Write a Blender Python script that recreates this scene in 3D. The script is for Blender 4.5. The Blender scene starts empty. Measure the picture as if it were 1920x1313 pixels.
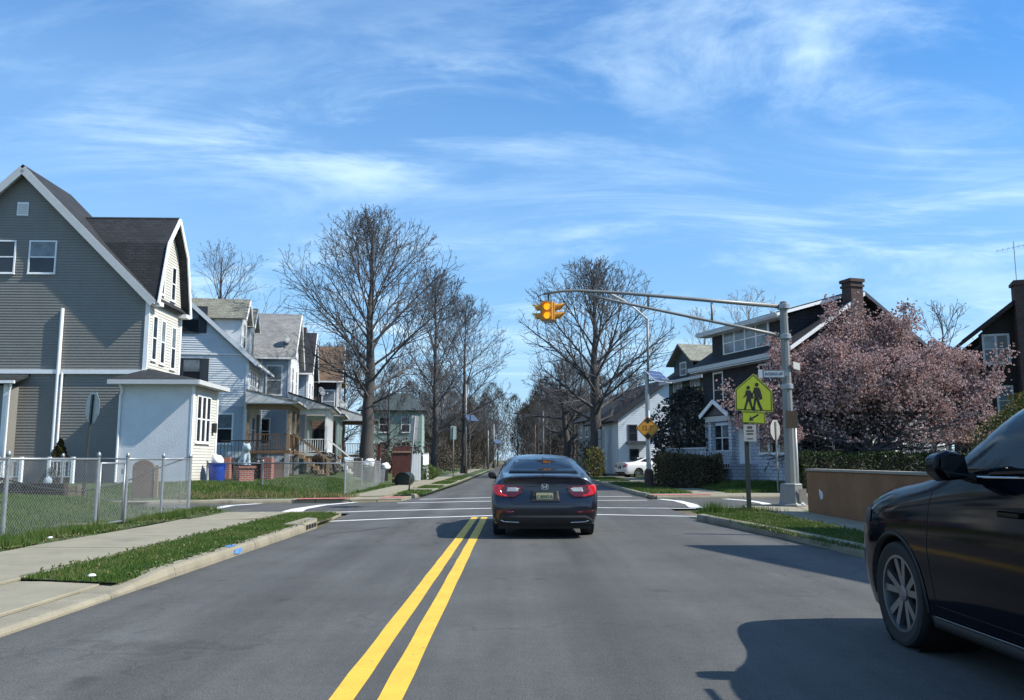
import bpy, bmesh, math, random
from mathutils import Vector, Matrix
from mathutils.bvhtree import BVHTree
R_ = math.radians
scene = bpy.context.scene
col = scene.collection
# ------------------------------------------------------------------ camera
CAM_H = 1.35
PITCH = math.atan(205.5 / 1560.0)
YAW = math.atan(7 / 1560.0)
cam_d = bpy.data.cameras.new('camera')
cam_d.sensor_width = 36.0
cam_d.lens = 36.0 * 1560.0 / 1920.0
cam_d.clip_start = 0.05
cam_d.clip_end = 4000
cam = bpy.data.objects.new('camera', cam_d)
col.objects.link(cam)
cam.location = (0, 0, CAM_H)
cam.rotation_euler = (math.pi / 2 + PITCH, 0, YAW)
scene.camera = cam
# ------------------------------------------------------------------ sun and sky
SUN_EL, SUN_BACK = R_(43.0), R_(10.0)      # height; turned this far behind the right-hand side
to_sun = Vector((math.cos(SUN_BACK) * math.cos(SUN_EL), -math.sin(SUN_BACK) * math.cos(SUN_EL), math.sin(SUN_EL)))
sl = bpy.data.lights.new('sun', 'SUN')
sl.energy = 5.0
sl.angle = R_(0.53)
sl.color = (1.0, 0.955, 0.87)
sun = bpy.data.objects.new('sun', sl)
col.objects.link(sun)
sun.rotation_euler = to_sun.to_track_quat('Z', 'Y').to_euler()
world = bpy.data.worlds.new('World')
scene.world = world
world.use_nodes = True
wn, wl = world.node_tree.nodes, world.node_tree.links
wn.clear()
def wnode(t, **kw):
    n = wn.new(t)
    for k, v in kw.items():
        setattr(n, k, v)
    return n
w_out = wnode('ShaderNodeOutputWorld')
w_bg = wnode('ShaderNodeBackground')
w_bg.inputs['Strength'].default_value = 0.10
sky = wnode('ShaderNodeTexSky', sky_type='NISHITA')
sky.sun_disc = False
sky.sun_elevation = SUN_EL
sky.sun_rotation = math.atan2(to_sun.x, to_sun.y)
sky.altitude = 20
sky.air_density = 1.0
sky.dust_density = 0.15
sky.ozone_density = 2.0
def wmath(op, a, b=None, c=None):
    n = wnode('ShaderNodeMath', operation=op)
    for i, v in enumerate((a, b, c)):
        if v is None:
            continue
        if isinstance(v, (int, float)):
            n.inputs[i].default_value = v
        else:
            wl.new(v, n.inputs[i])
    return n.outputs[0]
hs = wnode('ShaderNodeHueSaturation')
hs.inputs['Hue'].default_value = 0.507
hs.inputs['Saturation'].default_value = 1.54
hs.inputs['Value'].default_value = 1.48
wl.new(sky.outputs[0], hs.inputs['Color'])
tc = wnode('ShaderNodeTexCoord')
sp = wnode('ShaderNodeSeparateXYZ')
wl.new(tc.outputs['Generated'], sp.inputs[0])
zc = wmath('ADD', wmath('MAXIMUM', sp.outputs['Z'], 0.0), 0.16)
cx = wmath('DIVIDE', sp.outputs['X'], zc)
cy = wmath('DIVIDE', sp.outputs['Y'], zc)
def cloud_layer(rot, sx, sy, scale, detail, rough, dist, off):
    cb = wnode('ShaderNodeCombineXYZ')
    wl.new(cx, cb.inputs[0]); wl.new(cy, cb.inputs[1])
    mp = wnode('ShaderNodeMapping')
    mp.inputs['Rotation'].default_value = (0, 0, rot)
    mp.inputs['Scale'].default_value = (sx, sy, 1)
    mp.inputs['Location'].default_value = (off, off * 0.7, off * 0.31)
    wl.new(cb.outputs[0], mp.inputs['Vector'])
    nz = wnode('ShaderNodeTexNoise')
    nz.inputs['Scale'].default_value = scale
    nz.inputs['Detail'].default_value = detail
    nz.inputs['Roughness'].default_value = rough
    nz.inputs['Distortion'].default_value = dist
    wl.new(mp.outputs[0], nz.inputs['Vector'])
    return nz.outputs['Fac']
def wramp(v, a, b, to=1.0):
    n = wnode('ShaderNodeMapRange', interpolation_type='SMOOTHSTEP')
    n.inputs['From Min'].default_value = a
    n.inputs['From Max'].default_value = b
    n.inputs['To Max'].default_value = to
    wl.new(v, n.inputs['Value'])
    return n.outputs[0]
streak = wramp(cloud_layer(R_(38), 0.62, 1.5, 1.35, 10, 0.64, 1.3, 5.2), 0.42, 0.70)
patch = wramp(cloud_layer(R_(-12), 0.75, 1.05, 0.75, 5, 0.55, 0.5, 7.9), 0.36, 0.62)
puff = wramp(cloud_layer(R_(15), 0.8, 1.3, 1.9, 10, 0.60, 0.5, 11.7), 0.50, 0.74)
veil = wramp(cloud_layer(R_(20), 0.5, 1.0, 0.6, 3, 0.5, 0.3, 1.1), 0.25, 0.75, 0.24)
cl = wmath('MULTIPLY', streak, wmath('ADD', wmath('MULTIPLY', patch, 0.85), 0.15))
cl = wmath('ADD', cl, wmath('MULTIPLY', wmath('MULTIPLY', puff, patch), 0.85))
cl = wmath('ADD', cl, veil)
lowhaze = wramp(sp.outputs['Z'], 0.60, -0.03, 0.85)
hzmix = wnode('ShaderNodeMix', data_type='RGBA')
wl.new(lowhaze, hzmix.inputs['Factor'])
wl.new(hs.outputs[0], hzmix.inputs['A'])
hzmix.inputs['B'].default_value = (2.8, 4.95, 7.4, 1)
cl = wmath('MINIMUM', wmath('MULTIPLY', cl, 0.86), 0.90)
wmix = wnode('ShaderNodeMix', data_type='RGBA')
wl.new(cl, wmix.inputs['Factor'])
wl.new(hzmix.outputs['Result'], wmix.inputs['A'])
wmix.inputs['B'].default_value = (6.4, 8.5, 10.2, 1)
wl.new(wmix.outputs['Result'], w_bg.inputs['Color'])
wl.new(w_bg.outputs[0], w_out.inputs[0])
# ------------------------------------------------------------------ exposure
scene.view_settings.view_transform = 'Standard'
scene.view_settings.look = 'None'
scene.view_settings.exposure = 0.42
scene.view_settings.gamma = 1.0
scene.view_settings.use_curve_mapping = False
scene.render.engine = 'CYCLES'
scene.cycles.max_bounces = 6
scene.cycles.diffuse_bounces = 3
scene.cycles.glossy_bounces = 3
scene.cycles.transparent_max_bounces = 8
scene.cycles.use_denoising = True
# ------------------------------------------------------------------ mesh helpers
def V(*a):
    return Vector(a)
class MB:
    def __init__(s):
        s.v = []; s.f = []
    def add(s, vs, fs):
        o = len(s.v)
        s.v.extend(tuple(p) for p in vs)
        s.f.extend(tuple(i + o for i in f) for f in fs)
        return s
    def box(s, x0, x1, y0, y1, z0, z1):
        return s.add([(x0, y0, z0), (x1, y0, z0), (x1, y1, z0), (x0, y1, z0), (x0, y0, z1), (x1, y0, z1), (x1, y1, z1), (x0, y1, z1)],
                     [(0, 3, 2, 1), (4, 5, 6, 7), (0, 1, 5, 4), (1, 2, 6, 5), (2, 3, 7, 6), (3, 0, 4, 7)])
    def obox(s, c, a, b, d):          # centre and three half-axis vectors
        c, a, b, d = Vector(c), Vector(a), Vector(b), Vector(d)
        vs = [c + a * i + b * j + d * k for k in (-1, 1) for j in (-1, 1) for i in (-1, 1)]
        return s.add(vs, [(0, 2, 3, 1), (4, 5, 7, 6), (0, 1, 5, 4), (1, 3, 7, 5), (3, 2, 6, 7), (2, 0, 4, 6)])
    def bar(s, p, q, w, h, up=(0, 0, 1)):
        p, q = Vector(p), Vector(q)
        d = (q - p)
        t = d.normalized()
        sd = t.cross(Vector(up))
        if sd.length < 1e-4:
            sd = t.cross(Vector((1, 0, 0)))
        sd.normalize()
        u = sd.cross(t)
        return s.obox((p + q) / 2, d / 2, sd * w / 2, u * h / 2)
    def prism(s, poly, vec):
        poly = [Vector(p) for p in poly]
        vec = Vector(vec)
        n = len(poly)
        return s.add(poly + [p + vec for p in poly],
                     [tuple(range(n - 1, -1, -1)), tuple(range(n, 2 * n))] + [(i, (i + 1) % n, n + (i + 1) % n, n + i) for i in range(n)])
    def tube(s, pts, r, n=8, caps=True):
        pts = [Vector(p) for p in pts]
        m = len(pts)
        if not hasattr(r, '__len__'):
            r = [r] * m
        vs, fs = [], []
        ref = None
        for i in range(m):
            t = (pts[min(i + 1, m - 1)] - pts[max(i - 1, 0)]).normalized()
            if ref is None:
                ref = Vector((0, 0, 1)) if abs(t.z) < 0.9 else Vector((1, 0, 0))
            a = t.cross(ref)
            if a.length < 1e-5:
                a = t.orthogonal()
            a.normalize()
            b = t.cross(a)
            ref = -b if False else a.cross(t)
            for k in range(n):
                an = 2 * math.pi * k / n
                vs.append(pts[i] + (a * math.cos(an) + b * math.sin(an)) * r[i])
        for i in range(m - 1):
            for k in range(n):
                k2 = (k + 1) % n
                fs.append((i * n + k, i * n + k2, (i + 1) * n + k2, (i + 1) * n + k))
        if caps:
            fs.append(tuple(range(n)))
            fs.append(tuple(range((m - 1) * n + n - 1, (m - 1) * n - 1, -1)))
        return s.add(vs, fs)
    def lathe(s, prof, n=20, c=(0, 0, 0), axis='Z', caps=True):
        vs, fs = [], []
        c = Vector(c)
        for (r, h) in prof:
            for k in range(n):
                a = 2 * math.pi * k / n
                x, y = r * math.cos(a), r * math.sin(a)
                p = {'Z': (x, y, h), 'X': (h, x, y), 'Y': (x, h, y)}[axis]
                vs.append(c + Vector(p))
        m = len(prof)
        for i in range(m - 1):
            for k in range(n):
                k2 = (k + 1) % n
                fs.append((i * n + k, i * n + k2, (i + 1) * n + k2, (i + 1) * n + k))
        if caps:
            fs.append(tuple(range(n)))
            fs.append(tuple(range((m - 1) * n, m * n)))
        return s.add(vs, fs)
    def build(s, name, mat, parent=None, smooth=False, recalc=True, bevel=0, sharp=None, seg=1):
        me = bpy.data.meshes.new(name)
        me.from_pydata(s.v, [], s.f)
        if recalc:
            bm = bmesh.new(); bm.from_mesh(me)
            bmesh.ops.recalc_face_normals(bm, faces=bm.faces)
            bm.to_mesh(me); bm.free()
        me.materials.append(mat)
        if smooth:
            me.polygons.foreach_set('use_smooth', [True] * len(me.polygons))
            if sharp is not None:
                me.set_sharp_from_angle(angle=R_(sharp))
        me.update()
        o = bpy.data.objects.new(name, me)
        col.objects.link(o)
        if parent is not None:
            o.parent = parent
        if bevel:
            b = o.modifiers.new('bevel', 'BEVEL')
            b.width = bevel; b.segments = seg; b.limit_method = 'ANGLE'; b.angle_limit = R_(40)
        return o
def tag(o, label=None, cat=None, group=None, kind=None):
    if label: o['label'] = label
    if cat: o['category'] = cat
    if group: o['group'] = group
    if kind: o['kind'] = kind
    return o
def thing(name, label, cat, loc=(0, 0, 0), rz=0.0, group=None):
    o = bpy.data.objects.new(name, None)
    o.empty_display_size = 0.2
    col.objects.link(o)
    o.location = loc
    o.rotation_euler = (0, 0, rz)
    return tag(o, label, cat, group)
def copy_tree(o, parent=None, label=None):
    c = o.copy()
    col.objects.link(c)
    c.parent = parent
    if label: c['label'] = label
    for ch in list(o.children):
        copy_tree(ch, c)
    return c
def structure(o):
    o['kind'] = 'structure'
    return o
# ------------------------------------------------------------------ materials
def mat(name, c, rough=0.7, var=0.12, scale=6.0, metal=0.0, bump=0.0, bscale=60.0, spec=0.5, coat=0.0, fine=0.0, fscale=120.0, stretch=None, dirt=None):
    m = bpy.data.materials.new(name)
    m.use_nodes = True
    nt = m.node_tree
    N, L = nt.nodes, nt.links
    b = N['Principled BSDF']
    b.inputs['Roughness'].default_value = rough
    b.inputs['Metallic'].default_value = metal
    b.inputs['Specular IOR Level'].default_value = spec
    b.inputs['Coat Weight'].default_value = coat
    b.inputs['Coat Roughness'].default_value = 0.04
    t = N.new('ShaderNodeTexCoord')
    vec = t.outputs['Object']
    if stretch:
        mp = N.new('ShaderNodeMapping')
        mp.inputs['Scale'].default_value = stretch
        L.new(vec, mp.inputs['Vector'])
        vec2 = mp.outputs[0]
    else:
        vec2 = vec
    n = N.new('ShaderNodeTexNoise')
    n.inputs['Scale'].default_value = scale
    n.inputs['Detail'].default_value = 6
    n.inputs['Roughness'].default_value = 0.6
    L.new(vec2, n.inputs['Vector'])
    mr = N.new('ShaderNodeMapRange')
    mr.inputs['From Min'].default_value = 0.3
    mr.inputs['From Max'].default_value = 0.7
    mr.inputs['To Min'].default_value = 1 - var
    mr.inputs['To Max'].default_value = 1 + var
    mr.clamp = False
    L.new(n.outputs['Fac'], mr.inputs['Value'])
    fac = mr.outputs[0]
    if fine:
        n2 = N.new('ShaderNodeTexNoise')
        n2.inputs['Scale'].default_value = fscale
        n2.inputs['Detail'].default_value = 3
        L.new(vec, n2.inputs['Vector'])
        m2 = N.new('ShaderNodeMapRange')
        m2.clamp = False
        m2.inputs['From Min'].default_value = 0.3; m2.inputs['From Max'].default_value = 0.7
        m2.inputs['To Min'].default_value = 1 - fine; m2.inputs['To Max'].default_value = 1 + fine
        L.new(n2.outputs['Fac'], m2.inputs['Value'])
        mm = N.new('ShaderNodeMath'); mm.operation = 'MULTIPLY'
        L.new(fac, mm.inputs[0]); L.new(m2.outputs[0], mm.inputs[1])
        fac = mm.outputs[0]
    vm = N.new('ShaderNodeVectorMath'); vm.operation = 'SCALE'
    vm.inputs[0].default_value = c[:3]
    L.new(fac, vm.inputs['Scale'])
    colr = vm.outputs[0]
    if dirt:
        n3 = N.new('ShaderNodeTexNoise'); n3.inputs['Scale'].default_value = dirt[1]; n3.inputs['Detail'].default_value = 8; n3.inputs['Roughness'].default_value = 0.7
        L.new(vec, n3.inputs['Vector'])
        r3 = N.new('ShaderNodeMapRange'); r3.interpolation_type = 'SMOOTHSTEP'
        r3.inputs['From Min'].default_value = dirt[2]; r3.inputs['From Max'].default_value = dirt[2] + 0.18; r3.inputs['To Max'].default_value = dirt[3]
        L.new(n3.outputs['Fac'], r3.inputs['Value'])
        mx = N.new('ShaderNodeMix'); mx.data_type = 'RGBA'
        L.new(r3.outputs[0], mx.inputs['Factor']); L.new(colr, mx.inputs['A'])
        mx.inputs['B'].default_value = (*dirt[0], 1)
        colr = mx.outputs['Result']
    L.new(colr, b.inputs['Base Color'])
    if bump:
        n4 = N.new('ShaderNodeTexNoise'); n4.inputs['Scale'].default_value = bscale; n4.inputs['Detail'].default_value = 4
        L.new(vec, n4.inputs['Vector'])
        bp = N.new('ShaderNodeBump'); bp.inputs['Strength'].default_value = 1.0; bp.inputs['Distance'].default_value = bump
        L.new(n4.outputs['Fac'], bp.inputs['Height'])
        L.new(bp.outputs[0], b.inputs['Normal'])
    return m
def tiled(name, c1, c2, mortar, bw, bh, msize, axis, rough=0.85, bump=0.01, zs=1.0, var=0.25, off=0.5):
    """brick-texture material for courses too small to build: axis picks the horizontal run"""
    m = mat(name, c1, rough, 0.1)
    nt = m.node_tree; N, L = nt.nodes, nt.links
    b = N['Principled BSDF']
    t = N.new('ShaderNodeTexCoord'); s = N.new('ShaderNodeSeparateXYZ'); L.new(t.outputs['Object'], s.inputs[0])
    cb = N.new('ShaderNodeCombineXYZ')
    if axis == 'xy':
        a = N.new('ShaderNodeMath'); a.operation = 'ADD'
        L.new(s.outputs['X'], a.inputs[0]); L.new(s.outputs['Y'], a.inputs[1]); L.new(a.outputs[0], cb.inputs[0])
    else:
        L.new(s.outputs[axis.upper()], cb.inputs[0])
    zz = N.new('ShaderNodeMath'); zz.operation = 'MULTIPLY'; zz.inputs[1].default_value = zs
    L.new(s.outputs['Z'], zz.inputs[0]); L.new(zz.outputs[0], cb.inputs[1])
    br = N.new('ShaderNodeTexBrick')
    br.offset = off
    br.inputs['Color1'].default_value = (*c1, 1); br.inputs['Color2'].default_value = (*c2, 1); br.inputs['Mortar'].default_value = (*mortar, 1)
    br.inputs['Scale'].default_value = 1.0; br.inputs['Mortar Size'].default_value = msize; br.inputs['Brick Width'].default_value = bw; br.inputs['Row Height'].default_value = bh
    br.inputs['Mortar Smooth'].default_value = 0.2
    L.new(cb.outputs[0], br.inputs['Vector'])
    nz = N.new('ShaderNodeTexNoise'); nz.inputs['Scale'].default_value = 1.3; nz.inputs['Detail'].default_value = 8; nz.inputs['Roughness'].default_value = 0.7
    L.new(t.outputs['Object'], nz.inputs['Vector'])
    mr = N.new('ShaderNodeMapRange'); mr.clamp = False
    mr.inputs['From Min'].default_value = 0.3; mr.inputs['From Max'].default_value = 0.7; mr.inputs['To Min'].default_value = 1 - var; mr.inputs['To Max'].default_value = 1 + var
    L.new(nz.outputs['Fac'], mr.inputs['Value'])
    vm = N.new('ShaderNodeVectorMath'); vm.operation = 'SCALE'
    L.new(br.outputs['Color'], vm.inputs[0]); L.new(mr.outputs[0], vm.inputs['Scale'])
    L.new(vm.outputs[0], b.inputs['Base Color'])
    bp = N.new('ShaderNodeBump'); bp.inputs['Distance'].default_value = bump; bp.invert = True
    L.new(br.outputs['Fac'], bp.inputs['Height']); L.new(bp.outputs[0], b.inputs['Normal'])
    return m
def leafy(name, cols, rough=0.6, trans=0.25):
    """colour varies from leaf to leaf"""
    m = bpy.data.materials.new(name); m.use_nodes = True
    nt = m.node_tree; N, L = nt.nodes, nt.links
    b = N['Principled BSDF']; b.inputs['Roughness'].default_value = rough; b.inputs['Specular IOR Level'].default_value = 0.25
    g = N.new('ShaderNodeNewGeometry')
    cr = N.new('ShaderNodeValToRGB')
    el = cr.color_ramp.elements
    el[0].color = (*cols[0], 1); el[1].color = (*cols[-1], 1)
    for i, c in enumerate(cols[1:-1]):
        e = el.new((i + 1) / (len(cols) - 1)); e.color = (*c, 1)
    tcn = N.new('ShaderNodeTexCoord'); nn = N.new('ShaderNodeTexNoise'); nn.inputs['Scale'].default_value = 1.1; nn.inputs['Detail'].default_value = 5
    L.new(tcn.outputs['Object'], nn.inputs['Vector'])
    ma = N.new('ShaderNodeMath'); ma.operation = 'MULTIPLY_ADD'; ma.inputs[1].default_value = 1.5; ma.inputs[2].default_value = -0.75; L.new(nn.outputs['Fac'], ma.inputs[0])
    mb_ = N.new('ShaderNodeMath'); mb_.operation = 'ADD'; mb_.use_clamp = True; L.new(g.outputs['Random Per Island'], mb_.inputs[0]); L.new(ma.outputs[0], mb_.inputs[1])
    L.new(mb_.outputs[0], cr.inputs['Fac'])
    L.new(cr.outputs[0], b.inputs['Base Color'])
    if trans:
        td = N.new('ShaderNodeBsdfTranslucent'); L.new(cr.outputs[0], td.inputs['Color'])
        ms = N.new('ShaderNodeMixShader'); ms.inputs[0].default_value = trans
        L.new(b.outputs[0], ms.inputs[1]); L.new(td.outputs[0], ms.inputs[2])
        L.new(ms.outputs[0], N['Material Output'].inputs['Surface'])
    return m
def emit(name, c, strength):
    m = bpy.data.materials.new(name); m.use_nodes = True
    b = m.node_tree.nodes['Principled BSDF']
    b.inputs['Base Color'].default_value = (*c, 1); b.inputs['Emission Color'].default_value = (*c, 1); b.inputs['Emission Strength'].default_value = strength
    b.inputs['Roughness'].default_value = 0.3
    return m
M = {}
M['galv'] = mat('galvanised_steel', (0.30, 0.32, 0.33), 0.45, 0.15, 9, metal=0.55)
M['polegrey'] = mat('painted_pole_metal', (0.21, 0.215, 0.205), 0.5, 0.10, 5, metal=0.25, dirt=((0.25, 0.22, 0.18), 3, 0.58, 0.5))
M['darkmetal'] = mat('dark_green_metal', (0.035, 0.045, 0.04), 0.5, 0.2, 9, metal=0.3)
M['black'] = mat('black_paint', (0.012, 0.012, 0.013), 0.5, 0.2)
M['rubber'] = mat('tyre_rubber', (0.018, 0.018, 0.018), 0.85, 0.2, 20)
M['white'] = mat('white_trim_paint', (0.78, 0.79, 0.78), 0.5, 0.05, 4)
M['whitevinyl'] = mat('white_vinyl', (0.74, 0.76, 0.76), 0.5, 0.05, 3)
M['glass'] = mat('window_glass', (0.018, 0.022, 0.027), 0.06, 0.5, 0.8, spec=0.6)
M['glasslit'] = mat('curtained_glass', (0.16, 0.19, 0.21), 0.10, 0.5, 1.6, spec=0.6)
M['concrete'] = mat('concrete', (0.262, 0.238, 0.170), 0.9, 0.14, 1.6, bump=0.004, bscale=70, fine=0.12, fscale=90, dirt=((0.115, 0.105, 0.082), 1.1, 0.56, 0.5))
M['curb'] = mat('curb_concrete', (0.25, 0.225, 0.162), 0.9, 0.18, 2.2, bump=0.005, bscale=60, fine=0.14, fscale=80, dirt=((0.085, 0.078, 0.062), 1.5, 0.52, 0.65))
M['wood'] = mat('weathered_wood', (0.22, 0.15, 0.09), 0.8, 0.25, 3, stretch=(8, 8, 1))
M['brownwood'] = mat('brown_deck_wood', (0.13, 0.075, 0.04), 0.8, 0.25, 3)
M['redwood'] = mat('red_stained_fence', (0.085, 0.022, 0.016), 0.8, 0.3, 3, stretch=(6, 6, 1))
M['bark'] = mat('grey_brown_bark', (0.072, 0.065, 0.060), 0.95, 0.35, 7, bump=0.03, bscale=14, stretch=(4, 4, 0.7))
M['twig'] = mat('bare_twigs', (0.080, 0.076, 0.076), 0.9, 0.25, 2)
M['paletwig'] = mat('pale_bare_twigs', (0.26, 0.225, 0.18), 0.9, 0.2, 2)
M['brick'] = tiled('red_brick', (0.30, 0.085, 0.05), (0.22, 0.06, 0.04), (0.30, 0.27, 0.24), 0.22, 0.075, 0.010, 'xy')
M['darkbrick'] = tiled('dark_chimney_brick', (0.075, 0.035, 0.028), (0.05, 0.026, 0.022), (0.09, 0.075, 0.065), 0.22, 0.075, 0.010, 'xy')
M['whitebrick'] = tiled('white_painted_brick', (0.56, 0.60, 0.66), (0.48, 0.52, 0.58), (0.22, 0.24, 0.28), 0.36, 0.15, 0.012, 'xy', bump=0.012)
# ------------------------------------------------------------------ ground, road, kerbs, sidewalks
def sheet(name, poly, z, m, parent=None):
    b = MB(); b.add([(x, y, z) for x, y in poly], [tuple(range(len(poly)))])
    return b.build(name, m, parent)
def asphalt_mat():
    m = mat('asphalt', (0.135, 0.133, 0.130), 0.85, 0.0, 1)
    nt = m.node_tree; N, L = nt.nodes, nt.links; b = N['Principled BSDF']
    t = N.new('ShaderNodeTexCoord')
    def noise(scale, detail=4, st=None, rough=0.6):
        n = N.new('ShaderNodeTexNoise'); n.inputs['Scale'].default_value = scale; n.inputs['Detail'].default_value = detail; n.inputs['Roughness'].default_value = rough
        if st:
            mp = N.new('ShaderNodeMapping'); mp.inputs['Scale'].default_value = st; L.new(t.outputs['Object'], mp.inputs['Vector']); L.new(mp.outputs[0], n.inputs['Vector'])
        else:
            L.new(t.outputs['Object'], n.inputs['Vector'])
        return n.outputs['Fac']
    def rng(v, a, b_, lo, hi):
        r = N.new('ShaderNodeMapRange'); r.inputs['From Min'].default_value = a; r.inputs['From Max'].default_value = b_; r.inputs['To Min'].default_value = lo; r.inputs['To Max'].default_value = hi
        L.new(v, r.inputs['Value']); return r.outputs[0]
    def mul(a, b_):
        r = N.new('ShaderNodeMath'); r.operation = 'MULTIPLY'; L.new(a, r.inputs[0]); L.new(b_, r.inputs[1]); return r.outputs[0]
    grain = rng(noise(62, 6, rough=0.8), 0.28, 0.72, 0.40, 1.60)
    mid = rng(noise(9, 5), 0.3, 0.7, 0.91, 1.09)
    big = rng(noise(0.55, 4), 0.3, 0.7, 0.82, 1.18)
    streaks = rng(noise(1.0, 4, (1.7, 0.06, 1)), 0.3, 0.7, 0.80, 1.18)
    f = mul(mul(grain, mid), mul(big, streaks))
    # fine tar-filled cracks, only some of them
    vo = N.new('ShaderNodeTexVoronoi'); vo.feature = 'DISTANCE_TO_EDGE'; vo.inputs['Scale'].default_value = 0.22; vo.inputs['Randomness'].default_value = 1.0
    dn = N.new('ShaderNodeTexNoise'); dn.inputs['Scale'].default_value = 1.3; dn.inputs['Detail'].default_value = 6
    L.new(t.outputs['Object'], dn.inputs['Vector'])
    mx = N.new('ShaderNodeVectorMath'); mx.operation = 'MULTIPLY_ADD'; mx.inputs[1].default_value = (1.6, 1.6, 0); L.new(dn.outputs['Color'], mx.inputs[0]); L.new(t.outputs['Object'], mx.inputs[2])
    L.new(mx.outputs[0], vo.inputs['Vector'])
    crack = rng(vo.outputs['Distance'], 0.0, 0.005, 0.76, 1.0)
    f = mul(f, crack)
    # tyre-polished tracks and the oil line between them, kerb grit
    sx_ = N.new('ShaderNodeSeparateXYZ'); L.new(t.outputs['Object'], sx_.inputs[0])
    wob_ = N.new('ShaderNodeMath'); wob_.operation = 'MULTIPLY_ADD'; wob_.inputs[1].default_value = 0.9; L.new(noise(0.35, 3, (0.2, 0.5, 1)), wob_.inputs[0]); L.new(sx_.outputs['X'], wob_.inputs[2])
    def band(c, w, amt):
        a_ = N.new('ShaderNodeMath'); a_.operation = 'SUBTRACT'; a_.inputs[1].default_value = c + .45; L.new(wob_.outputs[0], a_.inputs[0])
        b_ = N.new('ShaderNodeMath'); b_.operation = 'ABSOLUTE'; L.new(a_.outputs[0], b_.inputs[0])
        r = N.new('ShaderNodeMapRange'); r.interpolation_type = 'SMOOTHSTEP'; r.inputs['From Min'].default_value = 0; r.inputs['From Max'].default_value = w; r.inputs['To Min'].default_value = amt; r.inputs['To Max'].default_value = 1.0
        L.new(b_.outputs[0], r.inputs['Value']); return r.outputs[0]
    for c_, w_, a_ in ((-3.1, .5, 1.14), (-1.75, .45, 1.12), (-2.45, .35, .86), (.05, .5, 1.15), (1.55, .5, 1.14), (.8, .4, .80), (3.9, .8, 1.10)):
        f = mul(f, band(c_, w_, a_))
    spots = rng(noise(1.6, 2, rough=.4), .68, .76, 1.0, .66)
    f = mul(f, spots)
    vm = N.new('ShaderNodeVectorMath'); vm.operation = 'SCALE'; vm.inputs[0].default_value = (0.084, 0.085, 0.080); L.new(f, vm.inputs['Scale'])
    # light stone chips
    chips = rng(noise(120, 1), 0.66, 0.72, 0, 0.5)
    mc = N.new('ShaderNodeMix'); mc.data_type = 'RGBA'; L.new(chips, mc.inputs['Factor']); L.new(vm.outputs[0], mc.inputs['A']); mc.inputs['B'].default_value = (0.28, 0.27, 0.25, 1)
    L.new(mc.outputs['Result'], b.inputs['Base Color'])
    bp = N.new('ShaderNodeBump'); bp.inputs['Distance'].default_value = 0.006; L.new(noise(110, 3), bp.inputs['Height']); L.new(bp.outputs[0], b.inputs['Normal'])
    b.inputs['Specular IOR Level'].default_value = 0.35
    return m
M['asphalt'] = asphalt_mat()
M['dirt'] = mat('bare_earth', (0.12, 0.10, 0.06), 0.95, 0.35, 0.8, bump=0.03, bscale=12, fine=0.3, fscale=30, dirt=((0.05, 0.075, 0.02), 0.6, 0.45, 0.9))
M['lawnsoil'] = mat('lawn_ground', (0.050, 0.078, 0.020), 0.95, 0.35, 1.2, bump=0.03, bscale=25, fine=0.35, fscale=40, dirt=((0.13, 0.095, 0.05), 0.8, 0.56, 0.7))
M['grass'] = leafy('grass_blades', [(0.036, 0.080, 0.012), (0.066, 0.134, 0.022), (0.10, 0.168, 0.034), (0.17, 0.17, 0.06)], 0.6, 0.3)
M['drygrass'] = leafy('dry_grass_blades', [(0.10, 0.12, 0.03), (0.20, 0.17, 0.08), (0.32, 0.26, 0.14), (0.07, 0.10, 0.03)], 0.7, 0.3)
M['redpad'] = mat('red_ramp_pad', (0.46, 0.15, 0.13), 0.85, 0.15, 4, fine=0.15)
def paint_mat(name, c, wear):
    m = mat(name, c, 0.6, 0.10, 3, fine=0.10, fscale=90, bump=0.002, bscale=110, dirt=((0.10, 0.098, 0.09), 16, 0.57, wear))
    return m
M['yellowline'] = paint_mat('yellow_road_paint', (0.74, 0.46, 0.045), 0.85)
M['whiteline'] = paint_mat('white_road_paint', (0.72, 0.72, 0.69), 0.6)

structure(sheet('ground', [(-900, -60), (900, -60), (900, 1800), (-900, 1800)], -0.05, M['dirt']))
SK = 0.233                                   # the cross street runs askew
def near_edge(x): return 22.3 + SK * x
def far_edge(x): return 27.9 + SK * x
XL, XR = -3.95, 4.72
structure(sheet('main_road', [(XL, -12), (XR + 0.25, -12), (XR, 16), (4.2, 19.5), (4.25, near_edge(4.3)), (4.6, far_edge(4.6)), (4.55, 32), (4.65, 44), (4.75, 420), (-3.0, 420), (-3.15, 46), (-3.45, 31), (-3.85, far_edge(-3.85)), (-4.2, near_edge(-4.2)), (XL, 17.0)], 0.0, M['asphalt']))
structure(sheet('cross_street_left', [(-4.2, near_edge(-4.2)), (-3.85, far_edge(-3.85)), (-60, far_edge(-60)), (-60, near_edge(-60))], 0.0, M['asphalt']))
structure(sheet('cross_street_right', [(4.25, near_edge(4.3)), (70, near_edge(70)), (70, far_edge(70)), (4.6, far_edge(4.6))], 0.0, M['asphalt']))
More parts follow.
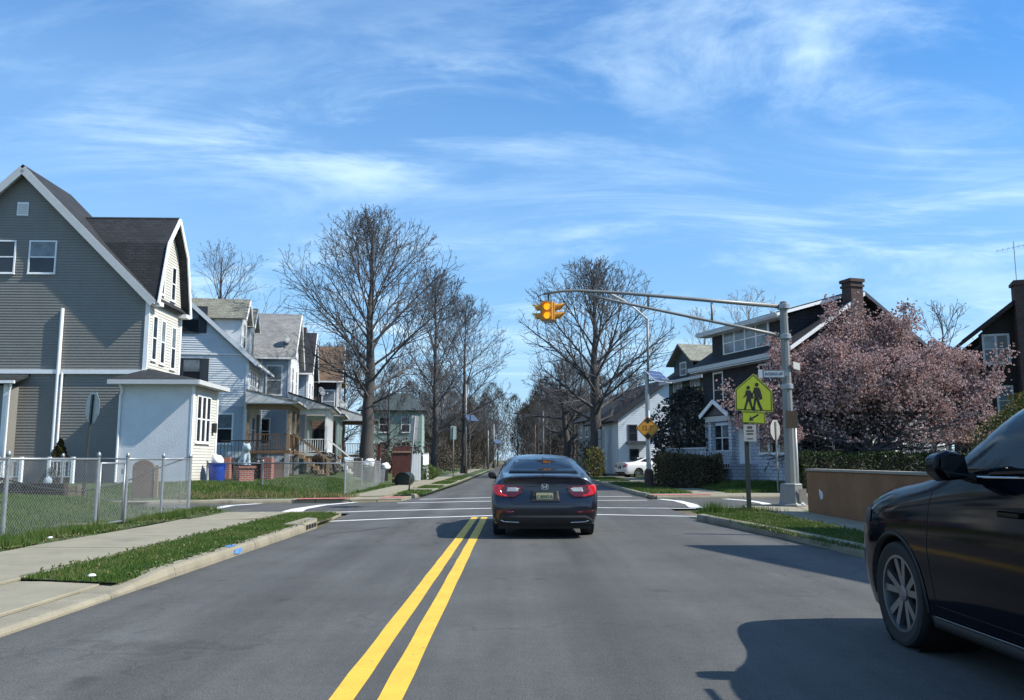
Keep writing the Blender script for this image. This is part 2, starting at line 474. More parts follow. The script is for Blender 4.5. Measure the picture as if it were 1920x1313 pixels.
# painted lines: strips along polylines
def line_strip(name, pts, w, z, m):
    pts = [Vector((x, y, 0)) for x, y in pts]
    ws = w if hasattr(w, '__len__') else [w] * len(pts)
    dense, dw = [], []
    for i in range(len(pts) - 1):
        n = max(1, int((pts[i + 1] - pts[i]).length / 0.5))
        for k in range(n):
            t = k / n
            dense.append(pts[i].lerp(pts[i + 1], t)); dw.append(ws[i] + (ws[i + 1] - ws[i]) * t)
    dense.append(pts[-1]); dw.append(ws[-1])
    rnd = random.Random(hash(name) % 1000 if False else len(name))
    vs, fs = [], []
    for i, p in enumerate(dense):
        d = (dense[min(i + 1, len(dense) - 1)] - dense[max(i - 1, 0)]).normalized()
        s = Vector((-d.y, d.x, 0))
        a, c = p + s * (dw[i] / 2 + rnd.uniform(-.004, .004)), p - s * (dw[i] / 2 + rnd.uniform(-.004, .004))
        vs += [(a.x, a.y, z), (c.x, c.y, z)]
    for i in range(len(dense) - 1):
        fs.append((2 * i, 2 * i + 1, 2 * i + 3, 2 * i + 2))
    return structure(MB().add(vs, fs).build(name, m))
line_strip('yellow_line', [(-1.00, -10), (-0.99, 5), (-0.97, 20.0)], 0.145, 0.004, M['yellowline'])
line_strip('yellow_line', [(-0.715, -10), (-0.715, 5), (-0.74, 20.0)], 0.145, 0.004, M['yellowline'])
WL = M['whiteline']
line_strip('crosswalk_line', [(-4.1, 18.65), (-2.5, 19.7), (-0.7, 20.5), (0.7, 20.85), (2.02, 20.95), (4.43, 20.25)], 0.19, 0.004, WL)
line_strip('crosswalk_line', [(-5.3, 21.42), (-3.79, 22.35), (-0.78, 23.6), (0.8, 23.95), (2.31, 23.97), (3.93, 23.75), (5.0, 23.5)], 0.20, 0.004, WL)
line_strip('crosswalk_line', [(-8.06, 21.3), (-8.35, 23.2), (-8.45, 25.0), (-7.9, 26.1)], [0.30, 0.28, 0.26, 0.24], 0.004, WL)
line_strip('crosswalk_line', [(-5.75, 21.25), (-5.95, 23.2), (-5.75, 25.2), (-5.1, 26.8)], [0.62, 0.42, 0.30, 0.26], 0.008, WL)
line_strip('crosswalk_line', [(4.95, 29.0), (5.32, 27.7), (5.3, 25.6), (5.06, 23.65)], [0.26, 0.30, 0.34, 0.38], 0.008, WL)
line_strip('crosswalk_line', [(7.25, 29.3), (7.72, 28.0), (7.75, 26.4), (7.45, 24.7)], 0.30, 0.004, WL)
line_strip('crosswalk_line', [(-3.7, 26.45), (-0.9, 27.6), (2.0, 28.1), (4.4, 28.3)], 0.20, 0.004, WL)
line_strip('crosswalk_line', [(-3.3, 28.9), (-1.0, 30.2), (2.0, 30.9), (4.3, 31.2)], 0.20, 0.004, WL)
# dark patch and seams on the tarmac
M['tar'] = mat('tar_seam', (0.035, 0.035, 0.036), 0.7, 0.2)
for i, pts in enumerate([[(-2.9, 25.0), (0.5, 26.0), (4.5, 26.3)], [(-4.2, 27.4), (-2.8, 27.9)], [(-3.5, 15.5), (-2.9, 16.3), (-2.6, 17.1)]]):
    line_strip('tar_seam', pts, [0.04, 0.10, 0.05][:len(pts)], 0.002, M['tar'])

RND = random.Random(11)
def kerb(name, pts, h=0.13, w=0.17, step=2.9, side=1, m=None, toph=None):
    """kerb root with one child per cast section; pts is the road-side face line"""
    root = bpy.data.objects.new(name, None); col.objects.link(root); structure(root)
    P = [Vector((x, y, 0)) for x, y in pts]
    for i in range(len(P) - 1):
        d = P[i + 1] - P[i]
        n = max(1, round(d.length / step))
        t = d.normalized(); s = Vector((t.y, -t.x, 0)) * side
        for k in range(n):
            a = P[i] + d * (k / n) + t * 0.006
            b = P[i] + d * ((k + 1) / n) - t * 0.006
            h1 = h + RND.uniform(-.006, .006); j = RND.uniform(-.006, .006)
            mb = MB()
            prof = [(0.0 + j, -0.1), (0.0 + j, h1 * 0.35), (0.012 + j, h1 * 0.72), (0.035 + j, h1 * 0.96), (0.06 + j, h1), (w + j, h1 + .003), (w + j, -0.1)]
            mb.prism([a + s * x + Vector((0, 0, z)) for x, z in prof], b - a)
            mb.build('curb_section', m or M['curb'], root, bevel=0.006)
    return root
def slabs(name, quad, nu, nv, z, m=None, gap=0.022, thick=0.12, jitter=0.006):
    """sidewalk: a base with separately cast slabs; quad = four corners, u along the walk"""
    q = [Vector((x, y, 0)) for x, y in quad]
    root = structure(MB().add([(p.x, p.y, z - 0.03) for p in q], [(0, 1, 2, 3)]).build(name, M['dirt']))
    def at(u, v): return (q[0].lerp(q[1], u)).lerp(q[3].lerp(q[2], u), v)
    for i in range(nu):
        for j in range(nv):
            c = [at(i / nu, j / nv), at((i + 1) / nu, j / nv), at((i + 1) / nu, (j + 1) / nv), at(i / nu, (j + 1) / nv)]
            cen = sum(c, Vector()) / 4
            c = [p + (cen - p).normalized() * gap * 0.7 for p in c]
            tilt = [RND.uniform(-jitter, jitter) for _ in range(4)]
            mb = MB()
            vs = [(p.x, p.y, z - thick) for p in c] + [(p.x, p.y, z + tl) for p, tl in zip(c, tilt)]
            mb.add(vs, [(3, 2, 1, 0), (4, 5, 6, 7), (0, 1, 5, 4), (1, 2, 6, 5), (2, 3, 7, 6), (3, 0, 4, 7)])
            mb.build('slab', m or M['concrete'], root, bevel=0.008)
    return root
Z1 = 0.125
# near left block
_ck = kerb('curb_left_near', [(XL, 9.9), (XL, 15.9)], side=-1)
def _dropped(y0, y1, h0, h1, w0, w1):
    vs, fs, n = [], [], 8
    for i in range(n + 1):
        t = i / n; s = smooth(0, 1, t); y = y0 + (y1 - y0) * t; h_ = h0 + (h1 - h0) * s; w = w0 + (w1 - w0) * s
        vs += [(XL, y, -.1), (XL, y, h_ * .4), (XL - .03, y, h_ * .95), (XL - .06, y, h_), (XL - w, y, h_ + .004), (XL - w, y, -.1)]
    for i in range(n):
        for k in range(5): fs.append((6 * i + k, 6 * i + k + 1, 6 * i + k + 7, 6 * i + k + 6))
    fs += [tuple(range(6)), tuple(range(6 * n, 6 * n + 6))]
    MB().add(vs, fs).build('curb_section', M['curb'], _ck)
kerb('curb_left_driveway', [(XL - 0.0, -9), (XL - 0.0, 8.35)], h=0.055, w=0.30, side=-1)
slabs('driveway_apron', [(-5.25, -8.5), (-5.25, 8.95), (-4.27, 8.95), (-4.27, -8.5)], 5, 1, 0.085)
slabs('sidewalk_left_near', [(-7.05, -8.5), (-6.95, 17.6), (-5.22, 17.6), (-5.22, -8.5)], 14, 1, 0.118)
slabs('sidewalk_left_corner', [(-7.6, 17.62), (-7.9, 20.35), (-4.3, 20.9), (-4.2, 19.5)], 2, 2, 0.085)
slabs('sidewalk_left_ramp', [(-5.2, 19.4), (-4.25, 19.45), (-4.2, 17.6), (-4.35, 17.6)], 1, 1, 0.11)
structure(sheet('verge_left_near', [(-5.22, 9.0), (-4.1, 8.72), (-4.1, 17.0), (-4.35, 19.3), (-5.22, 19.3)], 0.105, M['lawnsoil']))
# near right block
kerb('curb_right_near', [(4.95, -9), (4.93, 11.0), (4.62, 14.6), (4.02, 18.9)], side=1, h=0.15)
structure(sheet('verge_right_near', [(5.08, -9), (5.06, 11.0), (4.75, 14.6), (4.2, 18.7), (4.5, 20.2), (5.75, 20.3), (5.75, 17.3), (5.95, 14), (6.0, -9)], 0.11, M['lawnsoil']))
slabs('sidewalk_right_near', [(5.98, -8), (5.72, 20.6), (6.95, 20.9), (6.95, -8)], 15, 1, 0.118)
slabs('sidewalk_right_corner', [(5.75, 20.62), (6.3, 23.4), (10.5, 24.3), (10.5, 22.4)], 2, 3, 0.085)
kerb('curb_right_corner', [(6.3, 23.62), (12, 24.95), (40, 31.4)], side=1, h=0.11)
structure(sheet('verge_right_corner', [(6.9, -9), (6.9, 20.9), (10.5, 22.4), (10.5, 24.4), (40, 31.2), (40, -9)], 0.10, M['lawnsoil']))
# far left block
kerb('curb_left_cross', [(-40, far_edge(-40)), (-10.2, far_edge(-10.2)), (-7.0, far_edge(-7.0))], side=-1, h=0.12)
kerb('curb_left_far', [(-3.6, 30.2), (-3.45, 31.5), (-3.2, 46), (-3.1, 120)], side=-1, h=0.12)
slabs('sidewalk_left_far', [(-5.75, 28.7), (-5.6, 110), (-4.45, 110), (-4.6, 29.6)], 40, 1, 0.12)
slabs('sidewalk_left_cross', [(-9.6, 26.05), (-5.3, 27.1), (-5.2, 28.6), (-9.6, 27.3)], 4, 1, 0.10)
slabs('sidewalk_left_far_corner', [(-5.28, 27.05), (-3.75, 27.75), (-3.65, 29.6), (-5.18, 28.6)], 2, 2, 0.09)
structure(sheet('ramp_pad', [(-6.95, 26.62), (-5.45, 27.0), (-5.4, 27.75), (-6.95, 27.3)], 0.112, M['redpad']))
structure(sheet('ramp_pad', [(-4.5, 27.62), (-3.8, 27.95), (-3.75, 28.9), (-4.45, 28.5)], 0.103, M['redpad']))
structure(sheet('verge_left_far', [(-4.42, 29.9), (-3.3, 31.0), (-3.0, 46), (-2.95, 110), (-4.4, 110)], 0.105, M['lawnsoil']))
for (y0, y1) in ((34.2, 36.5), (40.0, 42.6), (49, 51)):
    slabs('verge_crossing', [(-4.44, y0), (-4.44, y1), (-3.35, y1), (-3.35, y0)], 1, 1, 0.122)
# far right block
kerb('curb_right_far', [(4.72, 30.7), (4.58, 31.8), (4.68, 44), (4.8, 120)], side=1, h=0.14)
kerb('curb_right_cross', [(4.9, 29.3), (8.0, far_edge(8.0) - 0.1), (40, far_edge(40))], side=-1, h=0.10)
slabs('sidewalk_right_cross', [(4.8, 29.4), (40, far_edge(40) + 0.2), (40, far_edge(40) + 1.8), (4.8, 31.3)], 18, 1, 0.10)
structure(sheet('ramp_pad', [(4.85, 29.55), (7.0, 30.05), (7.0, 30.75), (4.85, 30.3)], 0.114, M['redpad']))
slabs('sidewalk_right_far', [(6.6, 31.4), (6.8, 110), (8.1, 110), (7.9, 31.8)], 40, 1, 0.12)
structure(sheet('verge_right_far', [(4.75, 31.2), (4.85, 110), (6.75, 110), (6.55, 31.6)], 0.11, M['lawnsoil']))
for (y0, y1) in ((45, 48.5), (58, 62)):
    slabs('driveway_crossing', [(4.86, y0), (4.86, y1), (11.5, y1), (11.5, y0)], 1, 4, 0.128)

# sloping lawns
def lawn_mesh(name, x0, x1, y0, y1, zf, n=26, clip=None):
    vs, fs = [], []
    for i in range(n + 1):
        for j in range(n + 1):
            x, y = x0 + (x1 - x0) * i / n, y0 + (y1 - y0) * j / n
            vs.append((x, y, zf(x, y)))
    for i in range(n):
        for j in range(n):
            if clip:
                cxx, cyy = x0 + (x1 - x0) * (i + .5) / n, y0 + (y1 - y0) * (j + .5) / n
                if not clip(cxx, cyy):
                    continue
            a = i * (n + 1) + j
            fs.append((a, a + n + 1, a + n + 2, a + 1))
    return structure(MB().add(vs, fs).build(name, M['lawnsoil'], smooth=True))
def smooth(a, b, t):
    t = max(0, min(1, (t - a) / (b - a))); return t * t * (3 - 2 * t)
_dropped(8.36, 9.89, .055, .13, .34, .17)
def zlot(x, y):      # fenced corner lot on the left, mounding away from the walk
    return 0.105 + 0.42 * smooth(7.9, 11.5, -x) * smooth(23.5, 19.5, y) + 0.02 * math.sin(x * 3 + y)
def zyard(x, y):     # yards beyond the cross street on the left
    return 0.10 + 0.36 * smooth(0.5, 5.5, y - far_edge(x)) * smooth(-5.6, -9.0, x) + 0.015 * math.sin(x * 2.3 + y * 1.7)
def zright(x, y):
    return 0.09 + 0.25 * smooth(32.2, 35, y - SK * (x - 8)) * smooth(7.8, 9.5, x)
lawn_mesh('lawn_left_near', -34, -7.0, -9, 21.2, zlot, 60, lambda x, y: y < near_edge(x) - 0.3 + 0.2 * (x + 8) or x > -9)
lawn_mesh('lawn_left_far', -40, -5.7, 20, 110, zyard, 90, lambda x, y: y > far_edge(x) + (0.2 if x < -9.6 else 1.3))
lawn_mesh('lawn_right_far', 8.0, 45, 31, 110, zright, 60, lambda x, y: y > far_edge(x) + 2.0)
# grass blades
def blades(name, pts_fn, n, hmin, hmax, m, label, wid=0.006, seed=3, lean=0.5):
    r = random.Random(seed)
    vs, fs = [], []
    k = 0
    for _ in range(n):
        p = pts_fn(r)
        if p is None:
            continue
        x, y, z, hs_ = p
        a = r.uniform(0, 6.283); h = r.uniform(hmin, hmax) * hs_
        ca, sa = math.cos(a), math.sin(a)
        b = r.uniform(0, 6.283); l = r.uniform(0, lean) * h
        w = wid * r.uniform(.7, 1.5)
        vs += [(x - ca * w, y - sa * w, z - .01), (x + ca * w, y + sa * w, z - .01), (x + math.cos(b) * l, y + math.sin(b) * l, z + h)]
        fs.append((k, k + 1, k + 2)); k += 3
    o = MB().add(vs, fs).build(name, m, recalc=False)
    return tag(o, label, 'grass', kind='stuff')
def in_rect(x0, x1, y0, y1, zf, hf=None):
    def f(r):
        x, y = r.uniform(x0, x1), r.uniform(y0, y1)
        return (x, y, zf(x, y), hf(x, y, r) if hf else 1.0)
    return f
def clump(x, y):
    return 0.55 + 0.45 * math.sin(x * 3.1 + 1.3 * math.sin(y * 2.1)) * math.sin(y * 2.7 + x)
M['weed'] = leafy('broad_weed_leaves', [(0.04, 0.075, 0.02), (0.09, 0.14, 0.035), (0.14, 0.17, 0.06), (0.20, 0.17, 0.08)], .6, .2)
def vl(x, y, r):
    if y < 9.0 + (x + 5.22) * -0.25 - 0.0 or y < 8.75: return None
    e = min(x + 5.25, -4.07 - x)
    if clump(x * 1.7 + 4, y * 1.3) < .16 and r.random() < .85: return None
    return (1.0 if e > 0.08 else 0.6) * (0.75 + 0.5 * clump(x, y)) * (1.6 if y > 18.2 else 1.0)
def rect_h(x0, x1, y0, y1, z, hf):
    def f(r):
        x, y = r.uniform(x0, x1), r.uniform(y0, y1)
        h = hf(x, y, r)
        return None if h is None else (x, y, z if not callable(z) else z(x, y), h)
    return f
blades('grass', rect_h(-5.30, -4.06, 8.6, 19.45, 0.105, vl), 80000, 0.015, 0.052, M['grass'], 'mown green grass of the strip between left kerb and sidewalk')
blades('grass', rect_h(-7.75, -6.95, 11.5, 20.4, 0.11, lambda x, y, r: (0.6 + clump(x * 2, y * 1.4)) if (x < -7.12 + 0.18 * math.sin(y * 2.2) - 0.10 and not 15.2 < y < 16.4) else None), 26000, 0.04, 0.14, M['grass'], 'tufty weeds and grass along the foot of the chain link fence', seed=4)
blades('grass', rect_h(-17, -7.7, 12, 20.8, zlot, lambda x, y, r: 0.8 + 0.4 * clump(x, y)), 45000, 0.04, 0.08, M['grass'], 'lawn inside the chain link fence on the left', wid=.009, seed=5)
blades('grass', rect_h(4.2, 5.9, 11, 20.3, 0.11, lambda x, y, r: (0.7 + 0.5 * clump(x, y)) if x > 4.93 - 0.105 * (y - 11) and (y < 20 or r.random() < .6) else None), 45000, 0.025, 0.075, M['grass'], 'grass strip beside the right kerb below the school crossing sign', seed=6)
blades('grass', lambda r: (4.62 + r.gauss(0, .13), 19.7 + r.gauss(0, .13), .11, 1.0), 500, 0.15, 0.33, M['grass'], 'tall tuft of grass at the tip of the right kerb', seed=8)
blades('grass', lambda r: (5.5 + r.gauss(0, .35), 20.0 + r.gauss(0, .15), .11, 1.0), 900, 0.08, 0.2, M['grass'], 'long grass round the foot of the school crossing signpost', seed=9)
blades('grass', rect_h(-14, -5.9, 26.5, 40, zyard, lambda x, y, r: (0.8 + 0.5 * clump(x, y)) if y > far_edge(x) + (.25 if x < -9.6 else 1.4) else None), 60000, 0.05, 0.11, M['grass'], 'lawn in front of the porches across the cross street', wid=.013, seed=10)
blades('grass', rect_h(-11, -5.4, 26.5, 29.5, zyard, lambda x, y, r: (0.7 + 0.5 * clump(x * 2, y)) if far_edge(x) + (.1 if x < -9.6 else 1.3) < y < far_edge(x) + 2.6 else None), 9000, 0.05, 0.16, M['drygrass'], 'dry straw coloured grass along the far left sidewalk', wid=.012, seed=12)
blades('grass', rect_h(-4.4, -3.35, 30.5, 60, 0.105, lambda x, y, r: None if (34 < y < 36.7 or 39.8 < y < 42.8 or 48.8 < y < 51.2 or x < -4.3 + .0) else 1.0), 22000, 0.04, 0.10, M['grass'], 'grass strip along the far left kerb beyond the crossing', wid=.012, seed=13)
blades('grass', rect_h(4.85, 6.6, 31.4, 58, 0.11, lambda x, y, r: 1.0 if not 44.8 < y < 48.7 else None), 22000, 0.05, 0.12, M['grass'], 'grass strip along the far right kerb round the clearance sign', wid=.013, seed=14)
blades('grass', rect_h(8.0, 17, 31.5, 37.5, zright, lambda x, y, r: 1.0 + 0.4 * clump(x, y) if y > far_edge(x) + 2.0 else None), 30000, 0.05, 0.13, M['grass'], 'front lawn of the dark shingled corner house', wid=.013, seed=15)
def weeds(label, spots, seed):
    """low broad-leaved weeds, dead stalks and straw creeping over the concrete edges"""
    r = random.Random(seed); vs, fs = [], []; k = 0
    for (x0, x1, y0, y1, z, n) in spots:
        for _ in range(n):
            x, y = r.uniform(x0, x1), r.uniform(y0, y1)
            for _ in range(r.randint(3, 7)):
                a = r.uniform(0, 6.283); l = r.uniform(.015, .045); w = l * .3; e = r.uniform(.01, .05)
                ca, sa = math.cos(a), math.sin(a)
                vs += [(x, y, z), (x + ca * l * .6 - sa * w, y + sa * l * .6 + ca * w, z + e), (x + ca * l, y + sa * l, z + e * .7), (x + ca * l * .6 + sa * w, y + sa * l * .6 - ca * w, z + e)]
                fs.append((k, k + 1, k + 2, k + 3)); k += 4
    return tag(MB().add(vs, fs).build('weeds', M['weed'], recalc=False), label, 'weeds', kind='stuff')
weeds('low broad leaved weeds scattered through the left verge and its edges', [(-5.25, -4.05, 9.2, 19.2, .11, 260), (-5.28, -5.18, 9.4, 19.0, .118, 110), (-4.13, -4.03, 9, 17, .125, 90), (-7.4, -6.95, 11, 20, .118, 500)], 31)
weeds('low broad leaved weeds scattered through the right verge and its edges', [(4.4, 5.9, 12, 20, .115, 800), (5.7, 6.0, 12, 20.5, .12, 260)], 32)
# ------------------------------------------------------------------ house kit (walls, windows, roofs in house-local coordinates)
def siding_mat(name, c): return mat(name, c, 0.65, 0.06, 1.5, fine=0.05, fscale=14)
M['tan'] = siding_mat('tan_grey_vinyl', (0.196, 0.190, 0.170))
M['cream'] = siding_mat('cream_vinyl', (0.55, 0.535, 0.47))
M['paleblue'] = siding_mat('pale_blue_white_vinyl', (0.60, 0.655, 0.69))
M['bluewhite'] = siding_mat('faded_blue_siding', (0.36, 0.44, 0.52))
M['mint'] = siding_mat('pale_green_siding', (0.29, 0.385, 0.345))
M['mintdark'] = siding_mat('dark_green_siding', (0.05, 0.068, 0.066))
M['darkshingle'] = tiled('dark_wall_shingles', (0.035, 0.036, 0.042), (0.026, 0.027, 0.033), (0.012, 0.012, 0.015), 0.18, 0.14, 0.008, 'xy')
M['brownshingle'] = tiled('dark_brown_wall_shingles', (0.030, 0.020, 0.017), (0.022, 0.016, 0.014), (0.010, 0.008, 0.008), 0.18, 0.14, 0.008, 'xy')
M['orangeshingle'] = tiled('orange_brown_wall_shingles', (0.21, 0.13, 0.078), (0.165, 0.105, 0.065), (0.10, 0.06, 0.035), 0.2, 0.15, 0.008, 'xy')
M['roofdark_x'] = tiled('charcoal_shingles', (0.029, 0.032, 0.036), (0.017, 0.019, 0.022), (0.009, 0.010, 0.011), 0.30, 0.14, 0.012, 'x', zs=1.15)
M['roofdark_y'] = tiled('charcoal_shingles_b', (0.029, 0.032, 0.036), (0.017, 0.019, 0.022), (0.009, 0.010, 0.011), 0.30, 0.14, 0.012, 'y', zs=1.4)
M['roofgrey_x'] = tiled('grey_shingles', (0.27, 0.27, 0.26), (0.21, 0.21, 0.205), (0.13, 0.13, 0.125), 0.30, 0.14, 0.012, 'x', zs=1.3)
M['roofolive_x'] = tiled('olive_grey_shingles', (0.25, 0.25, 0.20), (0.19, 0.19, 0.15), (0.11, 0.11, 0.09), 0.32, 0.14, 0.012, 'x', zs=1.3)
M['roofolive_y'] = tiled('olive_grey_shingles_b', (0.25, 0.25, 0.20), (0.19, 0.19, 0.15), (0.11, 0.11, 0.09), 0.32, 0.14, 0.012, 'y', zs=1.3)
M['roofbrown_x'] = tiled('brown_shingles', (0.19, 0.122, 0.075), (0.15, 0.096, 0.06), (0.09, 0.058, 0.036), 0.3, 0.14, 0.012, 'x', zs=1.3)
M['roofbrown_y'] = tiled('brown_shingles_b', (0.25, 0.155, 0.09), (0.19, 0.12, 0.07), (0.12, 0.07, 0.04), 0.3, 0.14, 0.012, 'y', zs=1.3)
M['stucco'] = mat('white_stucco', (0.62, 0.64, 0.66), 0.9, 0.06, 2, bump=0.012, bscale=22, dirt=((0.40, 0.40, 0.39), 1.2, 0.60, 0.5))
M['shutter'] = mat('dark_shutter', (0.035, 0.042, 0.055), 0.55, 0.1)
M['found'] = mat('foundation_block', (0.26, 0.25, 0.24), 0.9, 0.2, 3, bump=0.01, bscale=15)
M['soffit'] = mat('soffit_paint', (0.55, 0.55, 0.53), 0.7, 0.08)
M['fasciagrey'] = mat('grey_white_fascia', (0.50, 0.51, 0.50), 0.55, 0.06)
M['door'] = mat('dark_door_paint', (0.05, 0.06, 0.07), 0.4, 0.1)
UX, UY, UZ = Vector((1, 0, 0)), Vector((0, 1, 0)), Vector((0, 0, 1))
class Wall:
    """a wall plane: origin o, run direction u, outward normal n"""
    def __init__(s, parent, o, u, n):
        s.p, s.o, s.u, s.n = parent, Vector(o), Vector(u).normalized(), Vector(n).normalized()
    def at(s, a, z, d=0.0):
        return s.o + s.u * a + Vector((0, 0, z - s.o.z)) + s.n * d
    def siding(s, poly, m, course=0.115, lap=0.02, name='wall'):
        zs = [p[1] for p in poly]
        z0, z1 = min(zs), max(zs)
        mb = MB()
        def clip(pl, zc, above):
            out = []
            for i in range(len(pl)):
                a, b = pl[i], pl[(i + 1) % len(pl)]
                ia, ib = (a[1] >= zc) == above, (b[1] >= zc) == above
                if ia: out.append(a)
                if ia != ib and a[1] != b[1]:
                    t = (zc - a[1]) / (b[1] - a[1]); out.append((a[0] + (b[0] - a[0]) * t, zc))
            return out
        n = int(math.ceil((z1 - z0) / course))
        for i in range(n):
            a, b = z0 + i * course, min(z0 + (i + 1) * course, z1)
            pl = clip(clip(poly, a - 1e-6, True), b + 1e-6, False)
            if len(pl) < 3: continue
            mb.add([s.at(u, z, lap * (1 - (z - a) / course)) for u, z in pl], [tuple(range(len(pl)))])
            lo = [u for u, z in pl if z < a + 1e-4]
            if len(lo) >= 2:
                l, r = min(lo), max(lo)
                mb.add([s.at(l, a, -.005), s.at(r, a, -.005), s.at(r, a, lap), s.at(l, a, lap)], [(0, 1, 2, 3)])
        return mb.build(name, m, s.p, recalc=False)
    def flat(s, poly, m, name='wall', d=0.012, t=0.1):
        mb = MB(); mb.prism([s.at(u, z, d) for u, z in poly], s.n * -t)
        return mb.build(name, m, s.p)
    def block(s, u0, u1, z0, z1, d0, d1, m, name, parent=None, bevel=0):
        mb = MB()
        c = s.at((u0 + u1) / 2, (z0 + z1) / 2, (d0 + d1) / 2)
        mb.obox(c, s.u * (u1 - u0) / 2, s.n * (d1 - d0) / 2, UZ * (z1 - z0) / 2)
        return mb.build(name, m, parent or s.p, bevel=bevel)
    def window(s, cu, cz, w, h, trim, glass=None, t=0.09, mullion=0, shutters=None, d=0.0, sash=True):
        mb = MB()
        def bx(u0, u1, z0, z1, d0, d1):
            mb.obox(s.at((u0 + u1) / 2, (z0 + z1) / 2, (d0 + d1) / 2 + d), s.u * (u1 - u0) / 2, s.n * (d1 - d0) / 2, UZ * (z1 - z0) / 2)
        a, b, lo, hi = cu - w / 2, cu + w / 2, cz - h / 2, cz + h / 2
        bx(a - t, a, lo - t, hi + t, -.02, .055); bx(b, b + t, lo - t, hi + t, -.02, .055)
        bx(a, b, hi, hi + t, -.02, .06); bx(a - t * 1.2, b + t * 1.2, lo - t - .03, lo - t, -.02, .09)
        bx(a, b, lo - t, lo, -.02, .052)
        if sash: bx(a, b, cz - .025, cz + .025, .0, .05)
        for k in range(mullion):
            u = a + (b - a) * (k + 1) / (mullion + 1); bx(u - t * .45, u + t * .45, lo, hi, .0, .053)
        win = mb.build('window', trim, s.p)
        halves = ((lo, cz - .025, .034), (cz + .025, hi, .042)) if sash else ((lo, hi, .038),)
        s.nw = getattr(s, 'nw', 0) + 1
        for k in range(mullion + 1):
            u0 = a + (b - a) * k / (mullion + 1); u1 = a + (b - a) * (k + 1) / (mullion + 1)
            e = t * .45 if mullion else 0
            for (z0, z1, dd) in halves:
                s.block(u0 + (e if k else 0), u1 - (e if k < mullion else 0), z0, z1, dd - .008 + d, dd + d, (M['glasslit'] if (z0 > lo + .01 and (int(cu * 37) + k + s.nw) % 3 == 0) else (glass or M['glass'])), 'pane', win)
        if shutters:
            for sg in (-1, 1):
                sc_ = cu + sg * (w / 2 + t + .2)
                sh = s.block(sc_ - .19, sc_ + .19, lo - t, hi + t, -.01, .045, shutters, 'shutter')
        return win
def roof(parent, pts, m, t=0.12, name='roof'):
    """a roof plane of four (or more) points, thickened downward along its normal"""
    p = [Vector(q) for q in pts]
    n = (p[1] - p[0]).cross(p[2] - p[0]).normalized()
    if n.z < 0: n = -n
    mb = MB(); mb.prism(p, n * -t)
    return mb.build(name, m, parent)
def boards(parent, segs, m, name, w=0.04, h=0.2):
    mb = MB()
    for p, q in segs: mb.bar(p, q, w, h)
    return mb.build(name, m, parent)
def pipe(parent, pts, m, name='downpipe', r=0.045):
    return MB().tube(pts, r, 8).build(name, m, parent, smooth=True, sharp=50)
def railing(parent, p, q, z0, z1, m, name='railing', step=0.13, r=0.018, posts=True):
    p, q = Vector(p), Vector(q); mb = MB(); d = q - p; n = max(2, int(d.length / step))
    mb.bar(p + UZ * z1, q + UZ * z1, 0.06, 0.05); mb.bar(p + UZ * (z0 + .06), q + UZ * (z0 + .06), 0.05, 0.04)
    for i in range(n + 1):
        a = p + d * i / n; mb.bar(a + UZ * (z0 + .06), a + UZ * z1, r * 2, r * 2, up=(0, 1, 0))
    return mb.build(name, m, parent)
def steps(parent, x0, x1, y0, y1, z0, z1, n, m, name='steps'):
    mb = MB()
    for i in range(n):
        a = x0 + (x1 - x0) * i / n; b = x0 + (x1 - x0) * (i + 1) / n; z = z1 - (z1 - z0) * i / n
        mb.box(min(a, b), max(a, b), y0, y1, z - (z1 - z0) / n - .02, z)
    return mb.build(name, m, parent)
PHI = R_(2)
PHI2 = R_(9)
# ---------------------------------------------------------------- tan corner house on the left
h = thing('corner_house', 'tall tan sided house with steep gable and white stucco porch room at corner', 'house', (-15.0, 33.5, 0), PHI)
D1, GZ, EZ, PK = 10.7, 0.30, 7.95, 13.3
side = Wall(h, (0, 0, 0), -UX, -UY)
front = Wall(h, (0, 0, 0), UY, UX)
LF = 3.55
side.siding([(0, 4.95), (D1, 4.95), (D1, EZ), (D1 / 2, PK), (0, EZ)], M['tan'])
side.siding([(0.35, GZ), (D1, GZ), (D1, 4.78), (0.35, 4.78)], M['tan'])
side.block(-.02, D1, 4.78, 4.95, -.05, .13, M['white'], 'band_board')
side.block(-.03, .14, 4.95, EZ - .1, -.02, .045, M['white'], 'corner_board')
front.siding([(0, 4.95), (LF, 4.95), (LF, EZ), (LF - .72, 10.3), (LF / 2, 11.65), (0.72, 10.3), (0, EZ)], M['cream'], 0.12)
front.block(LF - .14, LF + .02, 4.95, EZ, -.02, .05, M['white'], 'corner_board')
front.block(0, LF, GZ, 4.95, -.1, .0, M['cream'], 'wall')
for w_, (cu, cz) in zip((1.0, 1.0), ((4.45, 9.6), (6.1, 9.6))):
    side.window(cu, cz, w_, 1.28, M['white'], M['glass'], t=.06)
side.window(7.4, 3.35, 1.15, 1.7, M['white'], M['glass'], d=0.75)
vt = side.block(5.16, 5.62, 11.35, 11.92, 0, .05, M['white'], 'gable_vent')
for i in range(5):
    side.block(5.20, 5.58, 11.42 + i * .09, 11.465 + i * .09, .05, .07, M['fasciagrey'], 'louvre', vt)
for cu, cz, w_, hh in ((0.6, 6.35, .38, 1.75), (1.5, 6.3, .38, 1.75), (2.7, 6.2, .42, 1.75), (1.1, 9.0, .38, 1.3), (2.35, 9.0, .38, 1.4)):
    front.window(cu, cz, w_, hh, M['white'], M['glass'], t=0.08)
ov = 0.36
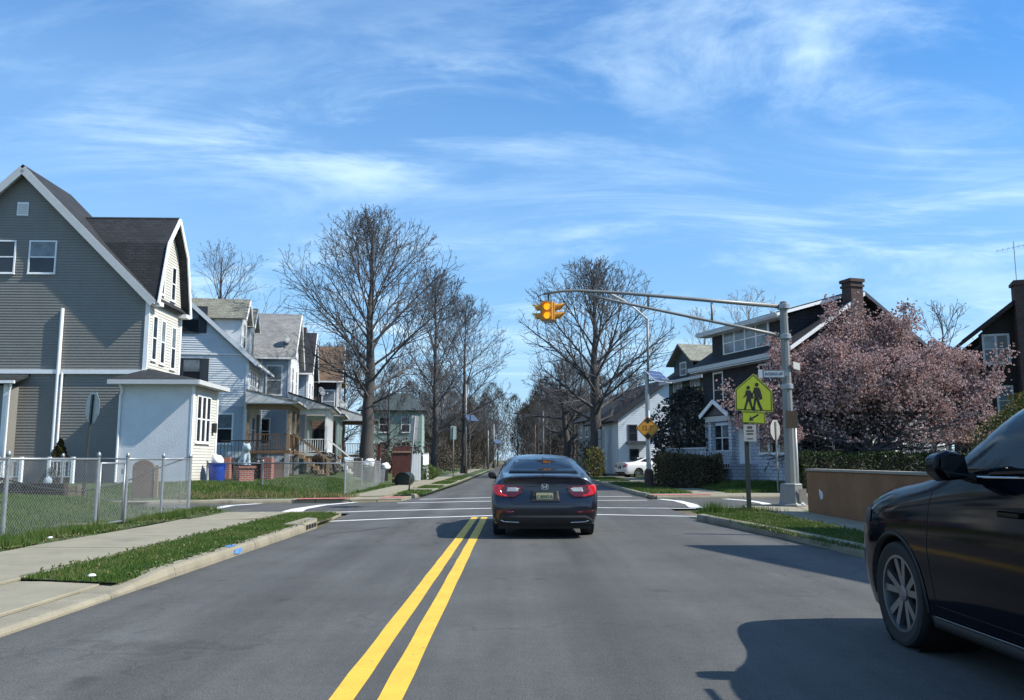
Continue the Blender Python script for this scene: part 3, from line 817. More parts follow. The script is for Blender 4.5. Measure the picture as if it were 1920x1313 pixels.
for sgn in (1, -1):
    xm = -D1 / 2
    e = Vector((xm + sgn * (D1 / 2 + .28), -ov, EZ - .22))
    roof(h, [(xm, -ov, PK + .14), (e.x, -ov, e.z + .12), (e.x, LF + .1, e.z + .12), (xm, LF + .1, PK + .14)], M['roofdark_y'], 0.14)
    boards(h, [((xm, -ov - .02, PK - .07), (e.x, -ov - .02, e.z - .09))], M['fasciagrey'], 'rake_board', 0.04, 0.30)
    MB().prism([(xm, -ov, PK - .03), (e.x, -ov, e.z - .05), (e.x, 0.0, e.z - .05), (xm, 0.0, PK - .03)], (0, 0, -.03)).build('soffit', M['fasciagrey'], h)
# front gambrel cross gable
gp = [(-.10, EZ - .15), (0.62, 10.42), (LF / 2, 11.85), (LF - .62, 10.42), (LF + .10, EZ - .15)]
for i in range(4):
    (ya, za), (yb, zb) = gp[i], gp[i + 1]
    xb0 = min(-(za - EZ) - .12, .2); xb1 = min(-(zb - EZ) - .12, .2)
    roof(h, [(.38, ya, za), (.38, yb, zb), (xb1, yb, zb), (xb0, ya, za)], M['roofdark_x'], 0.13)
    boards(h, [((.40, ya, za - .12), (.40, yb, zb - .12))], M['white'], 'rake_board', 0.05, 0.20)
front.block(-.05, .45, EZ - .32, EZ - .16, 0, .40, M['white'], 'eave_return')
front.block(LF - .45, LF + .05, EZ - .32, EZ - .16, 0, .40, M['white'], 'eave_return')
pipe(h, [(-3.45, -.10, 7.45), (-3.45, -.10, .5)], M['white'], r=.075)
pipe(h, [(-3.28, -.12, 4.8), (-3.28, -.12, .5)], M['white'], r=.05)
# projecting ground-floor bay with its low roof
bay = Wall(h, (0, -.75, 0), -UX, -UY)
bay.siding([(5.05, GZ), (10.7, GZ), (10.7, 4.25), (5.05, 4.25)], M['tan'])
bay.block(5.0, 5.16, GZ, 4.3, -.02, .04, M['white'], 'corner_board')
MB().box(-5.04, -5.0, -.74, 0, GZ, 4.25).build('bay_cheek', M['tan'], h)
roof(h, [(-4.6, -1.05, 4.42), (-10.9, -1.05, 4.42), (-10.9, .02, 4.80), (-4.6, .02, 4.80)], M['roofdark_x'], .1)
boards(h, [((-4.6, -1.08, 4.36), (-10.9, -1.08, 4.36))], M['white'], 'gutter', .09, .11)
pipe(h, [(-4.75, -1.02, 4.3), (-4.9, -.86, 4.0), (-4.9, -.86, .5)], M['white'], r=.05)
# white stucco porch room
sx0, sx1, sy0, sy1 = -.28, 2.42, -1.45, 1.55
MB().box(sx0, sx1, sy0, sy1, .1, 4.25).build('stucco_room', M['stucco'], h, bevel=.02)
pf = Wall(h, (sx1, sy0, 0), UY, UX)
pf.siding([(0.05, 0.4), (3.0, 0.4), (3.0, 4.2), (0.05, 4.2)], M['cream'])
pf.block(-.02, .16, .3, 4.22, -.02, .06, M['white'], 'corner_board')
pf.block(2.86, 3.02, .3, 4.22, -.02, .06, M['white'], 'corner_board')
for cu in (0.75, 1.3, 1.85): pf.window(cu, 2.95, .38, 1.75, M['white'], M['glass'], t=.08)
mbx = pf.block(2.40, 2.66, 2.45, 2.85, .02, .16, M['black'], 'letter_box', bevel=.02)
hp = [(sx0 - .35, sy0 - .50), (sx1 + .40, sy0 - .50), (sx1 + .40, sy1 + .3), (sx0 - .35, sy1 + .3)]
ridge0, ridge1 = Vector((0.05, .1, 5.02)), Vector((0.05, .9, 5.02))
roof(h, [(hp[0][0], hp[0][1], 4.40), (hp[1][0], hp[1][1], 4.40), ridge0, (0.0, .1, 5.0)], M['roofdark_x'], .09)
roof(h, [(hp[1][0], hp[1][1], 4.40), (hp[2][0], hp[2][1], 4.40), ridge1, ridge0], M['roofdark_y'], .09)
for (p, q) in ((hp[0], hp[1]), (hp[1], hp[2])):
    boards(h, [((p[0], p[1], 4.30), (q[0], q[1], 4.30))], M['fasciagrey'], 'fascia', .06, .17)
MB().box(hp[0][0], hp[1][0] - .02, hp[0][1] + .02, hp[2][1], 4.215, 4.245).build('soffit', M['soffit'], h)
pipe(h, [(sx0 + .05, sy0 - .36, 4.25), (sx0 + .05, sy0 - .1, 4.0), (sx0 - .02, sy0 - .06, 3.8), (sx0 - .02, sy0 - .06, .5)], M['white'], r=.05)
# brick stoop with iron rail beyond the stucco room
MB().box(sx1 + .05, sx1 + 2.2, 2.1, 4.4, .2, 1.25).build('stoop', M['darkbrick'], h)
for (x, y) in ((sx1 + .35, 2.0), (sx1 + 2.1, 2.0)):
    MB().box(x - .22, x + .22, y - .22, y + .22, .2, 1.45).build('brick_pier', M['brick'], h)
railing(h, (sx1 + .1, 2.0, 0), (sx1 + 2.2, 2.0, 0), 1.3, 2.15, M['black'], step=.14, r=.009)
h['label'] = 'tall tan sided house with steep gable and white stucco porch room at corner'
# ---------------------------------------------------------------- generic porch
def porch(hh, x0, x1, y0, y1, zf, zr, postm, railm, roofm, rise=.55, posts=3, frontsteps=None, ceiling=None, fl=None, beam=.28):
    MB().box(x0, x1, y0, y1, zf - .18, zf).build('porch_floor', fl or M['brownwood'], hh)
    MB().box(x0, x1 + .3, y0 - .3, y1 + .3, zr - .05, zr).build('porch_ceiling', ceiling or M['soffit'], hh)
    for i in range(posts):
        y = y0 + .12 + (y1 - y0 - .24) * i / (posts - 1)
        MB().box(x1 - .2, x1 - .05, y - .075, y + .075, zf, zr - beam).build('post', postm, hh)
    MB().box(x0 + .05, x0 + .17, y0 + .03, y0 + .17, zf, zr - beam).build('post', postm, hh)
    boards(hh, [((x0, y0 + .1, zr - beam / 2 - .05), (x1, y0 + .1, zr - beam / 2 - .05)), ((x1 - .1, y0, zr - beam / 2 - .05), (x1 - .1, y1, zr - beam / 2 - .05))], postm, 'porch_beam', .12, beam)
    roof(hh, [(x0, y0 - .35, zr + rise), (x1 + .4, y0 - .35, zr + .1), (x1 + .4, y1 + .35, zr + .1), (x0, y1 + .35, zr + rise)], roofm, .09)
    MB().prism([(x0, y0 - .33, zr), (x1 + .38, y0 - .33, zr), (x1 + .38, y0 - .33, zr + .08), (x0, y0 - .33, zr + rise - .06)], (0, .04, 0)).build('porch_gable', M['fasciagrey'], hh)
    boards(hh, [((x1 + .42, y0 - .35, zr + .04), (x1 + .42, y1 + .35, zr + .04))], M['fasciagrey'], 'gutter', .08, .1)
    if railm:
        railing(hh, (x0 + .2, y0 + .1, 0), (x1 - .2, y0 + .1, 0), zf + .05, zf + .85, railm)
        railing(hh, (x1 - .12, y0 + .2, 0), (x1 - .12, y1 - .2, 0), zf + .05, zf + .85, railm)
    for (x, y) in ((x1 - .15, y0 + .1), (x1 - .15, y1 - .1), (x0 + .2, y0 + .1)):
        MB().box(x - .12, x + .12, y - .12, y + .12, .1, zf - .18).build('porch_pier', M['found'], hh)
# ---------------------------------------------------------------- pale blue-white house
h2 = thing('gabled_house', 'pale white sided house with two roof dormers and a wooden porch', 'house', (-14.55, 45.0, 0), PHI2)
W2, E2, P2 = 9.2, 6.55, 11.1
s2 = Wall(h2, (0, 0, 0), -UX, -UY); f2 = Wall(h2, (0, 0, 0), UY, UX)
s2.siding([(0, .35), (W2, .35), (W2, 7.0), (0, 7.0)], M['paleblue'], .125)
s2.siding([(0, 7.02), (W2, 7.02), (W2 / 2, P2), (0, 7.03)], M['paleblue'], .125, lap=.03)
s2.block(-.02, W2, 6.98, 7.06, 0, .06, M['white'], 'band_board')
f2.siding([(0, .35), (5.6, .35), (5.6, 6.6), (0, 6.6)], M['whitevinyl'], .125)
s2.block(-.03, .13, .35, 6.5, -.02, .04, M['white'], 'corner_board')
for cu, cz in ((3.15, 8.9), (2.95, 6.05)):
    s2.window(cu, cz, .85, 1.35, M['shutter'], M['glass'], t=.06, shutters=M['shutter'])
for cu in (0.75, 1.5, 2.25): f2.window(cu, 5.4, .5, 1.55, M['white'], M['glasslit'], t=.10)
f2.window(3.6, 5.4, .7, 1.5, M['white'], M['glass'])
for sgn in (1, -1):
    xm = -W2 / 2
    roof(h2, [(xm, -.25, P2 + .12), (xm + sgn * (W2 / 2 + .55), -.25, E2 - .1 + .1), (xm + sgn * (W2 / 2 + .55), 5.8, E2), (xm, 5.8, P2 + .12)], M['roofolive_y'], .12)
    boards(h2, [((xm, -.27, P2 - .04), (xm + sgn * (W2 / 2 + .5), -.27, E2 - .1))], M['paleblue'], 'rake_board', .03, .2)
boards(h2, [((.58, -.25, 6.42), (.58, 5.8, 6.42))], M['white'], 'gutter', .1, .12)
def dormer(hh, x, yc, w, zb, zt, zr, back, wallm, roofm, frontm):
    dw = Wall(hh, (x, yc - w / 2, 0), UY, UX)
    dw.siding([(0, zb), (w, zb), (w, zt), (w / 2, zr), (0, zt)], frontm, .11)
    for s in (-1, 1):
        y = yc + s * w / 2
        MB().prism([(x, y, zb), (x, y, zt), (x - back * .75, y, zt), ], (0, -s * .06, 0)).build('dormer_cheek', wallm, hh)
        roof(hh, [(x + .3, yc, zr + .1), (x + .3, yc + s * (w / 2 + .22), zt - .08), (x - back * .85, yc + s * (w / 2 + .22), zt - .08), (x - back, yc, zr + .1)], roofm, .09)
        boards(hh, [((x + .31, yc, zr - .02), (x + .31, yc + s * (w / 2 + .22), zt - .18))], M['white'], 'rake_board', .04, .16)
    dw.window(w / 2, (zb + zt) / 2 + .12, w * .42, (zt - zb) * .62, M['white'], M['glass'], t=.1)
dormer(h2, -.55, 1.4, 1.9, 7.0, 9.15, 10.25, 3.2, M['paleblue'], M['roofolive_x'], M['whitevinyl'])
dormer(h2, -.55, 4.3, 1.7, 7.0, 9.15, 10.25, 3.2, M['paleblue'], M['roofolive_x'], M['whitevinyl'])
porch(h2, .05, 2.4, -.6, 4.6, 1.85, 4.35, M['wood'], M['brownwood'], M['roofolive_y'], rise=.75)
f2.window(2.2, 3.0, 1.0, 1.35, M['white'], M['glass'])
pd = f2.block(3.6, 4.5, 1.85, 3.95, 0, .06, M['door'], 'door')
s2.block(.2, 1.6, 1.0, 4.2, 0, .03, M['bluewhite'], 'basement_panel')
s2.window(1.15, 3.0, .8, 1.5, M['white'], M['glass'])
steps(h2, 2.45, 4.3, 1.0, 2.2, .35, 1.85, 7, M['wood'])
for y in (1.0, 2.2):
    MB().bar((2.4, y, 2.75), (4.3, y, 1.35), .09, .09).build('hand_rail', M['wood'], h2)
    MB().box(4.22, 4.34, y - .06, y + .06, .3, 1.4).build('post', M['wood'], h2)
# ---------------------------------------------------------------- grey roofed house
def front_gable(name, label, loc, W, L, gz, ez, pk, sidem, frontm, roofm, phi=PHI2, trim='white'):
    hh = thing(name, label, 'house', loc, phi)
    s = Wall(hh, (0, 0, 0), -UX, -UY); f = Wall(hh, (0, 0, 0), UY, UX)
    s.siding([(0, gz), (W, gz), (W, ez), (0, ez)], sidem, .125)
    f.siding([(0, gz), (L, gz), (L, ez), (L / 2, pk), (0, ez)], frontm, .125)
    b = Wall(hh, (0, L, 0), -UX, UY); b.flat([(0, gz), (W, gz), (W, ez), (0, ez)], sidem)
    for sg in (0, 1):
        ye = -.35 if sg == 0 else L + .35
        dz = (pk - ez) / (L / 2) * .35
        roof(hh, [(.35, L / 2, pk + .1), (.35, ye, ez - dz + .1), (-W - .2, ye, ez - dz + .1), (-W - .2, L / 2, pk + .1)], roofm, .12)
        boards(hh, [((.37, L / 2, pk - .04), (.37, ye, ez - dz - .04))], M[trim], 'rake_board', .04, .22)
    boards(hh, [((.3, -.38, ez - .34), (-W, -.38, ez - .34))], M[trim], 'gutter', .1, .12)
    s.block(-.03, .12, gz, ez - .1, -.02, .04, M[trim], 'corner_board')
    return hh, s, f
h3, s3, f3 = front_gable('gabled_house', 'blue grey house with grey shingle roof and satellite dish', (-14.25, 52.2, 0), 9, 5.4, .35, 8.0, 10.9, M['bluewhite'], M['whitevinyl'], M['roofgrey_x'])
for cu in (.95,): s3.window(cu, 6.3, .85, 1.75, M['white'], M['glasslit'])
for cu in (1.3, 3.6): f3.window(cu, 6.4, .7, 1.6, M['white'], M['glass'])
f3.window(2.7, 9.0, .6, .9, M['white'], M['glass'])
pipe(h3, [(-1.75, -.1, 7.6), (-1.75, -.1, .5)], M['white'])
porch(h3, .05, 2.5, -.7, 5.2, 1.75, 4.5, M['white'], M['white'], M['roofdark_y'], rise=1.0, posts=5, fl=M['soffit'])
f3.window(2.2, 3.2, .9, 1.6, M['white'], M['glass']); s3.window(1.6, 3.1, .9, 1.5, M['white'], M['glass'])
steps(h3, 2.55, 4.1, .5, 1.7, .35, 1.75, 7, M['soffit'])
MB().bar((2.4, .45, 2.65), (4.2, .45, 1.2), .08, .08).build('hand_rail', M['white'], h3)
# ---------------------------------------------------------------- narrow dark roofed house
h4, s4, f4 = front_gable('gabled_house', 'narrow house with dark roof between grey and brown roofed houses', (-14.75, 58.8, 0), 9, 4.8, .35, 7.7, 10.6, M['bluewhite'], M['whitevinyl'], M['roofdark_x'])
f4.window(1.2, 6.0, .8, 1.6, M['white'], M['glass']); f4.window(3.2, 6.0, .8, 1.6, M['white'], M['glass'])
porch(h4, .05, 2.3, -.4, 4.4, 1.6, 4.4, M['mint'], M['mintdark'], M['roofdark_y'], rise=.7)
MB().box(-1.5, -.6, 3.6, 4.5, 8.0, 11.3).build('chimney', M['darkbrick'], h4)
# ---------------------------------------------------------------- brown roofed house
h5, s5, f5 = front_gable('gabled_house', 'orange brown shingled house with brown roof and tan porch roof', (-14.35, 67.0, 0), 9, 5.2, .35, 7.9, 10.7, M['orangeshingle'], M['cream'], M['roofbrown_x'])
s5.window(.75, 6.0, .9, 1.7, M['white'], M['glasslit']); f5.window(1.3, 6.2, .8, 1.5, M['white'], M['glass']); f5.window(3.5, 6.2, .8, 1.5, M['white'], M['glass'])
s5.flat([(-.02, 4.9), (1.65, 4.9), (1.65, 7.6), (-.02, 7.6)], M['darkshingle'], d=.03, t=.02, name='wall_panel')
porch(h5, .05, 2.8, -1.3, 4.8, 1.75, 4.4, M['brownwood'], M['brownwood'], M['roofbrown_y'], rise=1.1, posts=4)
s5.window(1.2, 3.0, 1.2, 1.5, M['brownwood'], M['glass'])
# ---------------------------------------------------------------- pale green house beyond the red fence
h6 = thing('gabled_house', 'pale green house half hidden behind the bare street trees', 'house', (-9.9, 88, 0), R_(4))
s6 = Wall(h6, (0, 0, 0), -UX, -UY); f6 = Wall(h6, (0, 0, 0), UY, UX)
s6.siding([(0, .3), (6.4, .3), (6.4, 6.4), (0, 6.4)], M['mint'], .15); f6.siding([(0, .3), (7, .3), (7, 6.4), (0, 6.4)], M['mint'], .15)
roof(h6, [(.4, -.4, 6.5), (-6.8, -.4, 6.5), (-5, 3.5, 8.6), (-1.4, 3.5, 8.6)], M['mintdark'], .15)
roof(h6, [(.4, -.4, 6.5), (.4, 7.4, 6.5), (-1.4, 3.5, 8.6)], M['mintdark'], .15)
for cu in (1.7, 4.0, 5.4):
    for cz in (5.0, 2.4): s6.window(cu, cz, .8, 1.5, M['white'], M['glass'])
# ---------------------------------------------------------------- craftsman corner house on the right
PR = R_(18)
r1 = thing('corner_house', 'dark shingled house with white brick ground floor, shed dormer and brick chimney', 'house', (11.75, 35.6, 0), PR)
WF, DP = 7.0, 8.2
rf = Wall(r1, (0, WF, 0), -UY, -UX)          # street front, seen on the left
rs = Wall(r1, (0, 0, 0), UX, -UY)            # gable end towards the crossing
RX, RZ = 3.7, 8.75
for wl_, L_ in ((rf, WF), (rs, DP)):
    wl_.flat([(0, .3), (L_, .3), (L_, 3.45), (0, 3.45)], M['whitebrick'])
rf.flat([(0, 3.45), (WF, 3.45), (WF, 6.1), (0, 6.1)], M['darkshingle'], d=.05)
rs.flat([(0, 3.45), (DP, 3.45), (DP, 5.5), (RX, RZ - .2), (0, 6.1)], M['darkshingle'], d=.05)
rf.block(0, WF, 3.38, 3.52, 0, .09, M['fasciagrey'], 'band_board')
ps = (RZ - 5.85) / (RX + .6)
roof(r1, [(RX, -.55, RZ), (-.6, -.55, 5.95), (-.6, WF + .5, 5.95), (RX, WF + .5, RZ)], M['roofdark_y'], .13)
roof(r1, [(RX, -.55, RZ), (DP + .5, -.55, 5.3), (DP + .5, WF + .5, 5.3), (RX, WF + .5, RZ)], M['roofdark_y'], .13)
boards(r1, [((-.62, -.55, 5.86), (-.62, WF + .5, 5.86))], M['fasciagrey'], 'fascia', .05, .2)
boards(r1, [((-.6, -.57, 5.84), (RX, -.57, RZ - .11))], M['white'], 'rake_board', .04, .15)
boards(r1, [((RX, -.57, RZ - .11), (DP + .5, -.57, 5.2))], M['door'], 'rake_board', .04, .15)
MB().box(-.6, 0, -.5, WF + .4, 5.70, 5.74).build('soffit', M['white'], r1)
# shed dormer with its row of windows
dz0, dz1, dx = 6.2, 7.65, .25
dw = Wall(r1, (dx, WF - .5, 0), -UY, -UX)
DL = WF - 1.2
dw.flat([(0, dz0), (DL, dz0), (DL, dz1), (0, dz1)], M['darkshingle'])
dw.window(DL / 2 + .05, 7.02, 3.6, 1.02, M['white'], M['glasslit'], t=.11, mullion=3)
for y in (.7, WF - .5):
    sgn = -1 if y < 3 else 1
    MB().prism([(dx, y, dz0), (dx, y, dz1), (3.4, y, 8.5), (3.4, y, dz0 + 1.9)], (0, -sgn * .08, 0)).build('dormer_cheek', M['darkshingle'], r1)
roof(r1, [(-.4, .2, 7.72), (-.4, WF - .05, 7.72), (RX, WF - .05, RZ + .16), (RX, .2, RZ + .16)], M['roofdark_y'], .12)
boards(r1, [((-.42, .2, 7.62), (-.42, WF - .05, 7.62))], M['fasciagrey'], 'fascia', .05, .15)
boards(r1, [((-.4, .17, 7.6), (RX, .17, RZ + .03))], M['white'], 'rake_board', .05, .13)
MB().box(-.38, dx, .25, WF - .1, 7.50, 7.54).build('soffit', M['white'], r1)
ch = MB().box(2.92, 3.55, -.62, -.02, .3, 9.2).build('chimney', M['darkbrick'], r1)
MB().box(2.87, 3.60, -.67, .03, 8.9, 9.0).box(2.85, 3.62, -.69, .05, 9.12, 9.26).build('cap', M['darkbrick'], ch)
for cu in (5.3, 1.4): rf.window(cu, 4.75, .75, 1.6, M['white'], M['glass'])
for cu in (1.35, 6.2): rs.window(cu, 4.7, .8, 1.5, M['white'], M['glass'])
for cu in (4.75, 6.35): rs.window(cu, 2.05, 1.1, 1.35, M['white'], M['glasslit'], mullion=1)
rs.window(1.1, 2.2, 1.3, 1.3, M['white'], M['glass'], mullion=1)
for cu in (5.0, 5.75, 6.5): rf.window(cu, 2.35, .6, 1.35, M['white'], M['glass'])
rs.block(7.55, 8.05, 1.35, 2.2, .05, .14, M['white'], 'notice_board', bevel=.01)
pipe(r1, [(8.15, -.1, 5.3), (8.15, -.1, .4)], M['white'])
for z in (4.35, 4.7):
    rs.block(4.0, 4.6, z, z + .2, .06, .12, M['white'], 'louvre')
# entrance portico with pediment
MB().box(-1.35, 0, 2.55, 4.6, .2, 1.15).build('portico_base', M['whitebrick'], r1)
for y in (2.72, 4.45):
    MB().box(-1.3, -1.06, y - .12, y + .12, 1.15, 3.1).build('column', M['whitebrick'], r1)
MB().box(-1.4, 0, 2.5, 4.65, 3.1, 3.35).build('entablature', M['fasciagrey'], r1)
for s in (0, 1):
    yy = 2.35 if s == 0 else 4.8
    roof(r1, [(-1.6, 3.575, 4.1), (-1.6, yy, 3.4), (0, yy, 3.4), (0, 3.575, 4.1)], M['roofdark_x'], .1)
    boards(r1, [((-1.62, 3.575, 4.02), (-1.62, yy, 3.33))], M['white'], 'rake_board', .05, .18)
MB().prism([(-1.45, 2.65, 3.38), (-1.45, 4.5, 3.38), (-1.45, 3.575, 3.95)], (.06, 0, 0)).build('pediment', M['door'], r1)
rf.block(3.1, 3.95, 1.15, 3.05, 0, .08, M['white'], 'door', bevel=.01)
rf.window(1.6, 2.4, 1.5, 1.2, M['white'], M['glass'], mullion=1)
steps(r1, -1.36, -2.9, 2.8, 4.4, .25, 1.15, 5, M['darkbrick'])
railing(r1, (-1.4, 2.65, 0), (-2.9, 2.6, 0), .9, 1.7, M['paleblue'], step=.12, r=.014)
railing(r1, (-1.4, 4.7, 0), (-1.4, 9.0, 0), 1.1, 1.9, M['paleblue'], step=.12, r=.014)
MB().box(-1.4, 0, 4.65, 9.0, .2, 1.1).build('terrace', M['whitebrick'], r1)
# ---------------------------------------------------------------- dark green house behind it
r2 = thing('gabled_house', 'dark green house with small gabled dormer beside the corner house', 'house', (11.4, 49.5, 0), R_(16))
g2 = Wall(r2, (0, 5, 0), -UY, -UX); t2 = Wall(r2, (0, 0, 0), UX, -UY)
g2.siding([(0, .3), (5, .3), (5, 6.6), (0, 6.6)], M['mintdark'], .14); t2.siding([(0, .3), (6, .3), (6, 6.6), (3, 8.6), (0, 6.6)], M['mintdark'], .14)
roof(r2, [(3, -.4, 8.7), (-.5, -.4, 6.35), (-.5, 5.4, 6.35), (3, 5.4, 8.7)], M['roofdark_y'], .12)
roof(r2, [(3, -.4, 8.7), (6.5, -.4, 6.35), (6.5, 5.4, 6.35), (3, 5.4, 8.7)], M['roofdark_y'], .12)
boards(r2, [((-.52, -.4, 6.25), (-.52, 5.4, 6.25))], M['fasciagrey'], 'fascia', .05, .18)
dd = Wall(r2, (-.1, 4.0, 0), -UY, -UX)
dd.siding([(0, 6.4), (2.6, 6.4), (2.6, 7.5), (1.3, 8.4), (0, 7.5)], M['mintdark'], .12)
for s in (-1, 1):
    roof(r2, [(-.5, 2.7, 8.6), (-.5, 2.7 + s * 1.7, 7.35), (2.0, 2.7 + s * 1.7, 7.35), (2.9, 2.7, 8.6)], M['roofolive_x'], .1)
g2.window(1.3, 5.5, 1.0, 1.3, M['fasciagrey'], M['glasslit'], mullion=1)
g2.window(3.6, 5.5, 1.0, 1.3, M['fasciagrey'], M['glasslit'], mullion=1)
g2.window(2.4, 3.2, 1.6, 1.4, M['fasciagrey'], M['glass'], mullion=2)
dd.window(1.3, 7.0, .7, .7, M['fasciagrey'], M['glasslit'])
# ---------------------------------------------------------------- white gabled house
r3 = thing('gabled_house', 'white sided house with long dark roof slope behind the clearance sign', 'house', (7.6, 62, 0), R_(10))
w3 = Wall(r3, (0, 0, 0), UX, -UY); x3 = Wall(r3, (0, 8, 0), -UY, -UX)
w3.siding([(0, .3), (8.4, .3), (8.4, 4.4), (4.2, 7.3), (0, 4.4)], M['paleblue'], .14)
x3.siding([(0, .3), (8, .3), (8, 4.4), (0, 4.4)], M['paleblue'], .14)
roof(r3, [(4.2, -.4, 7.5), (-.5, -.4, 4.2), (-.5, 8.4, 4.2), (4.2, 8.4, 7.5)], M['roofdark_y'], .14)
roof(r3, [(4.2, -.4, 7.5), (8.9, -.4, 4.2), (8.9, 8.4, 4.2), (4.2, 8.4, 7.5)], M['roofdark_y'], .14)
for cu, cz in ((1.1, 3.3), (2.6, 3.4), (1.2, 1.5)): w3.window(cu, cz, .55, 1.1, M['shutter'], M['glass'])
MB().box(.6, 2.2, -1.1, 0, 2.45, 2.7).build('awning', M['door'], r3)
r4 = thing('gabled_house', 'small grey brown house at the far end of the right row', 'house', (7.4, 76, 0), R_(8))
w4 = Wall(r4, (0, 0, 0), UX, -UY); x4 = Wall(r4, (0, 8, 0), -UY, -UX)
w4.siding([(0, .3), (7, .3), (7, 5.2), (3.5, 7.6), (0, 5.2)], M['tan'], .15); x4.siding([(0, .3), (8, .3), (8, 5.2), (0, 5.2)], M['tan'], .15)
for s, xe in ((-1, -.5), (1, 7.5)):
    roof(r4, [(3.5, -.4, 7.8), (xe, -.4, 5.0), (xe, 8.4, 5.0), (3.5, 8.4, 7.8)], M['roofdark_y'], .14)
for cu in (1.2, 3.0, 5.2):
    w4.window(cu, 4.2, .6, 1.2, M['white'], M['glass'])
for cu in (1.5, 4, 6.5): x4.window(cu, 4.2, .8, 1.3, M['white'], M['glass'])
# ---------------------------------------------------------------- dark brown house at the right edge
r5 = thing('shingled_house', 'dark brown shingled house with wide eaves at the right edge', 'house', (23.0, 41.0, 0), R_(-20))
b5 = Wall(r5, (0, 0, 0), UX, -UY); c5 = Wall(r5, (0, 8, 0), -UY, -UX)
b5.flat([(0, .3), (6, .3), (6, 6.6), (1.5, 8.85), (0, 7.5)], M['brownshingle']); c5.flat([(0, .3), (8, .3), (8, 7.4), (0, 7.4)], M['brownshingle'])
roof(r5, [(1.5, -.6, 9.05), (-.8, -.6, 7.2), (-.8, 8.5, 7.2), (1.5, 8.5, 9.05)], M['roofdark_y'], .14)
roof(r5, [(1.5, -.6, 9.05), (6.6, -.6, 6.5), (6.6, 8.5, 6.5), (1.5, 8.5, 9.05)], M['roofdark_y'], .14)
roof(r5, [(-1.7, -.3, 5.5), (0, -.3, 7.0), (0, 6, 7.0), (-1.7, 6, 5.5)], M['roofdark_y'], .12)
Wall(r5, (-1.4, 0, 0), UX, -UY).flat([(0, .3), (1.4, .3), (1.4, 6.9), (0, 5.6)], M['brownshingle'])
boards(r5, [((-.8, -.62, 7.1), (1.5, -.62, 8.92)), ((1.5, -.62, 8.92), (6.6, -.62, 6.4))], M['brownshingle'], 'rake_board', .05, .2)
b5.window(.72, 6.75, 1.0, 1.3, M['fasciagrey'], M['glass'], t=.1, mullion=1)
b5.window(.95, 4.2, .55, 1.3, M['fasciagrey'], M['glasslit'], t=.09)
b5.window(4.2, 4.2, 1.2, 1.6, M['fasciagrey'], M['glass'], t=.1)
MB().box(1.55, 2.4, -.75, -.03, .3, 10.0).box(1.47, 2.48, -.83, .03, 9.75, 9.9).build('chimney', M['darkbrick'], r5)
ae = MB(); ae.tube([(1.75, -.4, 9.9), (1.75, -.4, 12.0)], .02, 6)
ae.bar((.95, -.5, 11.55), (2.55, -.3, 11.85), .015, .015)
for i in range(7):
    c_ = Vector((1.0 + i * .24, -.49 + i * .03, 11.56 + i * .045)); ae.bar(c_ - Vector((.05, .4, 0)), c_ + Vector((.05, .4, 0)), .01, .01)
ae.build('aerial', M['galv'], r5)
# ---------------------------------------------------------------- house beside the road on the right, outside the picture; its roof shades the kerb
r6 = thing('shed_roofed_house', 'brown house with a single sloping roof beside the right kerb', 'house', (11.2, 12.0, 0), 0)
for wl_, pl in ((Wall(r6, (0, 0, 0), UX, UY), [(0, 0), (9, 0), (9, 7.8), (0, 7.8)]), (Wall(r6, (0, -10, 0), UX, -UY), [(0, 0), (9, 0), (9, 4.9), (0, 4.9)]), (Wall(r6, (0, 0, 0), -UY, -UX), [(0, 0), (10, 0), (10, 4.9), (0, 7.8)])):
    wl_.flat(pl, M['brownshingle'])
roof(r6, [(-.1, .05, 8.0), (9.2, .05, 8.0), (9.2, -10.3, 5.0), (-.1, -10.3, 5.0)], M['roofdark_x'], .14)
MB().box(-.9, 6.5, .06, 2.1, 0, 5.2).build('side_wing', M['brownshingle'], r6)
MB().box(-1.0, 6.7, .06, 2.2, 5.2, 5.34).build('wing_roof', M['roofdark_x'], r6)
Wall(r6, (0, 0, 0), -UY, -UX).window(2.5, 4.5, 1.0, 1.5, M['white'])
Wall(r6, (0, 0, 0), -UY, -UX).window(5.5, 2.0, 1.0, 1.5, M['white'])
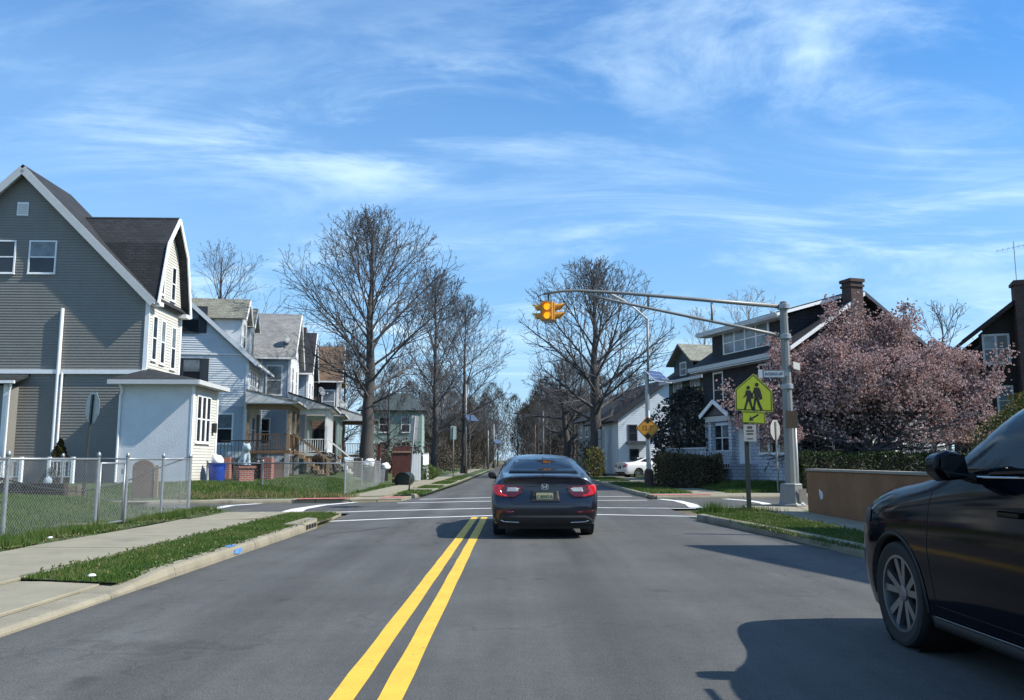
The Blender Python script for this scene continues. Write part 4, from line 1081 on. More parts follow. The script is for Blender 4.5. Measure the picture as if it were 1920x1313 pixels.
# ------------------------------------------------------------------ trees
def grow(mb_list, rng, p, d, length, r0, level, P):
    """one branch as a tapered, wandering tube; its children follow"""
    nseg = P['seg'][min(level, len(P['seg']) - 1)]
    pts, rad = [p.copy()], [r0]
    step = length / nseg
    dd = d.normalized()
    wob = P['wob'][min(level, len(P['wob']) - 1)]
    up = P['up'][min(level, len(P['up']) - 1)]
    r1 = max(r0 * P['taper'][min(level, len(P['taper']) - 1)], P['rmin'])
    for i in range(nseg):
        dd = (dd + Vector((rng.gauss(0, wob), rng.gauss(0, wob), rng.gauss(0, wob * .7))) + Vector((0, 0, up))).normalized()
        pts.append(pts[-1] + dd * step)
        rad.append(r0 + (r1 - r0) * (i + 1) / nseg)
    sides = (10, 7, 5, 3, 3, 3)[min(level, 5)]
    mb_list[0 if level == 0 else 1].tube(pts, rad, sides, caps=False)
    P['tips'].append((pts[-1], dd)) if level >= P['levels'] else None
    if level >= P['levels'] - 1 and 'mid' in P:
        for q in pts[1:]: P['mid'].append((q, dd))
    if level >= P['levels']:
        return
    n = P['n'][level]
    n = max(1, int(round(n * rng.uniform(.8, 1.2))))
    lo = P['start'][level]
    for k in range(n):
        t = lo + (1 - lo) * ((k + rng.uniform(.1, .9)) / n)
        if level > 0: t = min(t, .98)
        f = t * nseg; i = min(int(f), nseg - 1); q = pts[i].lerp(pts[i + 1], f - i)
        axis = (pts[i + 1] - pts[i]).normalized()
        ang = R_(rng.uniform(*P['ang'][level]))
        if level == 0: ang *= (1.15 - .55 * t)
        az = k * 2.399 + rng.uniform(-.5, .5)
        o1 = axis.orthogonal().normalized(); o2 = axis.cross(o1)
        nd = axis * math.cos(ang) + (o1 * math.cos(az) + o2 * math.sin(az)) * math.sin(ang)
        ln = length * P['len'][level] * rng.uniform(.7, 1.15) * (1.0 if level == 0 else (1.1 - .55 * t))
        if level == 0: ln *= P['prof'](t)
        rr = min((rad[i] * (1 - (f - i)) + rad[i + 1] * (f - i)) * P['rr'][level] * rng.uniform(.8, 1.1), rad[i] * .9)
        grow(mb_list, rng, q, nd, ln, max(rr, P['rmin']), level + 1, P)
def bare_tree(name, label, loc, hull, trunk_r, seed, limbs=20, zlo=.22, el=(28, 78), n=(10, 8, 6), rmin=.006, twig=None, bark=None, top=None, low_thick=.36, lean=(0, 0), wob=.05, group=None):
    """bare crown grown out to an ellipsoid hull = (centre z, radius across, radius up)"""
    rng = random.Random(seed)
    root = thing(name, label, 'tree', loc, 0, group)
    a, b = MB(), MB()
    cz, rx, rz = hull
    C = Vector((lean[0] * cz, lean[1] * cz, cz))
    topz = cz + rz
    def reach(p, d):
        q = Vector(((p.x - C.x) / rx, (p.y - C.y) / rx, (p.z - C.z) / rz)); e = Vector((d.x / rx, d.y / rx, d.z / rz))
        A, B, D = e.dot(e), q.dot(e), q.dot(q) - 1
        disc = B * B - A * D
        return max(.3, (-B + math.sqrt(disc)) / A) if disc > 0 else .6
    def path(p, d, L, ns, w, up):
        pts = [p.copy()]; dd = d.normalized()
        for i in range(ns):
            dd = (dd + Vector((rng.gauss(0, w), rng.gauss(0, w), rng.gauss(0, w * .6) + up))).normalized()
            pts.append(pts[-1] + dd * (L / ns))
        return pts
    # trunk and leader
    tp = [Vector((0, 0, -.2)), Vector((0, 0, .2)), Vector((0, 0, .7))]
    tr = [trunk_r * 1.5, trunk_r * 1.2, trunk_r * 1.02]
    m = 12
    for i in range(1, m + 1):
        z = .7 + (topz * .93 - .7) * i / m
        t = z / topz
        tp.append(Vector((lean[0] * z + rng.gauss(0, .05), lean[1] * z + rng.gauss(0, .05), z)))
        tr.append(max(trunk_r * (1.0 - .35 * min(1, t / .35)) * (1 if t < .35 else (1 - (t - .35) / .66) ** 1.1), .012))
    a.tube(tp, tr, 12, caps=False)
    def trunk_at(z):
        for i in range(len(tp) - 1):
            if tp[i].z <= z <= tp[i + 1].z:
                f = (z - tp[i].z) / (tp[i + 1].z - tp[i].z); return tp[i].lerp(tp[i + 1], f), tr[i] + (tr[i + 1] - tr[i]) * f
        return tp[-1], tr[-1]
    def branch(p, d, L, r0, level, total):
        ns = (0, 8, 6, 4, 3)[level]
        pts = path(p, d, L, ns, (0, wob, .09, .13, .18)[level], (0, .022, .03, .035, .03)[level])
        r1 = max(r0 * .16, rmin)
        rad = [r0 + (r1 - r0) * (i / ns) ** .85 for i in range(ns + 1)]
        b.tube(pts, rad, (0, 7, 5, 3, 3)[level], caps=False)
        if level == 4: return
        k = max(2, int(n[level - 1] * rng.uniform(.85, 1.15) * (min(1.2, L / total) if level > 1 else 1)))
        lo = (0, .20, .14, .10)[level]
        for j in range(k):
            t = lo + (1 - lo) * ((j + rng.random()) / k); t = min(t, .985)
            f = t * ns; i = min(int(f), ns - 1); q = pts[i].lerp(pts[i + 1], f - i)
            ax = (pts[i + 1] - pts[i]).normalized()
            o1 = ax.orthogonal().normalized(); o2 = ax.cross(o1)
            az = j * 2.4 + rng.uniform(-.6, .6); an = R_(rng.uniform(*((0, 0), (24, 46), (24, 52), (22, 60))[level]))
            nd = ax * math.cos(an) + (o1 * math.cos(az) + o2 * math.sin(az)) * math.sin(an)
            nd.z += .10
            want = L * (0, .55, .50, .55)[level] * rng.uniform(.65, 1.1) * (1.12 - .55 * t)
            ln_ = min(want, reach(q, nd.normalized()) * rng.uniform(.85, 1.12))
            branch(q, nd, ln_, max(rad[i] * (.58, .58, .60, .65)[level] * (1.0 if level < 2 else .9), rmin), level + 1, L)
    for j in range(limbs):
        t = (j + rng.uniform(.1, .9)) / limbs
        z = topz * (zlo + (.86 - zlo) * t ** 1.05)
        p, rr = trunk_at(z)
        e_ = R_(el[0] + (el[1] - el[0]) * t + rng.uniform(-7, 7)); az = j * 2.4 + rng.uniform(-.35, .35)
        d = Vector((math.cos(az) * math.cos(e_), math.sin(az) * math.cos(e_), math.sin(e_)))
        L = reach(p, d) * rng.uniform(.84, 1.03)
        branch(p, d, L, max(rr * low_thick * rng.uniform(.8, 1.15), .03), 1, L)
    a.build('trunk', bark or M['bark'], root, smooth=True, recalc=False)
    b.build('crown', twig or M['twig'], root, smooth=True, recalc=False)
    return root
big = bare_tree('bare_street_tree', 'largest bare tree with fanning limbs rising behind the red board fence', (-8.5, 48, .2), (10.2, 5.9, 5.7), .44, 5, limbs=34, zlo=.26, el=(22, 76), n=(14, 12, 10), rmin=.010, wob=.045)
bare_tree('bare_street_tree', 'slender bare tree with dense upright twigs, second along the left sidewalk', (-6.6, 68, .1), (10.4, 3.8, 6.8), .28, 9, limbs=28, zlo=.20, el=(36, 80), n=(12, 11, 9), rmin=.012)
t3 = bare_tree('bare_street_tree', 'bare tree beside the solar light pole on the left, branches reaching over the road', (-4.7, 76, .1), (9.6, 4.7, 6.9), .28, 21, limbs=28, zlo=.20, el=(16, 76), n=(12, 11, 9), rmin=.012)
bare_tree('bare_street_tree', 'broad bare tree behind the signal arm on the right of the road', (6.15, 64, .1), (10.0, 6.6, 7.0), .56, 33, limbs=30, zlo=.22, el=(22, 76), n=(14, 12, 10), rmin=.012, low_thick=.38, wob=.06)
sm = bare_tree('bare_street_tree', 'leaning bare tree with crooked low limbs left of the broad right tree', (4.5, 70, .1), (6.6, 4.6, 3.9), .36, 40, limbs=14, zlo=.24, el=(5, 70), n=(9, 8, 6), rmin=.008, low_thick=.55, lean=(-.10, 0), wob=.13)
t6 = bare_tree('bare_tree', 'bare tree crown showing between tan house and white house', (-22.8, 63, .3), (12.4, 5.4, 5.4), .42, 52, limbs=22, zlo=.3, el=(15, 70), n=(10, 8, 6), rmin=.008, wob=.08)
bare_tree('bare_tree', 'pale barked bare tree above the dormer of the dark corner house', (18.2, 64, .2), (9.5, 3.2, 5.2), .28, 61, limbs=14, zlo=.3, el=(30, 75), n=(8, 6, 5), rmin=.011, twig=M['paletwig'], bark=M['paletwig'], wob=.09)
bare_tree('bare_tree', 'pale barked bare tree left of the dormer of the dark corner house', (16.0, 70, .2), (9.3, 3.0, 5.0), .26, 62, limbs=13, zlo=.3, el=(30, 75), n=(8, 6, 5), rmin=.012, twig=M['paletwig'], bark=M['paletwig'], wob=.09)
bare_tree('bare_tree', 'thin bare tree between blossom tree and brown house', (26.3, 51, .2), (7.5, 3.0, 3.6), .2, 63, limbs=13, zlo=.3, el=(10, 65), n=(8, 7, 5), rmin=.010, wob=.11)
# the far trees that close the street: copies at other sizes and turns
far_src = t3
far_spots = [(-9.5, 96, .85, 'bare tree just past the pale green house on the left', 40), (-6.0, 108, .80, 'first of the far bare trees left of the road end', 100), (-10.5, 118, .95, 'bare tree standing back from the left sidewalk near the road end', 200),
             (-5.0, 135, .70, 'low bare tree at the left road edge near the vanishing point', 300), (-13, 142, .85, 'far bare tree behind the left row near the road end', 10), (-3.5, 165, .62, 'smallest bare tree left of the gap of sky', 77),
             (6.4, 92, .86, 'bare tree behind the broad right tree', 130), (7.0, 112, .95, 'tall far bare tree on the right of the sky gap', 15), (5.2, 128, .80, 'far bare tree at the right kerb near the road end', 222), (11, 122, .95, 'far bare tree behind the small grey brown house', 280),
             (4.0, 150, .75, 'bare tree right of the gap of sky', 60), (14, 100, .8, 'bare tree behind the white gabled house', 310), (8.5, 170, 1.0, 'remotest bare tree on the right side', 190),
             (-16.5, 80, .82, 'bare tree behind the brown roofed house', 145), (-20, 92, .95, 'bare tree farther back behind the brown roofed house', 20), (-12.8, 84, .75, 'bare tree between brown roofed house and pale green house', 250),
             (0.5, 240, .9, 'bare tree standing at the very end of the road', 33), (-8, 220, .9, 'bare tree left of the very end of the road', 99), (9, 230, .9, 'bare tree right of the very end of the road', 181)]
for (x, y, s, lb, rz) in far_spots:
    c = copy_tree(far_src, None, lb); c.name = 'bare_far_tree'; c['group'] = 'bare trees closing the far end of the street'
    c.location = (x, y, .05); c.scale = (s, s, s * .92); c.rotation_euler = (0, 0, R_(rz))
# brushwood under the far trees
M['brush'] = leafy('brushwood', [(0.06, 0.05, 0.042), (0.10, 0.078, 0.062), (0.05, 0.058, 0.032), (0.13, 0.095, 0.08)], 0.8, 0.1)
def leaf_cloud(name, m, n, pt, size, parent=None, seed=1, flat=0.0):
    r = random.Random(seed); vs, fs = [], []; k = 0
    for _ in range(n):
        p = pt(r)
        if p is None: continue
        s = size * r.uniform(.6, 1.4)
        a = Vector((r.gauss(0, 1), r.gauss(0, 1), r.gauss(0, 1) * (1 - flat))).normalized()
        b = a.orthogonal().normalized()
        an = r.uniform(0, 6.28); b = (b * math.cos(an) + a.cross(b) * math.sin(an))
        c = a.cross(b) * .55
        p = Vector(p)
        vs += [p - a * s * .1 - b * 0, p + c * s * .5 + b * s * .5, p + b * s, p - c * s * .5 + b * s * .5]
        fs.append((k, k + 1, k + 2, k + 3)); k += 4
    return MB().add(vs, fs).build(name, m, parent, recalc=False)
def brush(label, x0, x1, y0, y1, h, n, seed, m=None, size=.22):
    lumps = random.Random(seed)
    ls = [(lumps.uniform(x0, x1), lumps.uniform(y0, y1), lumps.uniform(.5, 1) * h, lumps.uniform(.8, 2.2)) for _ in range(14)]
    def pt(r):
        x, y, hh, w = r.choice(ls)
        a = r.gauss(0, .45)
        return (x + r.gauss(0, w * .5), y + r.gauss(0, w * .5), .1 + abs(1 - a * a) * hh * r.random() ** .6)
    return tag(leaf_cloud('brushwood', m or M['brush'], n, pt, size, seed=seed), label, 'brushwood', kind='stuff')
brush('dark brushwood along the far left sidewalk', -9.5, -5.2, 56, 110, 3.0, 9000, 71)
brush('dark brushwood along the far right sidewalk', 5.6, 10, 66, 120, 3.4, 9000, 72)
def far_wood():
    r = random.Random(74); vs, fs = [], []; k = 0
    lumps = [(r.uniform(-34, 34), r.uniform(165, 260), r.uniform(12, 18.5), r.uniform(2.8, 4.8)) for _ in range(90)] + [(sx * r.uniform(5.5, 14), r.uniform(105, 170), r.uniform(4.5, 8.0), r.uniform(1.6, 2.8)) for sx in (-1, 1) for _ in range(18)]
    for (x, y, hh, w) in lumps:
        for _ in range(1500):
            t = r.random() ** .75
            a = r.uniform(0, 6.283); rr = w * math.sin(math.pi * min(1, .15 + .85 * t)) ** .6 * math.sqrt(r.random())
            p = Vector((x + math.cos(a) * rr, y + math.sin(a) * rr, .2 + t * hh))
            d = Vector((math.cos(a) * .5 + r.gauss(0, .3), math.sin(a) * .5 + r.gauss(0, .3), 1)).normalized() * r.uniform(.5, 1.3)
            sd = d.cross(Vector((r.gauss(0, 1), r.gauss(0, 1), .1))).normalized() * .05
            vs += [p - sd, p + sd, p + d]; fs.append((k, k + 1, k + 2)); k += 3
    return tag(MB().add(vs, fs).build('far_wood', M['brush'], recalc=False), 'brown leafless wood closing the far end of the street', 'wood', kind='stuff')
far_wood()
# ---------------------------------------------------------------- shrubs and hedges
M['hedge'] = leafy('evergreen_hedge_leaves', [(0.020, 0.034, 0.012), (0.034, 0.058, 0.018), (0.055, 0.085, 0.026), (0.024, 0.036, 0.014)], .5, .1)
M['hedgeb'] = leafy('brownish_hedge_leaves', [(0.085, 0.062, 0.032), (0.14, 0.105, 0.055), (0.08, 0.085, 0.03), (0.20, 0.15, 0.095)], .7, .15)
M['yew'] = leafy('yew_needles', [(0.018, 0.024, 0.006), (0.05, 0.045, 0.012), (0.08, 0.06, 0.016), (0.03, 0.036, 0.010)], .6, .1)
M['yellowgreen'] = leafy('yellow_green_leaves', [(0.06, 0.07, 0.015), (0.11, 0.12, 0.03), (0.17, 0.14, 0.035), (0.05, 0.07, 0.02)], .6, .2)
M['spruce'] = leafy('dark_conifer_needles', [(0.016, 0.022, 0.020), (0.028, 0.036, 0.032), (0.05, 0.055, 0.045), (0.055, 0.040, 0.028)], .6, .05)
M['stem'] = mat('dark_stems', (0.028, 0.022, 0.016), .9, .3)
def hedge(label, p, q, w, h, z, n, m, seed, leaf=.07, name='hedge'):
    p, q = Vector((*p, 0)), Vector((*q, 0))
    root = thing(name, label, 'hedge', (p.x, p.y, z), math.atan2(q.y - p.y, q.x - p.x))
    L_ = (q - p).length
    MB().box(.12, L_ - .12, -w / 2 + .12, w / 2 - .12, 0, h - .14).build('stems', M['stem'], root)
    def pt(r):
        f = r.random(); x = r.uniform(0, L_); y = r.uniform(-w / 2, w / 2); zz = r.random() * h
        if f < .3: zz = h - abs(r.gauss(0, .06))
        elif f < .75: y = (-w / 2 if r.random() < .7 else w / 2) + r.gauss(0, .045)
        else: x = (0 if r.random() < .5 else L_) + r.gauss(0, .045)
        bump = .05 * math.sin(x * 2.3 + seed) + .04 * math.sin(x * 5.1 + zz * 4)
        return (x, y + bump, zz + bump)
    leaf_cloud('foliage', m, n, pt, leaf, root, seed)
    return root
hedge('long clipped dark hedge behind the orange wall', (10.7, 32.2), (20.2, 34.4), .9, 1.45, .15, 22000, M['hedge'], 81, .085)
hedge('square brownish hedge beside the clearance sign pole', (6.3, 37.2), (9.0, 37.6), 1.3, 1.45, .10, 9000, M['hedgeb'], 82, .085)
def shrub(name, label, loc, rx, h, n, m, seed, shape='cone', leaf=.06, cat='shrub'):
    root = thing(name, label, cat, loc)
    def rad(t):
        return {'cone': rx * (1 - t) ** .8 * (1.0 if t > .08 else .75), 'round': rx * math.sqrt(max(0, 1 - (2 * t - 1) ** 2 * .96)), 'flame': rx * math.sin(math.pi * min(1, t * .93 + .07)) ** .7}[shape]
    st = MB(); st.tube([(0, 0, -.1), (0, 0, h * .85)], [rx * .12, rx * .03], 6); st.build('stem', M['stem'], root)
    def pt(r):
        t = r.random() ** .9; a = r.uniform(0, 6.283)
        k = rad(t) * (1 - abs(r.gauss(0, .16))) * (1 + .16 * math.sin(a * 3 + t * 9 + seed) + .08 * math.sin(a * 7 - t * 15))
        return (math.cos(a) * k, math.sin(a) * k, t * h)
    leaf_cloud('foliage', m, n, pt, leaf, root, seed)
    return root
shrub('cone_shrub', 'small cone shaped brown green yew in front of the tan house', (-17.5, 32.1, .35), .62, 1.75, 5000, M['yew'], 91, leaf=.07)
shrub('cone_shrub', 'brown green yew cut by the left edge of the picture', (-20.2, 32.0, .35), .6, 1.4, 4500, M['yew'], 92, leaf=.07)
shrub('conifer_tree', 'dark drooping conifer between white house and corner house', (8.9, 43.2, .15), 2.0, 4.9, 4200, M['spruce'], 93, 'flame', .20, 'tree')
shrub('conifer_tree', 'second dark conifer nearest the corner house porch', (10.0, 46.5, .15), 1.9, 5.2, 3800, M['spruce'], 94, 'flame', .20, 'tree')
shrub('leafy_shrub', 'yellow green shrub at the foot of the broad right tree', (5.6, 60, .1), .8, 2.1, 900, M['yellowgreen'], 95, 'round', .17)
shrub('leafy_shrub', 'tall yellow green bush behind the black vehicle window', (15.4, 23.8, .1), 2.0, 3.25, 12000, M['yellowgreen'], 96, 'round', .09)
shrub('leafy_shrub', 'reddish twiggy shrub below the white porch railing', (-11.0, 48.6, .35), .95, 1.4, 3500, M['brush'], 97, 'round', .07)
shrub('leafy_shrub', 'low green weeds beside the white plank panels', (-5.6, 52, .1), .9, .9, 2500, M['grass'], 98, 'round', .09)
shrub('leafy_shrub', 'rounded bush beside the brown porch', (-10.6, 62, .3), 1.3, 2.2, 4500, M['brush'], 99, 'round', .09)
# ---------------------------------------------------------------- blossoming magnolia
M['petal'] = leafy('magnolia_petals', [(0.17, 0.085, 0.085), (0.41, 0.25, 0.23), (0.60, 0.41, 0.37), (0.80, 0.65, 0.59), (0.30, 0.16, 0.15)], .6, .3)
def magnolia():
    rng = random.Random(77)
    root = thing('magnolia_tree', 'pink blossoming magnolia in front of the dark corner house', 'tree', (14.2, 34.3, .3))
    root.scale = (1.18, .58, 1.12)
    P = dict(seg=(5, 7, 5, 3, 3), wob=(.08, .14, .16, .2), up=(.02, .03, .02, .0), taper=(.5, .25, .3, .4), rmin=.010, levels=3, n=(15, 11, 8), start=(.12, .15, .12), ang=((35, 95), (30, 60), (30, 65)), len=(1.35, .42, .42), rr=(.55, .5, .55), prof=lambda t: 1.12 - .30 * t, tips=[], mid=[])
    a, b = MB(), MB()
    a.tube([(0, 0, -.2), (0, 0, .2), (0, 0, .7)], [.34, .27, .22], 10, caps=False)
    for (dx_, dy_, s) in ((.05, 0, 1.0), (.85, .1, .95), (-.45, .15, .85), (.2, .5, .9), (.1, -.4, .85)):
        grow((a, b), rng, Vector((0, 0, .6)), Vector((dx_, dy_, 1)), 3.1 * s, .17 * s, 0, P)
    a.build('trunk', M['bark'], root, smooth=True, recalc=False); b.build('crown', M['twig'], root, smooth=True, recalc=False)
    pts = P['mid'] + P['tips']
    vs, fs = [], []; k = 0
    r = random.Random(5)
    for q, dd in pts:
        for _ in range(r.choice((3, 4, 4, 5))):
            c = q + Vector((r.gauss(0, .13), r.gauss(0, .13), r.gauss(0, .13)))
            if (math.sin(c.x * 2.1 + c.z * 1.7) * math.sin(c.y * 2.3 - c.z * 1.3 + c.x) > .42 and r.random() < .75) or c.z < 1.5 or (c.z < 2.6 and abs(c.x) < 2.6 and r.random() < .85) or r.random() < .12: continue
            if abs(c.x) > 6 : continue
            s = r.uniform(.04, .085)
            ax = (Vector((r.gauss(0, .6), r.gauss(0, .6), 1))).normalized()
            o1 = ax.orthogonal().normalized(); o2 = ax.cross(o1)
            for i in range(4):
                an = i * 1.571 + r.uniform(-.3, .3)
                o = o1 * math.cos(an) + o2 * math.sin(an); w = ax.cross(o) * s * .42
                p0, p1, p2 = c, c + ax * s * .55 + o * s * .5, c + ax * s * 1.1 + o * s * .55
                vs += [p0, p1 - w, p2, p1 + w]; fs.append((k, k + 1, k + 2, k + 3)); k += 4
    bo = MB().add(vs, fs).build('blossom', M['petal'], root, recalc=False)
    bo['kind'] = 'stuff'
    return root, len(fs)
mag, _n = magnolia()
print('magnolia petals', _n)
# ------------------------------------------------------------------ street furniture
def text_mesh(txt, size, name, m, parent, mtx, extrude=.002, align='CENTER', sx=1.0):
    cu = bpy.data.curves.new('t', 'FONT'); cu.body = txt; cu.size = size; cu.extrude = extrude; cu.align_x = align; cu.align_y = 'CENTER'; cu.resolution_u = 3
    to = bpy.data.objects.new('t', cu); col.objects.link(to)
    bpy.context.view_layer.update()
    me = bpy.data.meshes.new_from_object(to.evaluated_get(bpy.context.evaluated_depsgraph_get()))
    bpy.data.objects.remove(to); bpy.data.curves.remove(cu)
    me.transform(Matrix.Diagonal((sx, 1, 1, 1))); me.transform(mtx)
    me.materials.clear(); me.materials.append(m); me.name = name
    o = bpy.data.objects.new(name, me); col.objects.link(o); o.parent = parent
    return o
FACE = Matrix.Rotation(math.pi / 2, 4, 'X')        # text plane turned to face the -Y side
M['signgreen'] = mat('fluorescent_yellow_green', (0.35, 0.42, 0.022), .45, .06, 6)
M['signorange'] = mat('amber_warning_sheeting', (0.62, 0.27, 0.025), .45, .08, 6)
M['signblack'] = mat('sign_black', (0.008, 0.010, 0.008), .5, .1)
M['signback'] = mat('bare_aluminium', (0.40, 0.40, 0.37), .5, .12, 8, metal=.2, dirt=((.32, .29, .22), 5, .55, .6))
M['signwhite'] = mat('faded_white_sheeting', (0.60, 0.61, 0.60), .5, .1, 8)
M['signalyellow'] = mat('signal_yellow_paint', (0.60, 0.28, 0.03), .5, .12, 12)
M['amber'] = emit('lit_amber_lens', (1.0, 0.36, 0.015), 1.1)
M['darklens'] = mat('unlit_lens', (.02, .015, .01), .3)
M['solar'] = mat('solar_cells', (0.018, 0.035, 0.10), .15, .2, 30, spec=.7, coat=.5)
M['brownsign'] = mat('brown_plate', (0.07, 0.045, 0.025), .6, .3, 18)
M['orangewall'] = mat('orange_stucco', (0.245, 0.115, 0.052), .9, .22, 1.1, bump=.01, bscale=35, fine=.08, fscale=25, dirt=((.24, .12, .06), 1.0, .55, .5))
M['coping'] = mat('wall_coping', (0.30, 0.26, 0.21), .8, .12, 3)
M['ledwhite'] = mat('lamp_housing', (.55, .56, .56), .4, .05)
def ring(poly, t):
    """inset a polygon (2d) towards its centroid by about t"""
    cxx = sum(p[0] for p in poly) / len(poly); cyy = sum(p[1] for p in poly) / len(poly); out = []
    n = len(poly)
    for i in range(n):
        a, b, c = Vector(poly[i - 1]), Vector(poly[i]), Vector(poly[(i + 1) % n])
        e1, e2 = (b - a).normalized(), (c - b).normalized()
        n1, n2 = Vector((-e1.y, e1.x)), Vector((-e2.y, e2.x))
        bis = (n1 + n2); bis = bis / max(bis.dot(n1), .2)
        out.append(tuple(b + bis * t))
    return out
def plate(name, poly, m, parent, y=0.0, t=.004):
    return MB().prism([(x, y, z) for x, z in poly], (0, t, 0)).build(name, m, parent)
def rim_plate(name, poly, inset, w, m, parent, y):
    a = ring(poly, inset); b = ring(poly, inset + w); n = len(poly); mb = MB()
    for i in range(n):
        j = (i + 1) % n
        mb.prism([(a[i][0], y, a[i][1]), (a[j][0], y, a[j][1]), (b[j][0], y, b[j][1]), (b[i][0], y, b[i][1])], (0, -.0015, 0))
    return mb.build(name, m, parent)
# ---------------------------------------------------------------- signal pole and mast arm
sp_ = thing('signal_pole', 'grey signal pole with long double mast arm on the near right corner', 'signal pole', (7.62, 23.35, .08))
MB().lathe([(.158, .55), (.152, 1.2), (.138, 3.0), (.118, 4.8), (.104, 5.72), (.0, 5.76)], 10).build('pole', M['polegrey'], sp_, smooth=True, sharp=35)
bs = MB(); 
bs.lathe([(.40, 0), (.40, .05), (.345, .09), (.30, .56), (.31, .60), (.24, .63)], 8)
bo = bs.build('base', M['polegrey'], sp_, bevel=.01)
MB().box(.10, .30, -.34, -.305, .14, .48).build('hand_hole_cover', M['coping'], bo)
arm = [(0, -.02, 5.58), (-2.6, -.05, 5.80), (-4.6, -.08, 5.97), (-5.9, -.1, 6.04), (-6.3, -.1, 6.02), (-6.82, -.1, 5.94)]
MB().tube(arm, [.062, .052, .046, .042, .040, .038], 10).build('mast_arm', M['polegrey'], sp_, smooth=True)
low = [(0, -.02, 4.72), (-1.2, -.03, 4.98), (-3.2, -.05, 5.40), (-5.0, -.08, 5.78), (-5.65, -.1, 5.97)]
MB().tube(low, [.052, .046, .042, .038, .034], 10).build('lower_arm', M['polegrey'], sp_, smooth=True)
for x in (-2.05, -3.85):
    zt = 5.58 + (-x) * .0845; zb = 4.72 + (-x) * .212
    MB().tube([(x, -.05, zb), (x, -.05, zt)], .032, 8).build('strut', M['polegrey'], sp_, smooth=True)
for z in (5.58, 4.72, 3.3): MB().lathe([(.165, z - .07), (.175, z - .06), (.175, z + .06), (.165, z + .07)], 12).build('clamp', M['galv'], sp_, smooth=True, sharp=40)
MB().tube([(.17, -.06, .6), (.165, -.05, 2.4)], .035, 8).build('conduit', M['whitevinyl'], sp_, smooth=True)
# four-way flashing signal hanging from the arm
sg = thing('traffic_signal', 'yellow two section traffic signal glowing amber, hanging from the mast arm', 'traffic signal', (.93, 23.27, 5.24), R_(-14))
MB().box(-.17, .17, -.17, .17, .0, .52).build('housing', M['signalyellow'], sg, bevel=.02)
MB().box(-.13, .13, -.13, .13, .52, .57).box(-.13, .13, -.13, .13, -.04, 0).build('frame_plate', M['galv'], sg)
MB().tube([(0, 0, .55), (0, 0, .78)], .03, 8).build('hanger', M['darkmetal'], sg)
MB().tube([(-.08, 0, .55), (-.28, 0, .60), (-.30, 0, .72), (-.12, 0, .80)], .014, 6).build('cable', M['black'], sg, smooth=True)
for d_ in range(4):
    an = d_ * math.pi / 2
    ux, un = Vector((math.cos(an), math.sin(an), 0)), Vector((math.sin(an), -math.cos(an), 0))
    fc = MB(); fc.obox(un * .19 + UZ * .26, ux * .145, un * .02, UZ * .255); face = fc.build('signal_face', M['signalyellow'], sg, bevel=.008)
    for z in (.135, .385):
        c_ = un * .212 + UZ * z
        vs = [c_] + [c_ + (ux * math.cos(k * .5236) + UZ * math.sin(k * .5236)) * .095 + un * .0 for k in range(12)]
        vs[0] = c_ + un * .025
        MB().add(vs, [(0, k + 1, (k + 1) % 12 + 1) for k in range(12)]).build('lens', M['amber'] if d_ in (0, 2) else M['darklens'], face)
        vz = MB()
        for k in range(18):
            a0, a1 = R_(-35 + k * 13.9), R_(-35 + (k + 1) * 13.9)
            p0, p1 = ux * math.cos(a0) * .105 + UZ * math.sin(a0) * .105, ux * math.cos(a1) * .105 + UZ * math.sin(a1) * .105
            l0 = .15 + .12 * max(0, math.sin(a0)); l1 = .15 + .12 * max(0, math.sin(a1))
            vz.add([c_ + p0, c_ + p1, c_ + p1 + un * l1, c_ + p0 + un * l0, c_ + p0 * .955, c_ + p1 * .955, c_ + p1 * .955 + un * l1, c_ + p0 * .955 + un * l0], [(0, 1, 2, 3), (4, 7, 6, 5), (3, 2, 6, 7)])
        vz.build('visor', M['signalyellow'], face, recalc=False)
# street name signs
sn = thing('street_name_sign', 'white street name sign reading RUTLEDGE AVE on the signal pole', 'street sign', (7.5, 23.1, 3.72), R_(-3))
plate('panel', [(-.60, -.105), (.0, -.105), (.0, .105), (-.60, .105)], M['signwhite'], sn)
rim_plate('border', [(-.60, -.105), (.0, -.105), (.0, .105), (-.60, .105)], .008, .01, M['signblack'], sn, -.001)
text_mesh('RUTLEDGE AVE', .115, 'lettering', M['signblack'], sn, Matrix.Translation((-.30, -.003, 0)) @ FACE, sx=.62)
plate('small_panel', [(-.73, -.11), (-.615, -.11), (-.615, .12), (-.73, .12)], M['signwhite'], sn, y=.0)
MB().box(-.05, .12, .005, .03, -.06, .06).build('bracket', M['galv'], sn)
s2n = thing('street_name_sign', 'second street name sign seen edgewise right of the signal pole', 'street sign', (7.78, 23.2, 3.98), R_(55))
plate('panel', [(0, -.1), (.62, -.1), (.62, .1), (0, .1)], M['signback'], s2n)
bs_ = thing('pole_plate', 'brown square plate strapped to the signal pole', 'sign', (7.64, 23.12, 2.45))
plate('panel', [(-.16, -.24), (.16, -.24), (.16, .24), (-.16, .24)], M['brownsign'], bs_)
MB().box(-.18, .18, .005, .02, .12, .15).box(-.18, .18, .005, .02, -.15, -.12).build('strap', M['galv'], bs_)
